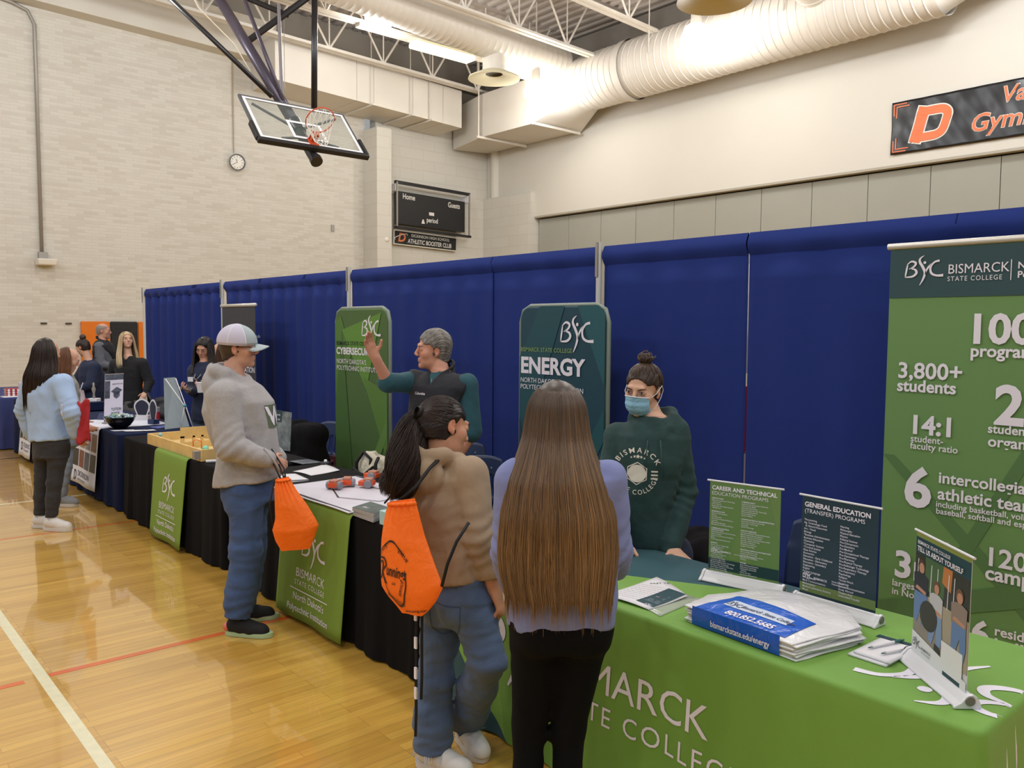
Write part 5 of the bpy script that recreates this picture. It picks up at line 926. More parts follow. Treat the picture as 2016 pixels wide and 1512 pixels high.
# girl with very long hair, seen from behind
p = Body('longhair', 'person with waist length brown hair in a periwinkle sweatshirt and black leggings', 47, 12, 0, 1.0, res=.009, dims=dict(hip=.155, waist=.14, chest=.165, sh=.185, dep=.12))
p.body(face=False); p.top(fabric('periwinkle_sweat', '#7a83b4'), 'sweatshirt', .022, sl=(.066, .060, .052), hem=-.055, fold=.006, dims=dict(hip=.158, waist=.160, sh=.165, chest=.155), h=.008)
p.trousers(mat('black_leggings', '#060607', .9, spec=.2), 'leggings', (.092, .055, .040), hip=.006, top=.08, fold=.002, butt=-.1)
for sd in 'LR': p.shoe(sd, mat('black_shoe', '#151516', .6), mat('white_sole', '#d4d2cd', .6))
long_hair(p, [(.118, 0, .01, .012, .012), (.110, 0, .012, .045, .05), (.09, 0, .014, .070, .083), (.05, 0, .014, .090, .104), (0, 0, .01, .098, .112), (-.06, 0, .014, .106, .118), (-.12, .0, .045, .125, .125), (-.19, .0, .085, .152, .122), (-.30, .005, .115, .178, .116), (-.42, .005, .118, .188, .112), (-.50, .005, .125, .180, .114), (-.56, .01, .135, .166, .116)], 3200, '#55483f', '#957148', 3, .0013, phimax=1.62, segs=46, ragged=.11, lift=.008, clump=.6)
# girl with the ponytail and the orange bag
p = Body('ponytail', 'person with a dark ponytail in a tan hoodie carrying an orange drawstring bag', -6, 15, 15, 1.02, skin='#c48e70', res=.0038, dims=dict(hip=.15, waist=.13, sh=.16, chest=.145))
p.body(hands=dict(R=dict(pn=(-.5, .75, -.2), curl=.85)), lips='#a85c52'); p.eyes('#1d1512', .5)
p.top(fabric('tan_hoodie', '#9f8a72', vary=.10, vscale=7), 'hoodie', .018, sl=(.070, .060, .048), hem=.035, hood=1.0, fold=.007, dims=dict(hip=.135, waist=.140), h=.007)
JEAN = fabric('washed_denim', '#4f6282', wr=.25, wrs=9, vary=.14, vscale=6)
JO = p.trousers(JEAN, 'jeans', (.094, .070, .082), hip=.012, top=.085, fold=.006, butt=-.02, end=.012, h=.007)
rn = np.random.RandomState(3); fr = MB()
for sd in 'LR':
    q = nz(p.J['an'+sd]-p.J['kn'+sd]); e = p.J['an'+sd]+q*.012; u_ = nz(np.cross(q, V(1, .3, 0))); w_ = np.cross(q, u_)
    for i in range(70): a = rn.uniform(0, 2*PI); d = u_*math.cos(a)+w_*math.sin(a); s0 = e+d*.076-q*.006; fr.tube([s0, s0+q*(.010+.012*rn.rand())+d*.004, s0+q*(.016+.02*rn.rand())+d*.012*rn.rand()+rn.randn(3)*.004], .0011, 4)
fr.build('frayed_hem', mat('pale_threads', '#b9c2d2', .8), JO, local=True)
mb = MB(); o = V(1.55, 2.20, .755); ux = V(.754, -.657, 0)
for pl in ([(0, 0, .004), (.06, .002, .004), (.12, 0, .004)], [(0, 0, .004), (.004, -.07, .004), (.012, -.12, .004)], [(.12, 0, .004), (.117, -.07, .004), (.11, -.125, .004)], [(.012, -.12, .004), (.06, -.145, .004), (.11, -.125, .004)]): mb.ribbon(pl, o, ux, UP)
decal(mb, bvh_of(JO), (.59, .80, -.05), .002).build('back_pocket', mat('denim_stitch', '#394a66', .8), JO, local=True)
for sd in 'LR': p.shoe(sd, mat('white_leather', '#d9d6d3', .45), mat('white_sole2', '#cfcbc6', .55), L=.255)
p.hair_cap('#1d1512', .010, -.06, res=.004, col2='#2a1d18'); TIE = (0, -1, .10); p.pulled(TIE, 900, '#2b1e18')
tie = p.on_head(TIE, .012)
MB().lathe([(.020, -.012), (.026, 0), (.020, .012)], tuple(tie), 16, tuple(nz(-p.hf))).build('hair_tie', mat('black_elastic', '#0e0d0e', .7), p.t, smooth=True)
def pony(p, pts, rads, n, c1, c2, seed, rad=.0013, wave=.012):
    rn = np.random.RandomState(seed); P = np.array(pts); m_ = 22; tt = np.linspace(0, 1, m_); S = np.linspace(0, 1, len(P)); L_ = np.stack([np.interp(tt, S, P[:, i]) for i in range(3)], 1)
    for _ in range(3): L_[1:-1] = (L_[:-2]+2*L_[1:-1]+L_[2:])/4
    rr = np.interp(tt, S, rads); T = np.gradient(L_, axis=0); T /= np.linalg.norm(T, axis=1)[:, None]; u = np.cross(T, V(0.6, 0.5, .1)); u /= np.linalg.norm(u, axis=1)[:, None]; w_ = np.cross(T, u); Cs, Co, Ra = [], [], []
    for i in range(n):
        a = rn.uniform(0, 2*PI); q = math.sqrt(rn.uniform(.15, 1)); e = rn.uniform(.78, 1.0); k = np.clip(tt*e, 0, 1)
        f = lambda A: np.stack([np.interp(k, tt, A[:, j]) for j in range(3)], 1); aa = a+.5*np.sin(tt*3+a*2)
        c = f(L_)+(f(u)*np.cos(aa)[:, None]+f(w_)*np.sin(aa)[:, None])*(q*np.interp(k, tt, rr))[:, None]+wave*np.sin(tt*8+a*3)[:, None]*tt[:, None]*f(u); Cs.append(c)
        Co.append(mix3(np.tile(rgb(c1), (m_, 1)), rgb(c2), tt)*(.6+.8*rn.rand())); Ra.append(rad*np.clip((1.03-tt)*5, .15, 1))
    return strands('ponytail_hair', Cs, np.array(Ra), HAIRM, p.t, Co)
pt_ = lambda *q: [V(x) for x in q]
pony(p, pt_(*PONY), [.02, .055, .070, .074, .070, .058, .03], 1700, '#221915', '#402f26', 4, wave=.020)
# boy in the cap
p = Body('boy', 'person in a white and grey cap and grey hoodie holding an orange drawstring bag', -34, 2, -6, 1.0, skin='#cf9c84', male=True, res=.0045, dims=dict(hip=.155, waist=.155, chest=.18, sh=.17, dep=.145))
p.body(hands=dict(R=dict(pn=(-.5, .8, 0), curl=.5)), lips='#b5746a', blush=.25); p.eyes('#5a4433', .9)
HG = fabric('heather_grey', '#a5a2a3', vary=.05, vscale=60)
HOODIE_B = p.top(HG, 'hoodie', .022, sleeve=.93, sl=(.092, .083, .062), hem=.0, hood=1.12, fold=.009, ff=17, dims=dict(dep=.175, hip=.172), h=.009, neck=.066)
p.trousers(fabric('blue_denim', '#3c5480', wr=.3, wrs=8, vary=.12, vscale=6), 'jeans', (.108, .090, .078), hip=.004, top=.10, fold=.007, ff=18, end=.03, h=.008)
for sd in 'LR':
    o = p.shoe(sd, mat('black_knit', '#141417', .8), mat('mint_sole', '#a9c39a', .5), L=.29, w_=.043, hgt=.028, laces='#1d1d20')
    d = nz((p.J['to'+sd]-p.J['an'+sd])*V(1, 1, 0)); MB().sph(p.J['an'+sd]*V(1, 1, 0)-d*.055+UP*.05, .035, 8, sc=(1, 1, .8)).build('heel_counter', mat('coral_heel', '#d9705c', .5), o, smooth=True, local=True)
p.hair_cap('#4a392c', .006, -.075, res=.005)
b = bvh_of(HOODIE_B); mb = MB(); o = p.J['chest']+p.f*.4-UP*.045-p.r*.03; ux = nz(np.cross(p.f, UP))*-1; mb.grid(lambda u, v: o-ux*(.14-.28*u)+UP*(.06-.135*v), 14, 8); decal(mb, b, -p.f, .003).build('chest_patch', mat('olive_patch', '#5d6a52', .8), HOODIE_B, local=True)
mb = MB(); mb.text('ILW', o-ux*-.13-UP*.055, -ux, UP, .15, .03); decal(mb, b, -p.f, .006).build('patch_lettering', LETW, HOODIE_B, local=True)
for q in (-1, 1): MB().tube([p.J['neck']+p.f*.13+p.r*.03*q-UP*.05, p.J['neck']+p.f*.165+p.r*.035*q-UP*.09, p.J['neck']+p.f*.195+p.r*.035*q-UP*.16], .0045, 8).build('drawstring', mat('grey_cord', '#c3c1c4', .8), HOODIE_B, smooth=True, local=True)
mb = MB(); wr = p.J['wrR']; mb.tube([wr-p.r*-.03+UP*.07-p.f*.02, wr+p.r*.035-UP*.0+p.f*.035, wr+p.r*.03-UP*.08+p.f*.075], .006, 8); mb.build('pocket_edge', HG, HOODIE_B, smooth=True, local=True)
def cap(p, m1, m2, m3):
    k = p.hs; H = p.H; th = .017
    def dome(u, v, e=0.0): a = v*PI*.5; b = 2*PI*u; rx, ry, rz = .076+th+e, .097+th+e, .092+th+e; return H(rx*math.cos(a)*math.sin(b), -.012+ry*math.cos(a)*math.cos(b), .026+rz*math.sin(a))
    t = MB(); nu, nv = 48, 14; vs = [dome(i/nu, j/(nv-1)*.985) for i in range(nu) for j in range(nv)]
    f = []; m = []
    for i in range(nu):
        for j in range(nv-1): f.append((i*nv+j, ((i+1) % nu)*nv+j, ((i+1) % nu)*nv+j+1, i*nv+j+1)); b = (i+.5)/nu; fr = min(b, 1-b) < .155; m.append(1 if fr else 0)
    n0 = t.n; t.add(vs, f); t.m = m; cr = t.build('cap_crown', [m1, m2], p.t, smooth=True); cr.modifiers.new('s', 'SOLIDIFY').thickness = .003
    MB().grid(lambda u, v: dome(u, -.02+v*.14, .0016), 48, 4, closed_u=True).build('cap_band', m3, cr, smooth=True, local=True)
    for b in (.155, .30, .5, .70, .845): MB().tube([dome(b, v/11, .002) for v in range(12)], .0035, 6).build('cap_seam', m3, cr, smooth=True, local=True)
    def bill(u, v): x = (u*2-1); w_ = .083; y = .095+(.078*math.sqrt(max(0, 1-x*x*.92)))*v; return H(w_*x*(1-.05*v), y-.028*(1-math.sqrt(max(0, 1-x*x)))*1.0, .026-.028*x*x-.012*v)
    b = MB().grid(bill, 25, 8).build('cap_bill', m2, p.t, smooth=True); b.modifiers.new('s', 'SOLIDIFY').thickness = .005
    MB().sph(H(0, -.012, .026+.092+th), .007, 6).build('cap_button', m3, cr, smooth=True, local=True)
    mb = MB(); o = H(.035, -.012+.118, .062); ux, uy = nz(-p.hr+p.hf*.35), nz(p.hu-p.hf*.35); mb.text('Adv', o, ux, uy, .03, .004); mb.build('cap_logo', mat('cap_logo_grey', '#7b858c', .7), cr, local=True)
cap(p, mat('white_mesh', '#cdc9dc', .8, bump=.4, bscale=900), mat('cap_grey', '#a9b6bb', .8, bump=.1, bscale=500), mat('cap_white', '#e0dce8', .7))
H = p.H   # dark framed glasses
g = MB()
for q in (-1, 1): g.tube([H(.034*q+.022*math.cos(a), .098+.002*math.cos(a), .006+.016*math.sin(a)) for a in np.linspace(0, 2*PI, 17)[:-1]], .0022, 6, closed=True); g.tube([H(.056*q, .095, .010), H(.074*q, .06, .012), H(.079*q, -.005, .010)], .0022, 6)
g.build('glasses', BLK, p.t, smooth=True)
# man in the vest
p = Body('man', 'person with grey hair in a black vest over a teal shirt, raising one hand', 154, 0, 3, 1.08, skin='#c8927b', male=True, res=.0042, dims=dict(hip=.17, waist=.17, chest=.185, sh=.18, dep=.15, neck=.064))
p.body(hands=dict(R=dict(pn=(-.35, -.55, .55), curl=.22, spread=0, L=.18)), lips='#a8665c', blush=.2); p.eyes('#5d554d', .7)
p.top(fabric('teal_shirt', '#1f4d58'), 'shirt', .012, sleeve=.53, sl=(.074, .066, .06), hem=.05, fold=.006, h=.009, cuff=False)
VEST = p.top(fabric('black_fleece', '#1a1c24', wr=.4), 'vest', .028, sl=(.07, .06, .05), sleeves='', hem=-.06, fold=.008, ff=14, h=.009, collar=.075, neck=.066, vneck=.06, dims=dict(sh=.215, chest=.19))
p.trousers(fabric('charcoal_trousers', '#23252b'), 'trousers', (.105, .08, .07), top=.05, h=.012)
for sd in 'LR': p.shoe(sd, mat('black_shoe', '#151516', .6), mat('black_sole', '#1a1a1a', .7))
p.hair_cap('#5d5954', .012, -.07, res=.004, col2='#87827c', front=.062, top=.006, grooves=.002)
mb = MB(); mb.text('Columbia', p.J['chest']+p.f*.4+p.r*.11+UP*.085, nz(np.cross(UP, p.f)), UP, .024, .01); decal(mb, bvh_of(VEST), -p.f, .003).build('chest_lettering', LETW, VEST, local=True)
MB().tube([p.J['neck']+p.f*(.115+.02*i)-UP*(.02+.11*i) for i in range(2)], .004, 6).build('zip', STEEL, VEST, local=True)
# woman in the mask
p = Body('masked', 'person in a pale blue face mask and dark green hoodie leaning on the table', 195, 11, 4, 1.03, skin='#d0a58c', res=.0036, dims=dict(hip=.16, waist=.155, chest=.17, sh=.175, dep=.125))
body_m = p.body(hands=dict(L=dict(pn=(-.1, 0, -1), curl=.10, spread=.5), R=dict(pn=(0, 0, -1), curl=.2)), lips='#b4786c'); p.eyes('#33241c', .85)
HGN = fabric('green_hoodie', '#1c3b3a', vary=.12, vscale=30)
hood_m = p.top(HGN, 'hoodie', .024, sl=(.070, .066, .050), hem=-.03, hood=.88, hz=-.004, fold=.008, ff=18, h=.008, dims=dict(hip=.135, waist=.125, sh=.16, chest=.145), neck=.056)
p.trousers(fabric('dark_denim', '#1c2740'), 'jeans', (.095, .07, .06), top=.05, h=.012)
for sd in 'LR': p.shoe(sd, mat('black_shoe', '#151516', .6), mat('black_sole', '#1a1a1a', .7))
p.hair_cap('#2f231e', .010, -.07, res=.004, col2='#45352c'); TIE = (0.05, -.25, .97); p.pulled(TIE, 1100, '#4a3a30', lowz=-.75)
tie = p.on_head(TIE, .012); rn = np.random.RandomState(5); Cs, Co = [], []
for i in range(420):   # messy top knot
    a = rn.uniform(0, 2*PI); el = rn.uniform(-.2, 1.2); d = V(math.cos(a)*math.cos(el), math.sin(a)*math.cos(el), math.sin(el)); R_ = rn.uniform(.018, .042); t = np.linspace(0, 1, 14); c0 = tie+p.hu*.018; ax2 = nz(rn.randn(3)); e1 = nz(np.cross(ax2, d)); e2 = np.cross(ax2, e1)
    loop = c0+R_*.75*(np.cos(t*4.4+a)[:, None]*e1+np.sin(t*4.4+a)[:, None]*e2)*V(1.25, 1.25, .8)+(d*.030*rn.rand()**3)*t[:, None]**3; Cs.append(loop); Co.append(np.tile(mix3(rgb('#2b1e19')[None], rgb('#8a6f5e'), np.array([rn.rand()**2*.8]))[0], (14, 1)))
strands('top_knot', Cs, .0017, HAIRM, p.t, np.array(Co))
k = p.hs; H = p.H
def mask(u, v):
    a = (u*2-1); x = .062*math.sin(a*1.35)/math.sin(1.35); z = .000-.108*v; y0 = .119*math.cos(a*1.08)**.8-.008; nose = .012*math.exp(-(a/.22)**2)*(1-v)*(1 if v < .9 else 1); chin = -.03*max(0, v-.62)/.38; pl = .0022*math.sin(v*PI*6)*(1 if .15 < v < .85 else 0); return H(x*(1-.14*max(0, v-.55)), y0+nose+chin+pl+.004*math.sin(v*PI), z-.010*abs(a)*(1-v)+.012*(abs(a)**2)*v-.006*(1-v)*(abs(a)))
mk = MB().grid(mask, 33, 25).build('face_mask', mat('mask_blue', '#8fc1e0', .75, bump=.15, bscale=500, wr=.25, wrs=40), p.t, smooth=True); mk.modifiers.new('s', 'SOLIDIFY').thickness = .002
MB().tube([mask(u, .015)+k*p.hf*.001 for u in np.linspace(0, 1, 25)], .0028, 6).build('mask_edge', mat('mask_white', '#e2e8ee', .7), mk, smooth=True, local=True)
for q in (0, 1): MB().tube([mask(q, .06), H((q*2-1)*.080, .03, -.005), H((q*2-1)*.088, -.020, .024), H((q*2-1)*.088, -.034, .0), H((q*2-1)*.083, -.018, -.035), H((q*2-1)*.076, .03, -.075), mask(q, .9)], .0018, 6).build('ear_loop', mat('mask_white'), mk, smooth=True, local=True)
b = bvh_of(hood_m); mb = MB(); c0 = p.spine(.60)+p.r*.055; ux, uy, dr = -p.r, p.ax, -p.f; ux = nz(np.cross(uy, p.f))
o = c0+p.f*.5+ux*(-.012); uy2 = nz(uy)
mb.text('BISMARCK', o, ux, uy2, .034, .012, align='CENTER', sp=1.5, warp=arc_warp(.098)); mb.text('STATE COLLEGE', o, ux, uy2, .032, .012, align='CENTER', sp=1.25, warp=arc_warp(.100, True))
for i, s_ in enumerate((.006, .008, .012, .008, .006)): a = (i-2)*.2; mb.poly([((.080*math.sin(a))+s_*(1 if j % 2 == 0 else .42)*math.sin(j*PI/5), .080*math.cos(a)+s_*(1 if j % 2 == 0 else .42)*math.cos(j*PI/5)) for j in range(10)], o, ux, uy2)
for sx in (-1, 1):
    for j in range(3): mb.add([o+ux*(sx*.066)+uy2*(.018-.017*j), o+ux*(sx*.098)+uy2*(.018-.017*j), o+ux*(sx*.098)+uy2*(.010-.017*j), o+ux*(sx*.066)+uy2*(.010-.017*j)], [(0, 1, 2, 3)])
hexg = lambda R_: [(R_*math.cos(PI/6+i*PI/3+.0), R_*1.02*math.sin(PI/6+i*PI/3)) for i in range(6)]
def ringpoly(r0, r1):
    a, c = hexg(r0), hexg(r1); mb.add([o+ux*q[0]+uy2*q[1] for q in a+c], [(i, (i+1) % 6, 6+(i+1) % 6, 6+i) for i in range(6)])
ringpoly(.054, .049)
mb.grid(lambda u, v: o+ux*(.043*v*math.cos(2*PI*u))+uy2*(.042*v*math.sin(2*PI*u)), 24, 5)
decal(mb, b, dr, .003).build('chest_print', mat('cream_print', '#d8d2c6', .7), hood_m, local=True)
for q in (-1, 1): MB().tube([p.J['neck']+p.f*.135+p.r*.03*q-UP*.085, p.J['neck']+p.f*.165+p.r*.035*q-UP*.14, p.J['neck']+p.f*.175+p.r*.04*q-UP*(.21 if q > 0 else .26)], .003, 6).build('drawstring', mat('green_cord', '#2c4f4c', .8), hood_m, smooth=True, local=True)
# girl in light blue
p = Body('bluegirl', 'person with long dark hair in a light blue sweatshirt and black jeans', 18, 8, 0, 1.0, skin='#c89a80', res=.008, dims=dict(hip=.15, waist=.15, chest=.17, sh=.18, dep=.12))
p.body(hands=dict(R=dict(pn=(.5, .6, 0), curl=.5)), face=True)
sw = p.top(fabric('light_blue_sweat', '#a3bce0'), 'sweatshirt', .026, sl=(.084, .078, .060), hem=.02, fold=.008, h=.011, dims=dict(hip=.15))
p.trousers(fabric('black_denim', '#2f2e31', wr=.4), 'jeans', (.085, .064, .052), hip=.006, top=.1, fold=.004, h=.011, end=-.01)
for sd in 'LR': p.shoe(sd, mat('white_leather', '#d9d6d3', .45), mat('white_sole2', '#cfcbc6', .55), L=.27)
long_hair(p, [(.118, 0, .01, .02, .02), (.10, 0, .012, .065, .07), (.05, 0, .012, .09, .105), (0, 0, .01, .10, .115), (-.08, -.01, .015, .12, .12), (-.2, -.02, .04, .165, .135), (-.3, -.03, .05, .16, .13), (-.44, -.045, .055, .12, .12)], 1300, '#2a1f1a', '#33241c', 8, .002, phimax=1.9, ragged=.12, wave=.006, segs=18)
mb = MB(); mb.text('HOPE', p.J['elR']*.45+p.J['shR']*.55-UP*.06-nz(V(.656, .7515, 0))*.3, (0, 0, -1), (.754, -.657, 0), .04, .01); decal(mb, bvh_of(sw), (.656, .7515, 0), .004).build('sleeve_print', LETW, sw, local=True)
# friend beside her, mostly hidden
p = Body('hidden', 'person with reddish hair half hidden behind the girl in light blue', -15, 22, 0, .95, skin='#cf9e86', res=.009)
p.body(hands=dict(R=dict(pn=(.5, .5, 0), curl=.4))); p.eyes('#6b4a34'); p.top(fabric('camo_grey', '#8d8a84', vary=.35, vscale=14), 'sweatshirt', .02, h=.013, hem=-.02); p.trousers(fabric('light_denim', '#8c98aa'), 'jeans', (.085, .065, .055), h=.013, top=.05)
for sd in 'LR': p.shoe(sd, mat('grey_knit', '#8d8f92', .8), mat('white_sole2'), L=.26)
long_hair(p, [(.115, 0, .01, .02, .02), (.10, 0, .012, .06, .07), (.05, 0, .012, .085, .10), (0, 0, .01, .092, .108), (-.1, 0, .02, .11, .11), (-.26, 0, .02, .11, .11)], 450, '#6b4630', '#7d5437', 9, .0024, phimax=1.9, segs=14)
# woman with the bun
p = Body('bun', 'person with a dark hair bun in a navy jacket bending over the far table', 128, 26, 0, 1.0, skin='#c99b82', res=.010, dims=dict(dep=.14, waist=.16))
p.body(hands=dict(L=dict(pn=(0, 0, -1), curl=.4), R=dict(pn=(0, 0, -1), curl=.4))); p.eyes('#2b1f1a'); p.top(fabric('navy_jacket', '#1a2440'), 'jacket', .03, sl=(.085, .075, .055), h=.015, collar=.03, hem=-.08); p.trousers(fabric('dark_trousers', '#14151a'), 'trousers', h=.018, top=.05)
for sd in 'LR': p.shoe(sd, mat('black_shoe', '#151516', .6), mat('black_sole', '#1a1a1a', .7), laces=None)
p.hair_cap('#2a1e19', .012, -.07, res=.008); MB().sph(p.on_head((0, -.45, .9), .03), .045, 10).build('hair_bun', mat('bun_hair', '#3a2b24', .5, bump=.6, bscale=40), p.t, smooth=True)
# bald man at the back
p = Body('bald', 'person with a shaved head in a black vest, standing by the orange wall pads', -28, 2, 0, 1.03, skin='#c9957c', male=True, res=.010, dims=dict(dep=.13))
p.body(hands=dict(R=dict(pn=(0, .5, -.5), curl=.5)), blush=.2); p.eyes('#6b5a4d'); p.top(fabric('grey_shirt', '#5d6068'), 'shirt', .016, sl=(.074, .064, .05), h=.015); p.top(fabric('black_vest', '#17171b'), 'vest', .03, sleeves='', h=.015, collar=.05, hem=-.1); p.trousers(fabric('dark_trousers', '#14151a'), 'trousers', h=.018)
for sd in 'LR': p.shoe(sd, mat('black_shoe', '#151516', .6), mat('black_sole', '#1a1a1a', .7), laces=None)
p.hair_cap('#8d8079', .003, -.06, res=.008, bald=1)
# blonde woman
p = Body('blonde', 'person with long blonde hair in a black top standing with a hand on her hip', 268, -11, 0, 1.0, skin='#d3a78f', res=.008, dims=dict(sh=.18, chest=.165, waist=.15))
p.body(hands=dict(L=dict(pn=(.3, .6, -.3), curl=.35), R=dict(pn=(0, .5, 0), curl=.4))); p.eyes('#7b5f47')
p.top(fabric('black_top', '#111218'), 'blouse', .018, sl=(.078, .066, .05), h=.012, hem=-.06, vneck=.10); p.trousers(fabric('grey_trousers', '#5b5856'), 'trousers', (.1, .08, .08), h=.015, top=.05)
for sd in 'LR': p.shoe(sd, mat('black_shoe', '#151516', .6), mat('black_sole', '#1a1a1a', .7), laces=None)
p.hair_cap('#b59a76', .012, -.08, res=.006, col2='#cdb48e')
long_hair(p, [(.112, 0, .01, .02, .02), (.10, 0, .012, .06, .07), (.05, 0, .012, .088, .10), (0, 0, .0, .098, .105), (-.1, 0, -.005, .115, .11), (-.2, 0, -.02, .135, .12), (-.34, 0, -.04, .14, .14)], 800, '#b89c76', '#e0cfac', 12, .0024, phimax=2.35, segs=16)
# woman with the lanyard
p = Body('lanyard', 'person with black fringe and lanyard in a navy jacket, holding a phone and paper cup', 222, 20, 5, 1.0, skin='#c6937b', res=.008)
p.body(hands=dict(L=dict(pn=(.2, .4, .2), curl=.6), R=dict(pn=(.4, .0, .6), curl=.5))); p.eyes('#211814')
p.top(fabric('navy_jacket', '#1a2440'), 'jacket', .022, sl=(.078, .068, .05), h=.012, hem=-.12); p.trousers(fabric('mid_denim', '#5d7390'), 'jeans', (.09, .07, .065), h=.014, top=.0)
for sd in 'LR': p.shoe(sd, mat('black_shoe', '#151516', .6), mat('black_sole', '#1a1a1a', .7), laces=None)
p.hair_cap('#14100f', .014, -.08, res=.006, front=.054, sides=False)
long_hair(p, [(.116, 0, .01, .02, .02), (.10, 0, .012, .065, .075), (.05, 0, .008, .092, .108), (0, 0, -.002, .102, .112), (-.08, 0, -.005, .11, .11), (-.18, 0, -.01, .12, .12), (-.28, 0, -.03, .125, .13)], 600, '#141010', '#5f554d', 14, .0024, phimax=2.3, segs=14)
mb = MB(); mb.tube([p.J['neck']+p.r*.07+UP*.0, p.J['chest']+p.f*.15+p.r*.03, p.J['chest']+p.f*.155-UP*.03, p.J['chest']+p.f*.15-p.r*.03, p.J['neck']-p.r*.07], .006, 6); mb.build('lanyard', mat('grey_lanyard', '#8b8a8c', .7), p.t, smooth=True)
MB().obox(p.J['chest']+p.f*.16-UP*.02+p.r*.07, (p.r, p.f, UP), (.035, .003, .025)).build('name_badge', mat('white_paper', '#dfdee2', .6), p.t)
LANY = p
# friend behind the cap
p = Body('friend', 'person in a dark top whose face shows just behind the white cap', 146, 4, 0, 1.0, skin='#cf9f86', res=.009)
p.body(hands=dict(L=dict(pn=(0, .5, 0), curl=.4))); p.eyes('#4a3628'); p.top(fabric('black_top', '#111218'), 'sweater', .02, h=.014); p.trousers(fabric('dark_trousers', '#14151a'), 'trousers', h=.018)
for sd in 'LR': p.shoe(sd, mat('black_shoe', '#151516', .6), mat('black_sole', '#1a1a1a', .7), laces=None)
long_hair(p, [(.112, 0, .01, .02, .02), (.10, 0, .012, .06, .07), (.05, 0, .012, .088, .10), (0, 0, .0, .098, .105), (-.1, 0, .0, .105, .10), (-.25, 0, -.0, .11, .11)], 500, '#4a3426', '#6b4e38', 15, .0024, phimax=1.9, segs=14)
# ------------------------------------------------------------------ drawstring bags
ORG = mat('orange_bag_cloth', '#ff7410', .6, bump=.12, bscale=500, wr=.25, wrs=14)
def draw_bag(label, rows, bulge, nrm, pleat=.006):   # rows: (left point, right point) from the gathered mouth down to the base
    Lp = np.array([r_[0] for r_ in rows], float); Rp = np.array([r_[1] for r_ in rows], float); n = nz(nrm); t = thing('drawstring_bag', label, 'bag', tuple((Lp[-1]+Rp[-1])/2)); k = len(rows)
    def pt(u, v, s):
        i = v*(k-1); i0 = min(k-2, int(i)); w_ = i-i0; a = Lp[i0]*(1-w_)+Lp[i0+1]*w_; b = Rp[i0]*(1-w_)+Rp[i0+1]*w_; q = a+(b-a)*u
        return q+n*s*(bulge*math.sin(PI*u)**.6*min(1, v*2.5+.18)*min(1, (1-v)*3.2+.03)+pleat*math.sin(u*38+1)*max(0, 1-v*2.2)*math.sin(PI*u)**.5)+n*.008*math.sin(5*v+3*u)*math.sin(PI*u)
    m = MB(); m.grid(lambda u, v: pt(u, v, 1), 44, 34); m.grid(lambda u, v: pt(1-u, v, -1), 30, 24); o = m.build('bag_body', ORG, t, smooth=True)
    m = MB(); m.tube([pt(u, .035, 1)+n*.003*math.sin(u*38+1) for u in np.linspace(0.02, .98, 25)], .008, 8); m.build('gathered_rim', ORG, t, smooth=True)
    return t, o, pt
BK = mat('black_cord', '#121113', .7)
P2B = [((1.711, 2.672, 1.128), (1.724, 2.52, 1.163)), ((1.709, 2.695, 1.085), (1.728, 2.495, 1.10)), ((1.700, 2.700, 1.02), (1.733, 2.470, 1.03)), ((1.696, 2.705, .966), (1.735, 2.435, .97)), ((1.692, 2.703, .90), (1.737, 2.395, .91)), ((1.689, 2.698, .80), (1.739, 2.362, .862)), ((1.695, 2.66, .765), (1.735, 2.40, .80)), ((1.705, 2.62, .735), (1.728, 2.44, .755)), ((1.710, 2.585, .712), (1.722, 2.472, .728))]
t, o, pt = draw_bag('orange drawstring bag printed with a black store logo', P2B, .035, (-1, -.1, 0)); BAG_T = t
t['label'] = 'orange drawstring bag printed with a black logo, on the back of the tan hoodie'
b = bvh_of(o); mb = MB(); D_ = ((1.4, 2.605, .862), (0, -1, 0), (0, 0, 1)); oo, ux, uy = V(D_[0]), V(D_[1]), V(D_[2])
sh = [(-.072, .085, .003), (-.03, .115, .006), (0, .13, .007), (.03, .118, .006), (.068, .085, .004)]; mb.ribbon(sh, oo, ux, uy)
mb.ribbon([(-.055, -.02, .003), (-.02, -.075, .004), (.01, -.11, .006), (.03, -.12, .007)], oo, ux, uy); mb.ribbon([(.072, .03, .004), (.080, -.03, .006), (.06, -.09, .007), (.03, -.12, .007), (.012, -.112, .006)], oo, ux, uy); mb.ribbon([(-.082, .05, .004), (-.05, .055, .008), (-.035, .03, .008), (-.07, .0, .004)], oo, ux, uy)
mb.ribbon([(-.085, .03, .004), (-.06, .04, .008), (-.062, .0, .010), (-.075, -.03, .006)], oo, ux, uy); mb.ribbon([(-.066, .005, .004), (-.045, -.03, .010), (-.03, -.04, .004)], oo, ux, uy)
mb.text('unnings', oo+ux*-.035-uy*.005, ux, uy*1.15, .052, .018, .28, sx=.72); mb.text('Ltd', oo+ux*.0-uy*.036, ux, uy, .016, .01, .2)
mb.text('QUALITY', oo+uy*.015-ux*.012, ux, uy, .019, .012, align='CENTER', warp=lambda v: arc_warp(.082)(v)@np.array([[.80, .6], [-.6, .80]])); mb.text('VALUE', oo+uy*.015+ux*.010, ux, uy, .019, .012, align='CENTER', warp=lambda v: arc_warp(.082)(v)@np.array([[.80, -.6], [.6, .80]]))
mb.text('SERVICE', oo+ux*.05-uy*.075, ux, uy, .018, .012, warp=lambda v: v@np.array([[.3, .95], [-.95, .3]])); mb.text('SELECTION', oo+ux*-.035-uy*.085, ux, uy, .018, .012, warp=lambda v: v@np.array([[.93, -.36], [.36, .93]]))
mb.text('www.runnings.com', oo+ux*.045-uy*.14, ux*.97+uy*.24, uy, .016, .012)
decal(mb, b, (1, 0, 0), .003).build('bag_print', mat('bag_print', '#1a1112', .6), t)
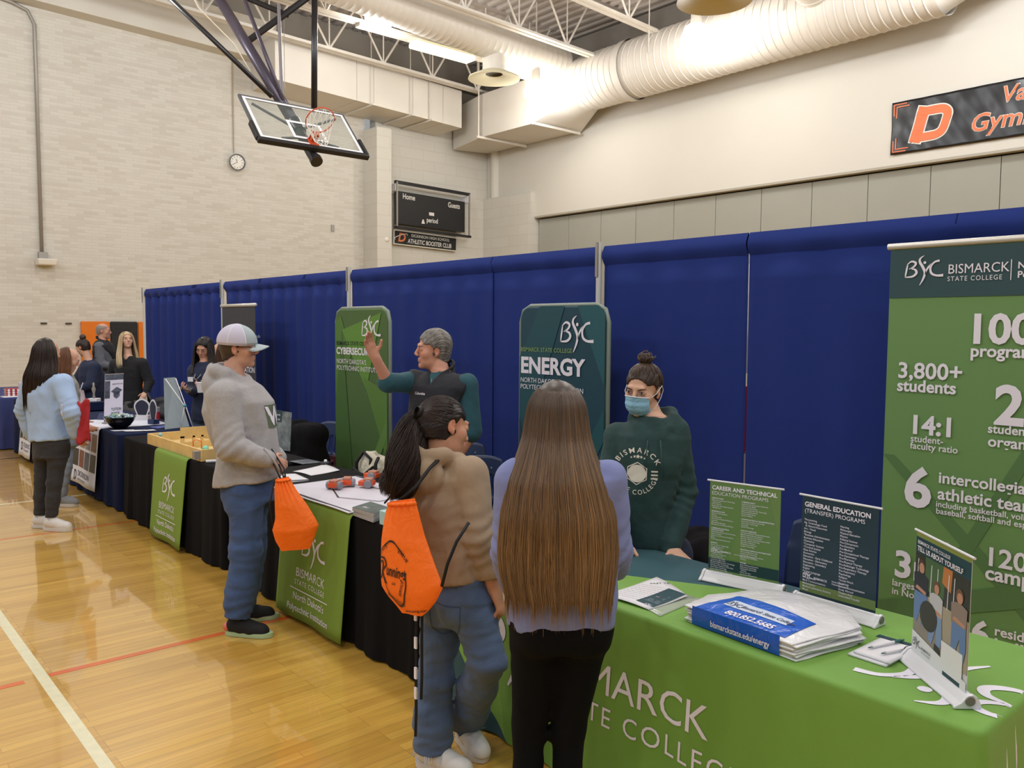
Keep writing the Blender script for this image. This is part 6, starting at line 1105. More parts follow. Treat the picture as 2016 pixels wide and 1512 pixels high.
m = MB(); m.tube([(1.716, 2.585, 1.155), (1.745, 2.54, 1.20), (1.80, 2.53, 1.265), (1.90, 2.56, 1.312), (1.97, 2.58, 1.30)], .005, 8); m.tube([(1.716, 2.60, 1.15), (1.75, 2.555, 1.20), (1.805, 2.54, 1.268), (1.90, 2.57, 1.316)], .004, 8); m.tube([(1.735, 2.366, .865), (1.745, 2.345, .95), (1.77, 2.325, 1.03), (1.83, 2.33, 1.09)], .006, 8); m.build('cord', BK, t, smooth=True)
m = MB(); m.tube([(1.70, 2.69, 1.12), (1.74, 2.72, 1.13), (1.80, 2.76, 1.16)], .004, 6); m.build('cord', BK, t, smooth=True)
b3 = lambda *q: [(V(a)-V(.0, .06, 0), V(c)-V(0, .06, 0)) for a, c in q]
t, o, pt = draw_bag('orange drawstring bag hanging from the wrist of the boy in the cap', b3(((2.012, 4.366, .945), (2.066, 4.322, .958)), ((2.003, 4.369, .896), (2.098, 4.285, .88)), ((2.002, 4.365, .80), (2.14, 4.245, .80)), ((2.001, 4.36, .72), (2.168, 4.21, .73)), ((1.985, 4.365, .66), (2.182, 4.195, .689)), ((1.995, 4.35, .60), (2.16, 4.205, .62)), ((2.019, 4.323, .541), (2.14, 4.22, .557))), .055, (-.66, -.75, 0), .008)
m = MB(); m.tube([(2.03, 4.29, .95), (2.035, 4.40, 1.03), (2.05, 4.50, 1.075)], .005, 8); m.tube([(2.045, 4.28, .955), (2.075, 4.39, 1.0), (2.09, 4.49, 1.05)], .005, 8); m.tube([(2.05, 4.27, .955), (2.075, 4.33, .99), (2.06, 4.46, 1.09)], .005, 8); m.tube([(1.99, 4.30, .66), (1.985, 4.33, .80), (2.01, 4.32, .94)], .004, 6); m.build('cord', BK, t, smooth=True)
t = thing('lanyard', 'black lanyard with white lettering hanging below the orange bag on the tan hoodie', 'lanyard', (1.79, 2.6, .3)); m = MB()
for dx, ln in ((0, .30), (.016, .45)): m.tube([(1.775+dx, 2.585-dx, .74), (1.776+dx, 2.59-dx, .6), (1.778+dx, 2.592-dx, ln), (1.78+dx, 2.60-dx, ln-.1)], .007, 4)
m.build('strap', BK, t); m = MB()
for z in (.67, .56, .44, .36): m.box((1.765, 2.575, z), (1.772, 2.588, z+.045))
m.build('strap_print', LETW, t)
# ------------------------------------------------------------------ things on the green table
PAPER = mat('white_paper', '#dfdee2', .6)
def sheet(name, label, cat, pts, m, th=.0015, z=ZT, group=None, bend=0.0):   # flat sheet from four corners (x, y)
    mb = MB(); P = [V(p[0], p[1], z) for p in pts]; n = 8
    def f(u, v, e): a = P[0]*(1-u)+P[1]*u; c = P[3]*(1-u)+P[2]*u; q = a*(1-v)+c*v; return q+UP*(.0012+e+bend*math.sin(PI*u)*.5+bend*max(0, v-.5)*1.2)
    mb.grid(lambda u, v: f(u, v, 0), n, n); o = mb.build(name, m, None, smooth=True); s_ = o.modifiers.new('s', 'SOLIDIFY'); s_.thickness = th; s_.offset = 1; tag(o, label, cat, group); return o
flp = [(2.352, 2.105), (2.345, 1.93), (2.60, 1.94), (2.79, 2.34)]
sheet('plastic_sheet', 'clear plastic sheet under the fast track flyer', 'sheet', [(2.40, 2.02), (2.355, 1.866), (2.629, 1.889), (2.64, 2.03)], mat('clear_sheet', '#cfd9c6', .15, alpha=.55), .002)
fl = sheet('flyer', 'open flyer printed fast track with a dark teal foot, beside the sweatshirt sleeve', 'flyer', [(2.365, 2.16), (2.375, 1.935), (2.60, 1.925), (2.70, 2.16)], PAPER, .0012, ZT+.003, bend=.012)
b = bvh_of(fl); mb = MB(); mb.cm = 0; mb.grid(lambda u, v: V(2.37+.235*u, 1.937+.085*v, ZT+.2), 8, 6); mb.cm = 1
ux, uy = V(-.05, -.0, 0)+V(0, -1, 0)*0+V(1, .0, 0), V(0, 1, 0); ux, uy = V(0, -1, 0), V(1, 0, 0)
ux, uy = nz(V(.9, -.12, 0)), nz(V(.12, .9, 0))
for k, s_ in enumerate(('', '')): pass
mb.text('FAST TRACK?', (2.60, 2.115, ZT+.2), (.62, -.78, 0), (.78, .62, 0), .022, .02); 
for k in range(9): mb.text('Start college courses early with online classes', (2.40+.022*k, 2.14, ZT+.2), (.15, -.99, 0), (.99, .15, 0), .0065, .01)
mb.cm = 2
for k in range(4): mb.text('Earn credit on your own schedule from anywhere', (2.44+.024*k, 2.005, ZT+.2), (.12, -.99, 0), (.99, .12, 0), .004, .02); mb.text('Apply online at the college website today', (2.452+.024*k, 2.005, ZT+.2), (.12, -.99, 0), (.99, .12, 0), .004, .02)
bsc(mb, (2.40, 1.965, ZT+.2), (.12, -.99, 0), (.99, .12, 0), .022); mb.cm = 3; mb.grid(lambda u, v: V(2.50+.03*u, 1.975+.03*v, ZT+.2), 3, 3)
decal(mb, b, (0, 0, -1), .002).build('print', [mat('flyer_teal', '#17414a', .5), mat('grey_print', '#6d6f78', .6), LETW, mat('flyer_red', '#b3565a', .5)], fl, local=True)
# stack of folded plastic bags
PLB = mat('white_plastic_bag', '#e3e3e6', .25, wr=.25, wrs=14, spec=.6); BLU = mat('blue_bag_print', '#1d5cc4', .25, wr=.2, wrs=14)
t = thing('bag_stack', 'stack of white plastic bags with a blue college print on the green table', 'plastic bags', (2.5, 1.5, ZT)); rn = random.Random(4); tops = []
for k in range(9):
    j = lambda s: rn.uniform(-s, s); z0 = ZT+.002+k*.0065; e = .010; q = [(2.395+j(e), 1.775+j(e)), (2.36+j(e), 1.335+j(e)*1.5), (2.66+j(e)*1.6, 1.27+j(e)*2.5), (2.78+j(e)*2, 1.38+j(e)*2), (2.83+j(e), 1.58+j(e)), (2.80+j(e), 1.70+j(e)), (2.55+j(e), 1.79+j(e))]
    mb = MB(); C = V(np.mean([a[0] for a in q]), np.mean([a[1] for a in q]), 0); n = len(q); ring = []
    for a in range(n):
        for s in range(5): w_ = s/5; ring.append(V(*(V(q[a])*(1-w_)+V(q[(a+1) % n])*w_), 0))
    m_ = len(ring); vs = []; lv = [(1.0, .0), (1.004, .003), (.985, .006), (.75, .0075), (.4, .009), (.0, .010)]
    puff = .010 if k == 8 else .001
    for sc_, dz in lv:
        for i, p_ in enumerate(ring): w_ = C+(p_-C)*sc_; vs.append((w_[0], w_[1], z0+dz*.9+puff*(1-sc_)*2+.0018*math.sin(i*1.9+k)*sc_))
    fs = [(a*m_+i, a*m_+(i+1) % m_, (a+1)*m_+(i+1) % m_, (a+1)*m_+i) for a in range(len(lv)-1) for i in range(m_)]+[tuple(range(m_))[::-1]]
    mb.add(vs, fs); tops.append(mb.build('plastic_bag', PLB, t, smooth=True))
b = bvh_of(tops[-1]); Q = lambda u, v: V(2.375+.018*(1-u)+(.20-.02*u)*v, 1.735-.355*u+(.01-.04*v)*(.5-u)-.03*v, ZT+.3); mb = MB(); mb.grid(Q, 30, 14); decal(mb, b, (0, 0, -1), .0025); 
front = MB(); front.grid(lambda u, v: V(2.357+.024*(1-u)-.004*math.sin(v*PI), 1.742-.36*u, ZT+.004+.066*v), 30, 6); mb.v += front.v; mb.f += [tuple(i+mb.n for i in q) for q in front.f]; mb.m += front.m; mb.n += front.n
mb.build('blue_print', BLU, t, smooth=True)
ux, uy = nz(Q(1, .5)-Q(0, .5)), nz(Q(.5, 1)-Q(.5, 0)); mb = MB()
mb.grid(lambda u, v: Q(.12+.74*u, .42+.28*v), 24, 6); decal(mb, b, (0, 0, -1), .004).build('white_panel', mat('bag_white_panel', '#c9d3e6', .3), t)
mb = MB(); bsc(mb, Q(.2, .47), ux, uy, .036); mb.text('Bismarck State College', Q(.29, .5), ux, uy, .027, .012, .25, sx=.86); decal(mb, b, (0, 0, -1), .0055).build('panel_lettering', mat('panel_navy', '#33415f', .5), t)
mb = MB(); mb.text('800.852.5685', Q(.28, .12), ux, uy, .045, .022, sx=.8); decal(mb, b, (0, 0, -1), .005); m2 = MB(); fo = V(2.352+.024*.75, 1.742-.36*.24, ZT+.022); m2.text('bismarckstate.edu/energy', fo-V(.004, 0, 0), nz(V(-.024, -.36, 0)), UP, .030, .016, sx=.78); mb.v += m2.v; mb.f += [tuple(i+mb.n for i in q) for q in m2.f]; mb.m += m2.m; mb.n += m2.n
mb.build('lettering', LETW, t)
# notepads and pens
for k, lb in enumerate(('white college notepad lying underneath beside the tabletop banner with the photo', 'white notepad on top with two pens on it')):
    d = .012*k; o = sheet('notepad', lb, 'notepad', [(2.540+d, 1.245-d), (2.535+d, 1.12-d*.6), (2.74+d, 1.12-d), (2.75+d, 1.24-d)], PAPER, .007, ZT+.0085*k, 'white notepads')
    if k: MB().obox((2.745, 1.185, ZT+.0165), (V(0, 1, 0), V(1, 0, 0), UP), (.06, .014, .0006)).build('teal_heading', mat('mini_teal'), o, local=True)
for (a, c), lb in ((((2.600, 1.205), (2.735, 1.165)), 'white pen with green tip, left one on the notepad'), (((2.585, 1.155), (2.715, 1.112)), 'white pen with green tip, right one on the notepad')):
    a, c = V(*a, ZT+.0235), V(*c, ZT+.0245); d = nz(c-a); t = thing('pen', lb, 'pen', tuple((a+c)/2), 0, 'college pens'); MB().tube([a, a+d*.015, c], [.002, .0045, .0048], 10).build('barrel', PAPER, t, smooth=True, sharp=40); MB().tube([c-d*.028, c+d*.004], .0052, 10).build('grip', mat('pen_teal', '#1f5a52', .4), t, smooth=True, sharp=40); MB().tube([c+d*.004, c+d*.018], [.004, .003], 8).build('clicker', mat('pen_teal'), t); MB().tube([a-d*.004, a+d*.014], [.0015, .0044], 8).build('tip', mat('pen_teal'), t)
for k in range(5): sheet('leaflet', 'printed leaflets in a loose pile on the teal table end, beside the long brown hair', 'leaflet', [(2.60+.01*k, 3.14-.02*k), (2.63-.01*k, 2.93), (2.86, 2.95+.01*k), (2.84, 3.16-.015*k)], mat('leaflet_grey%d' % (k % 2), ('#c9c9cc', '#8d8f95')[k % 2], .5, vary=.3, vscale=30), .003, ZT+.004*k, 'leaflets behind the long haired person')
# ------------------------------------------------------------------ robot table
t = thing('robot_mat', 'white playing mat bordered by a thick black line on the black table', 'mat', (2.6, 4.6, ZT)); mb = MB(); mb.grid(lambda u, v: V(2.305+.63*u, 4.02+.97*v+.0*u, ZT+.013+.002*math.sin(v*9+u*5)), 20, 26); mb.build('sheet', mat('mat_white', '#dcd9e4', .45), t, smooth=True, solid=.003)
mb = MB(); z = ZT+.0172; A = lambda x, y: (x, y, z)
def stripe(pts, w_): mb.ribbon([(p[0], p[1], w_) for p in pts], (0, 0, z), (1, 0, 0), (0, 1, 0), 1, 1)
stripe([(2.33, 4.98), (2.33, 4.04)], .014); stripe([(2.92, 4.98), (2.92, 4.04)], .016)
for seg in (((2.72, 4.83), (2.585, 4.72)), ((2.585, 4.72), (2.47, 4.43)), ((2.47, 4.43), (2.60, 4.17)), ((2.72, 4.83), (2.79, 4.60)), ((2.79, 4.60), (2.80, 4.37)), ((2.80, 4.37), (2.73, 4.18)), ((2.73, 4.18), (2.60, 4.17))): stripe(seg, .010)
mb.build('track_lines', mat('track_black', '#201e22', .5), t)
RO = mat('robot_orange', '#e0542a', .4); RC = mat('robot_clear', '#c98a72', .3); RG = mat('robot_grey', '#8a8a92', .4)
for (x, y, a), lb in (((2.585, 4.665, .5), 'orange toy robot car nearest the table edge'), ((2.69, 4.70, .9), 'orange toy robot car in the middle of the three on the track'), ((2.765, 4.585, 2.3), 'orange toy robot car right of the pair on the track'), ((2.935, 4.80, 2.0), 'orange toy robot car at the back edge of the white mat')):
    t = thing('toy_robot', lb, 'toy robot', (x, y, ZT), 0, 'orange toy robots'); d = V(math.cos(a), math.sin(a), 0); r_ = V(d[1], -d[0], 0); c = V(x, y, ZT+.018)
    MB().obox(c+UP*.028, (d, r_, UP), (.05, .032, .016)).build('chassis', RO, t, bevel=.006); MB().obox(c+UP*.052+d*-.012, (d, r_, UP), (.03, .026, .010)).build('cover', RC, t, bevel=.006); MB().obox(c+d*.045+UP*.026, (d, r_, UP), (.008, .018, .012)).build('sensor', PAPER, t)
    for q in (-1, 1): MB().lathe([(.0, .012), (.024, .012), (.027, .006), (.027, -.006), (.024, -.012), (.0, -.012)], tuple(c+r_*.038*q-d*.018+UP*.026), 20, tuple(r_)).build('wheel', RG, t, smooth=True, sharp=40)
t = thing('magazine_stack', 'stack of grey college magazines at the corner of the black table', 'magazines', (2.39, 3.93, ZT)); rn = random.Random(2)
for k in range(5):
    j = lambda: rn.uniform(-.006, .006); mb = MB(); P = [(2.318+j(), 3.995+j()), (2.325+j(), 3.79+j()), (2.47+j(), 3.85+j()), (2.47+j(), 4.06+j())]; mb.prism(P, (0, 0, ZT+.001+.0095*k), (1, 0, 0), (0, 1, 0), .009); o = mb.build('magazine', mat('magazine_side', '#a7a9ab', .5), t)
mb = MB(); mb.prism(P, (0, 0, ZT+.0485), (1, 0, 0), (0, 1, 0), .001); mb.build('cover', mat('magazine_cover', '#4f5a57', .35, vary=.5, vscale=12), t); mb = MB(); mb.text('BSC', (2.36, 3.97, ZT+.0503), (.05, -1, 0), (1, .05, 0), .03, .02); mb.build('cover_lettering', LETW, t)
tag(MB().box((2.33, 3.64, ZT), (2.45, 3.74, ZT+.075)).build('card_box', mat('pale_aqua', '#a9cdd0', .5), bevel=.003), 'small pale aqua box beside the magazine stack', 'box')
sheet('paper_sheet', 'large white printed sheet lying behind the robot mat', 'paper', [(2.70, 5.50), (2.72, 5.26), (2.97, 5.30), (3.01, 5.60)], PAPER, .001, ZT+.001, bend=.01)
for k in range(3): sheet('brochure', 'grey brochure in the small pile at the hip of the boy', 'brochure', [(2.50+.01*k, 5.42), (2.49, 5.12+.02*k), (2.62, 5.10), (2.65, 5.40-.02*k)], mat('leaflet_grey1' if k == 1 else 'white_paper', '#8d8f95', .5), .003, ZT+.004*k, 'brochures beside the robot mat')
sheet('magazine', 'magazine with a dark photo cover behind the boy, near the table back', 'magazine', [(2.88, 5.93), (2.90, 5.74), (3.06, 5.72), (3.04, 5.93)], mat('mag_photo', '#5f646a', .4, vary=.6, vscale=18), .004)
t = thing('tap_bell', 'black round buzzer with a white button on the black table', 'buzzer', (3.017, 5.687, ZT)); MB().lathe([(0, .028), (.03, .028), (.036, .022), (.038, 0)], (3.017, 5.60, ZT+.001), 20).build('base', BLK, t, smooth=True, sharp=40); MB().lathe([(0, .045), (.010, .043), (.013, .028)], (3.017, 5.60, ZT+.001), 14).build('button', PAPER, t, smooth=True)
# brochure stand at the back of the game table
t = thing('brochure_stand', 'leaning brochure display board with a printed photo, seen past the grey hoodie', 'display', (3.12, 6.68, ZT)); A_, B_, C_, D0 = V(3.02, 6.62, ZT+.01), V(3.10, 6.36, ZT+.01), V(3.16, 6.44, 1.07), V(3.08, 6.70, 1.08)
mb = MB(); nn = nz(np.cross(B_-A_, D0-A_)); mb.add([A_, B_, C_, D0, A_+nn*.006, B_+nn*.006, C_+nn*.006, D0+nn*.006], [(0, 1, 2, 3), (7, 6, 5, 4), (0, 4, 5, 1), (1, 5, 6, 2), (2, 6, 7, 3), (3, 7, 4, 0)]); mb.build('board', mat('board_photo', '#6a7376', .5, vary=.6, vscale=16), t)
mb = MB(); u_ = nz(B_-A_); v_ = nz(D0-A_); sg = -1 if np.dot(nn, V(-1, -1, 0)) < 0 else 1; off = nn*(.008 if sg > 0 else -.002)
mb.add([D0+off-v_*.10, D0+off-v_*.10+u_*.16, D0+off+u_*.16, D0+off], [(0, 1, 2, 3)]); mb.build('teal_heading', mat('mini_teal'), t)
mb = MB()
for k in range(4): mb.text('BISMARCK STATE' if k % 2 else 'COLLEGE', D0+off*1.3-v_*(.028+.02*k)+u_*.012, u_, v_, .017, .02)
mb.build('lettering', LETW, t)
# wooden game box
WOOD = mat('pale_wood', '#d8b878', .55, vary=.12, vscale=9); t = thing('wooden_game_box', 'pale wooden tabletop game box with a holed back board', 'game box', (2.62, 6.95, ZT)); z0, z1 = ZT+.002, ZT+.095; x0, x1, y0, y1 = 2.345, 2.86, 6.33, 7.60
for lo, hi in (((x0, y0, z0), (x0+.02, y1, z1)), ((x1-.02, y0, z0), (x1, y1, z1)), ((x0+.02, y0, z0), (x1-.02, y0+.02, z1)), ((x0+.02, y1-.02, z0), (x1-.02, y1, z1))): MB().box(lo, hi).build('side_board', WOOD, t, bevel=.003)
MB().box((x0+.02, y0+.02, z0), (x1-.02, y1-.02, z0+.02)).build('floor_board', WOOD, t)
mb = MB(); yb = 7.20; xa, xb = 2.50, 2.78
for a, c, e, g in ((xa, xb, z1-.015, z1+.075), (xa, xa+.03, z0+.02, z1), (xb-.03, xb, z0+.02, z1), (xa+.10, xa+.12, z0+.02, z1), (xa+.175, xa+.195, z0+.02, z1)): mb.box((a, yb, e), (c, yb+.018, g))
mb.build('holed_board', WOOD, t); MB().box((x0+.02, 6.98, z0+.02), (x1-.02, 6.99, z1-.02)).build('divider', WOOD, t)
for x, y in ((2.48, 6.86), (2.60, 6.62)): MB().tube([(x, y, z0+.02), (x, y, z1), (x+.02, y-.02, z1+.012), (x+.05, y-.05, z1), (x+.05, y-.05, z0+.03)], .005, 8).build('orange_peg', mat('peg_orange', '#e0702c', .4), t, smooth=True)
MB().sph((2.42, 6.43, z1-.01), .026, 10).build('mint_ball', mat('mint_plastic', '#7fd6b4', .4), t, smooth=True); MB().sph((2.40, 7.42, z1), .018, 8).build('blue_ball', mat('sky_plastic', '#8cc5d6', .4), t, smooth=True); MB().box((2.30, 6.335, z0+.02), (2.347, 6.385, z1-.01)).build('latch', STEEL, t)
tag(MB().tube([(2.36, 6.27, ZT+.012), (2.44, 6.24, ZT+.012)], [.012, .012], 10).build('white_cap', PAPER), 'small white plastic piece lying at the end of the game box', 'game piece')
# ------------------------------------------------------------------ navy tables
t = thing('candy_bowl', 'shiny dark metal bowl heaped with wrapped mints on the white cloth', 'bowl', (2.47, 8.9, ZT)); MB().lathe([(.06, .002), (.10, .03), (.135, .075), (.150, .115), (.156, .118), (.146, .112), (.128, .07), (.09, .03), (.0, .012)], (2.49, 8.92, ZT+.004), 40).build('bowl', mat('dark_steel', '#3a3a40', .16, metal=.85), t, smooth=True)
rn = random.Random(8); CM = [mat('mint_white', '#dfe6e0', .4), mat('mint_green', '#9cc9a4', .4), mat('mint_blue', '#8fa6c9', .4)]; base_c = None
for k in range(90):
    a = rn.uniform(0, 6.28); q = .125*math.sqrt(rn.random()); z = ZT+.115+.035*(1-(q/.13)**2)*rn.uniform(.6, 1.0); r3 = [nz([rn.gauss(0, 1) for _ in range(3)])]; r3.append(nz(np.cross(r3[0], UP))); r3.append(np.cross(r3[0], r3[1]))
    o = MB().obox((2.49+q*math.cos(a), 8.92+q*math.sin(a), z), r3, (.014, .009, .005)).build('mint', CM[k % 3]); tag(o, 'wrapped mint in the heap filling the dark metal bowl', 'mint', 'mints in the bowl')
NAVP = mat('navy_print', '#27365f', .5); GRYP = mat('grey_photo', '#5a6070', .5, vary=.5, vscale=20)
t = thing('tabletop_banner', 'small tuition freeze banner standing on the navy table', 'tabletop banner', (2.56, 9.43, ZT)); A_, B_ = V(2.455, 9.37, ZT+.003), V(2.665, 9.46, ZT+.003); u_ = nz(B_-A_); L_ = np.linalg.norm(B_-A_); lean = V(.04, .06, 0); v_ = nz(V(.05, .09, .52)); Hh = .52
n_ = nz(np.cross(u_, v_)); n_ = n_ if np.dot(n_, -A_) > 0 else -n_
MB().obox((A_+B_)/2+v_*(Hh/2+.01), (u_, n_, v_), (L_/2, .001, Hh/2)).build('sheet', mat('white_print'), t); o_ = A_+n_*.002
def pz(mb, x0, y0, x1, y1, k): mb.add([o_+u_*x0*L_+v_*(.01+y0*Hh)+n_*k, o_+u_*x1*L_+v_*(.01+y0*Hh)+n_*k, o_+u_*x1*L_+v_*(.01+y1*Hh)+n_*k, o_+u_*x0*L_+v_*(.01+y1*Hh)+n_*k], [(0, 1, 2, 3)])
mb = MB(); pz(mb, 0, .88, 1, 1, 0); pz(mb, 0, .5, .28, .86, 0); pz(mb, .62, .52, .74, .58, 0); pz(mb, .0, .03, .24, .14, 0.0003); q = o_+n_*.0006
mb.poly([(.32*L_, .66*Hh), (.64*L_, .75*Hh), (.95*L_, .68*Hh), (.64*L_, .59*Hh)], q, u_, v_); mb.poly([(.46*L_, .66*Hh), (.82*L_, .66*Hh), (.80*L_, .55*Hh), (.64*L_, .50*Hh), (.48*L_, .55*Hh)], q, u_, v_); mb.build('print', GRYP, t)
mb = MB(); mb.text('TUITION', q+u_*.36*L_+v_*.26*Hh, u_, v_, .042, .02, sx=.75); mb.text('FREEZE', q+u_*.36*L_+v_*.17*Hh, u_, v_, .042, .02, sx=.8); mb.text('MADE FOR YOU', q+u_*.40*L_+v_*.8*Hh, u_, v_, .018, .01); mb.build('lettering', mat('dark_letters'), t); MB().obox((A_+B_)/2+V(0, 0, .01), (u_, n_, UP), (L_/2, .03, .01)).build('foot', STEEL, t)
MB().bar(A_+v_*(Hh+.01), B_+v_*(Hh+.01), .005, 6).build('top_rail', STEEL, t)
t = thing('name_tent', 'navy Dickinson name sign behind the candy bowl', 'sign', (2.8, 9.7, ZT)); A_, B_ = V(2.68, 9.62, ZT+.003), V(2.86, 9.40, ZT+.003); u_ = nz(B_-A_); n_ = V(-.77, -.63, 0); MB().prism([(0, 0), (-.05, .075), (-.10, 0)], A_, n_*-1*-1, UP, .28).build('card', NAVP, t)
mb = MB(); mb.text('DICKINSON', A_+u_*.02+n_*.003+UP*.028+n_*.0, u_, nz(UP-n_*.6), .038, .02, sx=.95); mb.text('STATE UNIVERSITY', A_+u_*.04+n_*.006+UP*.010, u_, nz(UP-n_*.6), .016, .01); mb.build('lettering', LETW, t)
for (x, y, h, lb) in ((2.90, 9.55, .24, 'white edged dark cut-out figure standing left of the grey trousers'), (2.86, 9.05, .27, 'slim cut-out stand with a navy foot near the table end')):
    t = thing('cutout_stand', lb, 'cut-out', (x, y, ZT)); u_ = nz(V(.76, -.65, 0)) if h < .25 else nz(V(.3, -.95, 0)); n_ = V(-u_[1], u_[0], 0)*-1; w_ = .085 if h < .25 else .06
    sh = [(w_*math.cos(a)*(1+.12*math.sin(3*a)), h*.5+h*.46*math.sin(a)) for a in np.linspace(0, 2*PI, 29)[:-1]]; MB().prism(sh, (x, y, ZT+.01), u_, UP, .004).build('board', PAPER, t); MB().prism([(a*.82, h*.5+(b-h*.5)*.85) for a, b in sh], V(x, y, ZT+.01)+np.cross(u_, UP)*.0055, u_, UP, .001).build('dark_print', mat('dark_navy_print', '#262b3d', .5), t)
    MB().obox((x, y, ZT+.03), (u_, np.cross(u_, UP), UP), (w_*.9, .035, .028)).build('foot', NAVP if h > .25 else PAPER, t, bevel=.006)
t = thing('red_cup', 'red jar standing between the cut-out figure and the grey trousers', 'jar', (2.98, 9.45, ZT)); MB().lathe([(0, .002), (.04, .002), (.042, .10)], (3.0, 9.4, ZT), 20).build('jar', mat('red_plastic', '#b02a36', .35), t, smooth=True, sharp=40); MB().lathe([(.043, .10), (.043, .15), (0, .152)], (3.0, 9.4, ZT), 20).build('lid', mat('clear_lid', '#8d9096', .3), t, smooth=True, sharp=40)
for k, q in enumerate([[(2.36, 8.80), (2.37, 8.70), (2.55, 8.62), (2.56, 8.72)], [(2.42, 8.72), (2.45, 8.58), (2.62, 8.50), (2.64, 8.60)], [(2.58, 8.56), (2.60, 8.48), (2.70, 8.46), (2.70, 8.56)]]): sheet('brochure', 'white brochure fanned out in front of the candy bowl', 'brochure', q, PAPER, .002, ZT+.003*k+.001, 'brochures fanned on the navy table')
sheet('brochure', 'blue flyer fan on the navy table below the small navy foot', 'brochure', [(2.75, 8.85), (2.78, 8.66), (2.95, 8.70), (2.97, 8.9)], mat('blue_flyer', '#4a5aa6', .5, vary=.6, vscale=40), .003)
t = thing('display_stand', 'back of a grey tabletop banner with thin bent poles on the navy table', 'display', (2.95, 8.60, ZT)); A_, B_ = V(2.80, 8.52, ZT+.004), V(3.08, 8.62, ZT+.004); top_ = V(.02, .28, .50)
MB().add([A_, B_, B_+top_-V(.06, 0, 0), A_+top_+V(.08, .02, 0)], [(0, 1, 2, 3)]).build('panel', mat('grey_panel', '#8f9ba0', .6), t, solid=.003); P0 = A_+top_
MB().tube([B_+V(.0, -.1, 0), B_+V(-.04, -.02, .22), B_+top_*.98-V(.06, .02, 0)], .005, 6).build('pole', PAPER, t, smooth=True); MB().tube([B_+V(-.12, -.08, 0), B_+V(-.05, -.02, .22), A_+top_*.98+V(.09, 0, 0)], .005, 6).build('pole', PAPER, t, smooth=True); MB().sph(B_+V(-.045, -.02, .22), .016, 8).build('hub', mat('teal_hub', '#2e8fa0', .4), t, smooth=True)
# second navy table and the far table
t = thing('pedestal_award', 'small metallic figure on a printed block on the second navy table', 'award', (2.93, 11.5, ZT)); MB().obox((2.93, 11.6, ZT+.05), (nz(V(.76, -.65, 0)), nz(V(.65, .76, 0)), UP), (.06, .06, .05)).build('block', PAPER, t, bevel=.004); MB().lathe([(0, .1), (.02, .1), (.012, .16), (.028, .22), (.012, .26), (.016, .29), (0, .31)], (2.93, 11.6, ZT), 12).build('figure', STEEL, t, smooth=True)
t = thing('plastic_bag', 'crumpled pinkish paper wrap with a straw between the girls and the navy jacket', 'wrapper', (2.6, 11.4, ZT)); mb = MB(); mb.grid(lambda u, v: V(2.66+.11*math.cos(2*PI*u)*(1-.3*v)*(1+.15*math.sin(u*31)), 11.3+.11*math.sin(2*PI*u)*(1-.3*v), ZT+.004+.20*v+.03*math.sin(u*19)*v), 26, 8, closed_u=True); mb.build('wrap', mat('pink_paper', '#cdbcc0', .6), t, smooth=True); MB().bar((2.66, 11.3, ZT+.12), (2.72, 11.25, ZT+.33), .006, 6).build('straw', PAPER, t)
for q, lb in (([(2.40, 11.3), (2.42, 11.05), (2.70, 11.0), (2.72, 11.3)], 'white paper on the second navy table beside the light blue sleeve'), ([(2.75, 12.4), (2.75, 12.0), (3.02, 12.0), (3.02, 12.4)], 'white paper near the hands of the person with the bun'), ([(2.75, 11.45), (2.76, 11.2), (3.0, 11.2), (3.0, 11.45)], 'white paper in front of the small metallic figure')): sheet('paper_sheet', lb, 'paper', q, PAPER, .003)
tag(MB().box((2.72, 10.98, ZT), (3.0, 11.12, ZT+.10)).build('storage_box', NAVYC, bevel=.005), 'dark blue box at the near end of the second navy table', 'box')
t = thing('gift_box', 'red box with white dots on the farthest table', 'box', (2.4, 13.9, ZT)); MB().box((2.33, 13.85, ZT+.002), (2.52, 14.05, ZT+.11)).build('box', mat('red_paper', '#a3242d', .5), t); mb = MB()
for k in range(9): y = 13.88+.07*(k % 3); mb.lathe([(0, .0), (.018, .0)], (2.329, y, ZT+.02+.035*(k//3)), 10, (-1, 0, 0)); mb.lathe([(0, .0), (.018, .0)], (2.36+.06*(k % 3), 13.849, ZT+.02+.035*(k//3)), 10, (0, -1, 0))
mb.build('dots', PAPER, t)
tag(MB().box((2.58, 14.2, ZT), (2.60, 14.4, ZT+.17)).build('display_card', PAPER), 'white upright card beside the red dotted box', 'card')
sheet('paper_sheet', 'white papers at the near end of the farthest table', 'paper', [(2.25, 13.9), (2.26, 13.65), (2.5, 13.65), (2.5, 13.9)], PAPER, .004)
t = thing('red_tote', 'flat red cloth bag held by the girl in light blue', 'bag', (1.87, 7.87, .77)); mb = MB(); mb.grid(lambda u, v: V(1.845+.07*u-.02*v*(1-u), 7.80-.055*u, 1.14-.36*v-.02*math.sin(u*6))+V(-.6, -.75, 0)*(.012*math.sin(v*7+u*4)), 12, 16); mb.build('panel', mat('red_cloth', '#a81f2b', .7, wr=.4), t, smooth=True, solid=.02)
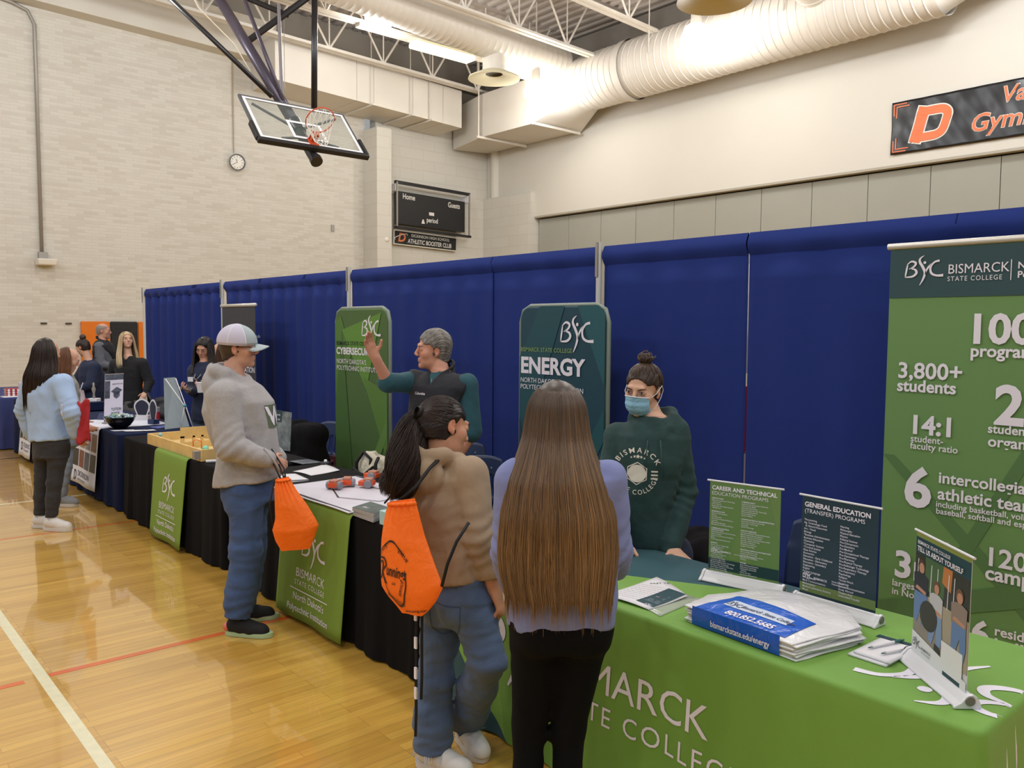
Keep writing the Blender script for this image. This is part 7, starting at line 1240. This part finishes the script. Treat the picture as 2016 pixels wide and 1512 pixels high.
# ------------------------------------------------------------------ chairs, bags and jackets behind the tables
CHB = mat('blue_chair_plastic', '#1e2f52', .4); CHR = mat('chrome', '#b9bcc0', .2, metal=1.0)
def chair(loc, rz, label, par=True):
    t = thing('school_chair', label, 'chair', loc, rz, 'blue plastic school chairs')
    def back(u, v, e=0.0): x = (u-.5)*(.40-.06*v**3); return V(x, .19+.07*v+.05*(1-(2*u-1)**2)*.5+e, .47+.36*v-.03*(abs(2*u-1)**3)*(v > .6)*v)
    mb = MB(); nu, nv = 21, 15
    vs = [back(i/(nu-1), j/(nv-1)) for i in range(nu) for j in range(nv)]; f = []
    for i in range(nu-1):
        for j in range(nv-1):
            if 2 <= j <= 7 and i in (5, 6, 9, 10, 13, 14): continue
            f.append((i*nv+j, (i+1)*nv+j, (i+1)*nv+j+1, i*nv+j+1))
    mb.add(vs, f); mb.build('backrest', CHB, t, smooth=True, solid=.008, local=True)
    mb = MB(); mb.grid(lambda u, v: V((u-.5)*.42, -.22+.42*v, .45-.02*math.sin(PI*u)-.03*(1-v)**3+.02*v**4), 15, 15); mb.build('seat', CHB, t, smooth=True, solid=.010, local=True)
    for q in (-1, 1):
        mb = MB(); mb.tube([(.20*q, -.23, 0), (.19*q, -.17, .43), (.19*q, .15, .43), (.20*q, .25, 0)], .011, 8); mb.build('leg', CHR, t, smooth=True, local=True); MB().sph((.09*q, .232, .74), .008, 6).build('rivet', CHR, t, local=True)
    return t
ch = chair((3.86, 7.42, 0), math.radians(-75), 'blue school chair left of the cybersecurity banner')
def chair_at(loc, rz, label): c = copy_tree(ch); c.location = loc; c.rotation_euler = (0, 0, math.radians(rz)); c['label'] = label; return c
chair_at((3.72, 4.62, 0), -40, 'blue school chair between the tan hoodie and the long brown hair'); chair_at((4.12, 5.25, 0), -30, 'blue school chair behind the man in the vest'); chair_at((3.72, 1.98, 0), -70, 'dark blue school chair behind the two list banners')
TOT = mat('canvas', '#c9c2ae', .8, bump=.2, bscale=200, wr=.5, wrs=12); t = thing('tote_bag', 'cream canvas tote bag with black straps behind the robot mat', 'bag', (3.55, 5.65, 0.45))
F = SDF(V(3.3, 5.35, .42), V(3.85, 6.0, .95), .012); F.ell((3.53, 5.68, .60), (.15, .17, .17), None, .03); F.ell((3.53, 5.74, .68), (.12, .10, .10), None, .04); F.ell((3.55, 5.60, .80), (.10, .11, .07), None, .01, 'sub'); F.cut(V(3.5, 5.6, .44), V(0, 0, -1)); F.ruffle(lambda x, y, z: .012*wn(x, y, z, 26, 3), .05)
surf_obj('bag_body', F, TOT, t); m = MB(); m.tube([(3.39, 5.78, .52), (3.40, 5.80, .70), (3.44, 5.75, .79), (3.45, 5.66, .74), (3.40, 5.62, .52)], .014, 6); m.tube([(3.40, 5.52, .52), (3.42, 5.54, .72), (3.47, 5.58, .76)], .014, 6); m.tube([(3.37, 5.80, .66), (3.385, 5.68, .61), (3.40, 5.54, .70)], .012, 6); m.build('strap', mat('black_strap', '#151416', .8), t, smooth=True)
t = thing('bottle', 'black bottle poking out behind the canvas tote bag', 'bottle', (3.70, 5.62, .45)); MB().lathe([(.0, .0), (.045, .0), (.045, .30), (.03, .34), (.035, .345), (.035, .40), (0, .405)], (3.70, 5.66, .46), 18).build('body', BLK, t, smooth=True, sharp=40)
t = thing('box_stool', 'grey chair seat holding the canvas tote bag', 'stool', (3.55, 5.65, 0)); MB().box((3.38, 5.42, .38), (3.82, 5.92, .44)).build('seat', CHB, t, bevel=.01)
for x in (3.41, 3.79):
    for y in (5.45, 5.89): MB().bar((x, y, 0), (x, y, .38), .012, 8).build('leg', CHR, t)
t = thing('jacket', 'black jacket draped on a chair behind the boy', 'jacket', (3.55, 6.98, 0)); F = SDF(V(3.2, 6.5, -.02), V(4.0, 7.5, 1.0), .018); F.ell((3.55, 7.02, .55), (.20, .24, .36), None, .05); F.ell((3.60, 6.98, .80), (.15, .2, .12), None, .05); F.cone((3.55, 7.0, 0.0), (3.55, 7.0, .5), .16, .2, .05); F.cut(V(0, 0, 0.003), V(0, 0, -1)); F.ruffle(lambda x, y, z: .016*wn(x, y, z*.5, 20, 6), .06); surf_obj('jacket_body', F, mat('black_cloth'), t)
sheet('flyer', 'dark flyer on the black jacket behind the boy', 'flyer', [(3.45, 6.85), (3.45, 6.65), (3.6, 6.65), (3.6, 6.85)], PAPER, .003, .9) if False else None
t = thing('backpack', 'dark backpack on a chair in front of the far blue curtain', 'backpack', (3.8, 11.3, 0)); F = SDF(V(3.3, 10.7, -.02), V(4.2, 11.9, .95), .02); F.ell((3.75, 11.3, .62), (.24, .34, .22), None, .05); F.ell((3.7, 11.1, .68), (.16, .18, .16), None, .05); F.cone((3.75, 11.3, 0), (3.75, 11.3, .5), .2, .22, .06); F.cut(V(0, 0, .003), V(0, 0, -1)); F.ruffle(lambda x, y, z: .018*wn(x, y, z, 16, 9), .06); surf_obj('bag_body', F, mat('dark_nylon', '#1d1f29', .6), t); MB().tube([(3.55, 11.2, .75), (3.5, 11.28, .9), (3.55, 11.36, .75)], .018, 6).build('handle', mat('dark_nylon'), t, smooth=True)
t = thing('chair_with_cloth', 'black draped chair between the masked person and the green list banner', 'chair', (3.6, 2.3, 0)); F = SDF(V(3.25, 2.0, -.02), V(4.0, 2.95, .95), .018); F.cone((3.6, 2.50, 0), (3.6, 2.50, .55), .16, .18, .05); F.ell((3.6, 2.50, .62), (.24, .30, .12), None, .05); F.cut(V(0, 0, .003), V(0, 0, -1)); F.ruffle(lambda x, y, z: .014*wn(x, y, z*.5, 18, 6), .06); surf_obj('drape', F, mat('black_cloth'), t)
t = thing('exhibit_case', 'red and dark striped case on the floor beside the cybersecurity banner', 'case', (3.9, 6.95, 0)); MB().box((3.98, 7.14, 0), (4.2, 7.30, .52)).build('case', mat('dark_red', '#4a1a24', .5), t); mb = MB()
for k in range(6): mb.tube([(3.976, 7.10+.16, .52-.02) if False else (3.976, 7.14+.015*k+.03*math.cos(a)*0+(.03+.024*k)*math.cos(a), .22+(.03+.045*k)*math.sin(a)) for a in np.linspace(.2, 1.5, 8)], .006, 4)
mb.build('stripes', mat('coral_stripe', '#c65a4c', .5), t)
# phone and cup held by the person with the lanyard
tag(MB().obox(LANY.J['haR']+UP*.015-V(.02, 0, 0), (nz(V(-.6, .5, .1)), nz(V(.5, .6, .3)), nz(V(.0, -.4, .9))), (.075, .036, .004)).build('phone', BLK, bevel=.003), 'phone held out by the person with the lanyard', 'phone')
t = thing('paper_cup', 'white paper cup in the hand of the person with the lanyard', 'cup', tuple(LANY.J['haL'])); c = LANY.J['haL']-V(.03, .03, .05); MB().lathe([(0, .0), (.030, .0), (.040, .10)], tuple(c), 20).build('cup', PAPER, t, smooth=True, sharp=40); MB().lathe([(.042, .10), (.042, .112), (0, .114)], tuple(c), 20).build('lid', PAPER, t, smooth=True, sharp=40)
# ------------------------------------------------------------------ basketball hoop folded up under the roof
t = thing('basketball_hoop', 'glass basketball backboard folded up under the roof with its rim and net', 'basketball hoop', (6.47, 12.65, 5.07)); c = V(6.475, 12.65, 5.07); wx = V(1, 0, 0); up = nz(V(0, .68, .733)); nf = nz(V(0, -.734, .68))
W2, H2 = .915, .53; BF = mat('board_frame', '#5d6064', .4, metal=.3)
def fr(w_, h, t_, d0, d1, name, m):
    mb = MB()
    for s in (-1, 1): mb.obox(c+wx*s*(w_-t_/2)+nf*(d0+d1)/2, (wx, up, nf), (t_/2, h, abs(d1-d0)/2)); mb.obox(c+up*s*(h-t_/2)+nf*(d0+d1)/2, (wx, up, nf), (w_-t_, t_/2, abs(d1-d0)/2))
    return mb.build(name, m, t)
fr(W2+.03, H2+.03, .035, -.03, .012, 'frame', BF); fr(W2-.012, H2-.012, .045, .013, .016, 'white_border', mat('board_white', '#e8e8ec', .5))
MB().obox(c, (wx, up, nf), (W2, H2, .006)).build('glass', mat('board_glass', '#8d9a96', .03, alpha=.14, spec=.5), t)
mb = MB(); tw, th = .305, .225; c2 = c-up*.155
for s in (-1, 1): mb.obox(c2+wx*s*(tw-.025)+nf*.015, (wx, up, nf), (.025, th, .001)); mb.obox(c2+up*s*(th-.025)+nf*.015, (wx, up, nf), (tw-.05, .025, .001))
mb.build('target_square', mat('board_white'), t)
mb = MB(); bq = H2+.055; mb.obox(c-up*bq, (wx, up, nf), (W2+.06, .04, .045))
for s in (-1, 1): mb.obox(c+wx*s*(W2+.045)-up*.36, (wx, up, nf), (.028, .2, .045))
mb.build('edge_padding', mat('black_pad', '#151518', .6), t, bevel=.012)
RIM = mat('rim_orange', '#c9502a', .4); rc = c-up*(H2-.15)+nf*.40; mb = MB(); mb.tube([rc+.232*(wx*math.cos(a)+nf*math.sin(a)) for a in np.linspace(0, 2*PI, 41)[:-1]], .010, 8, closed=True); mb.build('rim', RIM, t, smooth=True)
mb = MB(); br = c-up*(H2-.12); mb.obox(br+nf*.02-up*.04, (wx, up, nf), (.075, .085, .012)); mb.add([br+nf*.03+wx*-.07+up*.02, br+nf*.03+wx*.07+up*.02, rc-nf*.225+wx*.05, rc-nf*.225-wx*.05], [(0, 1, 2, 3)]); mb.obox(br+nf*.09-up*.02, (wx, up, nf), (.05, .03, .08)); mb.build('bracket', RIM, t, solid=.006)
mb = MB(); dn = V(0, 0, -1); ns = 12
def netp(k, r): # net: hangs from the rim by gravity, narrowing
    a = 2*PI*k/ns; s = r/5; p0 = rc+.232*(wx*math.cos(a)+nf*math.sin(a)); low = V(rc[0], rc[1]-.02, p0[2]*0+rc[2]-.36)+V(.11*math.cos(a), .07*math.sin(a), .05*math.sin(a)); return p0*(1-s)**1.15+low*(1-(1-s)**1.15)+dn*.02*math.sin(s*PI)
for k in range(ns):
    mb.tube([netp(k+(.5*(r % 2)), r) for r in range(6)], .0052, 5); mb.tube([netp(k-(.5*(r % 2)), r) for r in range(6)], .0052, 5)
mb.build('net', mat('net_white', '#dcd9cf', .8), t, smooth=True)
PUR = mat('mast_paint', '#4a4350', .35, metal=.35); hub = c+up*.10-nf*.16
MB().tube([c-up*.75-nf*.12, c-up*.55-nf*.14, hub], .085, 16).build('lower_mast', mat('black_mast', '#19181b', .45), t, smooth=True, sharp=40); MB().lathe([(.0, -.02), (.10, -.02), (.10, .06)], tuple(c-up*.75-nf*.12), 20, tuple(up)).build('end_cap', BLK, t, smooth=True, sharp=40)
mt = hub+up*5.2+V(-.35, 0, 0); MB().tube([hub, mt], .095, 18).build('mast', PUR, t, smooth=True); MB().tube([hub-up*.05, hub+up*.22], .115, 16).build('collar', BLK, t, smooth=True, sharp=40)
for q in (-1, 1): MB().bar(c+wx*.75*q+up*.42-nf*.03, hub, .022, 8).build('board_arm', BF, t); MB().bar(c+wx*.5*q-up*.4-nf*.03, hub-up*.2, .02, 8).build('board_arm', BF, t)
MB().bar(V(6.176, 13.185, 5.595), V(4.55, 14.45, 7.55), .042, 10).build('brace', BLK, t, smooth=True); MB().bar(V(6.411, 13.243, 5.566), V(6.10, 14.40, 7.9), .036, 10).build('brace', PUR, t, smooth=True)
t2 = thing('hoop_hanger', 'black ceiling pole and crossing beams holding the basketball hoop', 'frame', (7.4, 14.0, 5.8)); MB().bar(V(7.35, 13.95, 5.70), V(7.42, 14.0, 8.4), .055, 12).build('pole', BLK, t2, smooth=True); MB().bar(V(6.35, 14.62, 6.85), V(7.75, 13.8, 8.15), .06, 8).build('beam', BLK, t2); MB().bar(V(5.2, 15.0, 7.98), V(7.05, 14.3, 7.42), .05, 8).build('beam', BLK, t2)
MB().bar(V(6.45, 13.38, 5.65), V(6.83, 14.25, 7.55), .03, 10).build('strut', mat('grey_pipe', '#8b878c', .4, metal=.4), t2); MB().bar(V(6.52, 13.42, 5.6), V(7.1, 14.6, 7.5), .006, 5).build('cable', STEEL, t2)
MB().tube([V(5.0, 14.3, 7.9), V(5.25, 13.9, 7.0), V(5.45, 13.75, 6.75), V(5.72, 13.6, 6.45), V(5.9, 13.4, 6.0)], .010, 6).build('cord', mat('cream_cord', '#d8cdb8', .7), t2, smooth=True)
# ------------------------------------------------------------------ scoreboard, sign and gym banner
t = thing('scoreboard', 'black scoreboard lettered Home and Guests high on the back wall', 'scoreboard', (14.1, 19.9, 5.1)); dz = -.07; S = lambda x, y, z: (x, y, z)
def sl(x0, x1, z0, z1, y0, y1, name, m): a = lambda x: (x-13.0)*-.028; return MB().hexa([V(x0, y0, z0+a(x0)), V(x1, y0, z0+a(x1)), V(x1, y1, z0+a(x1)), V(x0, y1, z0+a(x0)), V(x0, y0, z1+a(x0)), V(x1, y0, z1+a(x1)), V(x1, y1, z1+a(x1)), V(x0, y1, z1+a(x0))]).build(name, m, t)
SB = mat('score_black', '#17171a', .35); sl(12.95, 15.30, 4.68, 5.58, 19.72, 19.92, 'cabinet', SB)
mb = MB()
for k in range(14): a = lambda x: (x-13.0)*-.028; z = 4.74+.06*k; mb.add([V(12.97, 19.715, z+a(12.97)), V(15.28, 19.715, z+a(15.28)), V(15.28, 19.715, z+.012+a(15.28)), V(12.97, 19.715, z+.012+a(12.97))], [(0, 1, 2, 3)])
mb.build('louvre_lines', mat('score_dark', '#26262a', .5), t); sl(12.80, 15.42, 5.76, 5.84, 19.60, 19.70, 'guard_rail', BLK); sl(12.80, 15.42, 4.52, 4.58, 19.55, 19.70, 'guard_rail', BLK)
for x in (12.83, 15.38): sl(x-.02, x+.02, 4.56, 5.80, 19.58, 19.62, 'guard_wire', STEEL); sl(x-.04, x+.04, 5.55, 5.75, 19.62, 20.0, 'bracket', PAPER)
sl(12.95, 15.1, 4.45, 4.68, 19.9, 19.96, 'back_plate', mat('grey_plate', '#8f8a80', .6))
uxs = nz(V(1, 0, -.03)); mb = MB(); mb.text('Home', (13.08, 19.70, 5.38), uxs, UP, .21, .02, sx=.8); mb.text('Guests', (14.66, 19.70, 5.30), uxs, UP, .21, .02, sx=.75); mb.text('period', (13.90, 19.70, 4.80), uxs, UP, .19, .02, sx=.8); mb.obox((14.08, 19.705, 5.04), (uxs, V(0, 1, 0), UP), (.09, .002, .045)); mb.add([V(13.72, 19.70, 4.74), V(13.84, 19.70, 4.74), V(13.80, 19.70, 4.86), V(13.76, 19.70, 4.86)], [(0, 1, 2, 3)]); mb.build('lettering', mat('score_white', '#d9d7d2', .6), t)
t = thing('booster_sign', 'black Athletic Booster Club sign under the scoreboard', 'sign', (14.0, 19.95, 4.3)); o = V(12.9, 19.90, 4.14); MB().obox(o+uxs*1.11+UP*.18, (uxs, V(0, 1, 0), nz(V(.03, 0, 1))), (1.11, .02, .205)).build('frame', mat('sign_white', '#dcd8cc', .5), t); MB().obox(o+uxs*1.11+UP*.18-V(0, .015, 0), (uxs, V(0, 1, 0), nz(V(.03, 0, 1))), (1.08, .02, .175)).build('face', SB, t)
o = o-V(0, .04, 0); mb = MB(); mb.text('DICKINSON HIGH SCHOOL', o+uxs*.58+UP*.235, uxs, UP, .115, .02, sx=.95); mb.text('ATHLETIC BOOSTER CLUB', o+uxs*.46+UP*.05, uxs, UP, .175, .02, .12, sx=.74); mb.build('lettering', mat('score_white'), t)
mb = MB(); mb.text('D', o+uxs*.12+UP*.07, uxs, UP, .34, .03, .2); mb.build('logo', mat('sign_orange', '#d97a4a', .5), t); mb = MB(); mb.ribbon([(.04, .10, .01), (.03, .16, .02), (.2, .24, .02), (.42, .30, .02), (.44, .24, .01)], o-V(0, .003, 0), uxs, UP); mb.build('swoosh_ring', mat('score_white'), t)
t = thing('gym_banner', 'black and orange gymnasium banner hung on the right wall', 'banner', (16.35, 6.3, 5.7)); Bp = lambda u, v: V(16.36+.012*math.sin(u*23+v*4)*math.sin(PI*v)+.006*math.sin(u*41-v*9), 7.52-2.9*u, 6.20-.0-1.0*v)
bo = MB(); bo.grid(Bp, 90, 24); ob = bo.build('sheet', mat('banner_vinyl', '#16171a', .3, wr=.12, wrs=2.5), t, smooth=True, solid=.003); b = bvh_of(ob); OGN = mat('gym_orange', '#dd6f3c', .4); mb = MB(); o = V(15.9, 7.18, 5.385); sk = nz(V(0, -.34, .94))
STK = (((.11, -.01), (.20, .31), (.285, .63), .20),)
def dl(m, e):
    for a_, b_, c_, w_ in STK: m.ribbon([(a_[0], a_[1]-e, w_+2*e), (b_[0], b_[1], w_+2*e), (c_[0], c_[1]+e, w_+2*e)], o, UY, UZ)
    m.ribbon([(.22, .545, .15+2*e), (.45, .548, .15+2*e), (.62, .535, .15+2*e), (.70, .46, .15+2*e), (.69, .36, .15+2*e), (.62, .16, .15+2*e), (.52, .085, .15+2*e), (.38, .072, .15+2*e), (.06, .072, .15+2*e)], o, UY, UZ)
dl(mb, .022); white = MB(); white.v = mb.v; white.f = mb.f; white.m = mb.m; white.n = mb.n; white.text('Valerie', V(15.9, 5.60, 5.83), UY, UZ, .40, .028, .22); white.text('Gymnasium', V(15.9, 6.10, 5.40), UY, UZ, .44, .028, .22); decal(white, b, (1, 0, 0), .004).build('outline_print', mat('gym_white', '#e6e2da', .5), t)
mb = MB(); dl(mb, 0); mb.text('Valerie', V(15.9, 5.60, 5.83), UY, UZ, .40, .008, .22); mb.text('Gymnasium', V(15.9, 6.10, 5.40), UY, UZ, .44, .008, .22)
for k in (0, 1):
    for z, s in ((6.16-.05*k, -1), (5.24+.05*k, 1)):
        y = 7.48-.05*k; mb.add([V(15.9, y, z), V(15.9, y-.25, z), V(15.9, y-.25, z+.02*s), V(15.9, y-.02, z+.02*s), V(15.9, y-.02, z+.22*s), V(15.9, y, z+.22*s)], [(0, 1, 2, 3), (0, 3, 4, 5)])
decal(mb, b, (1, 0, 0), .012).build('orange_print', OGN, t);
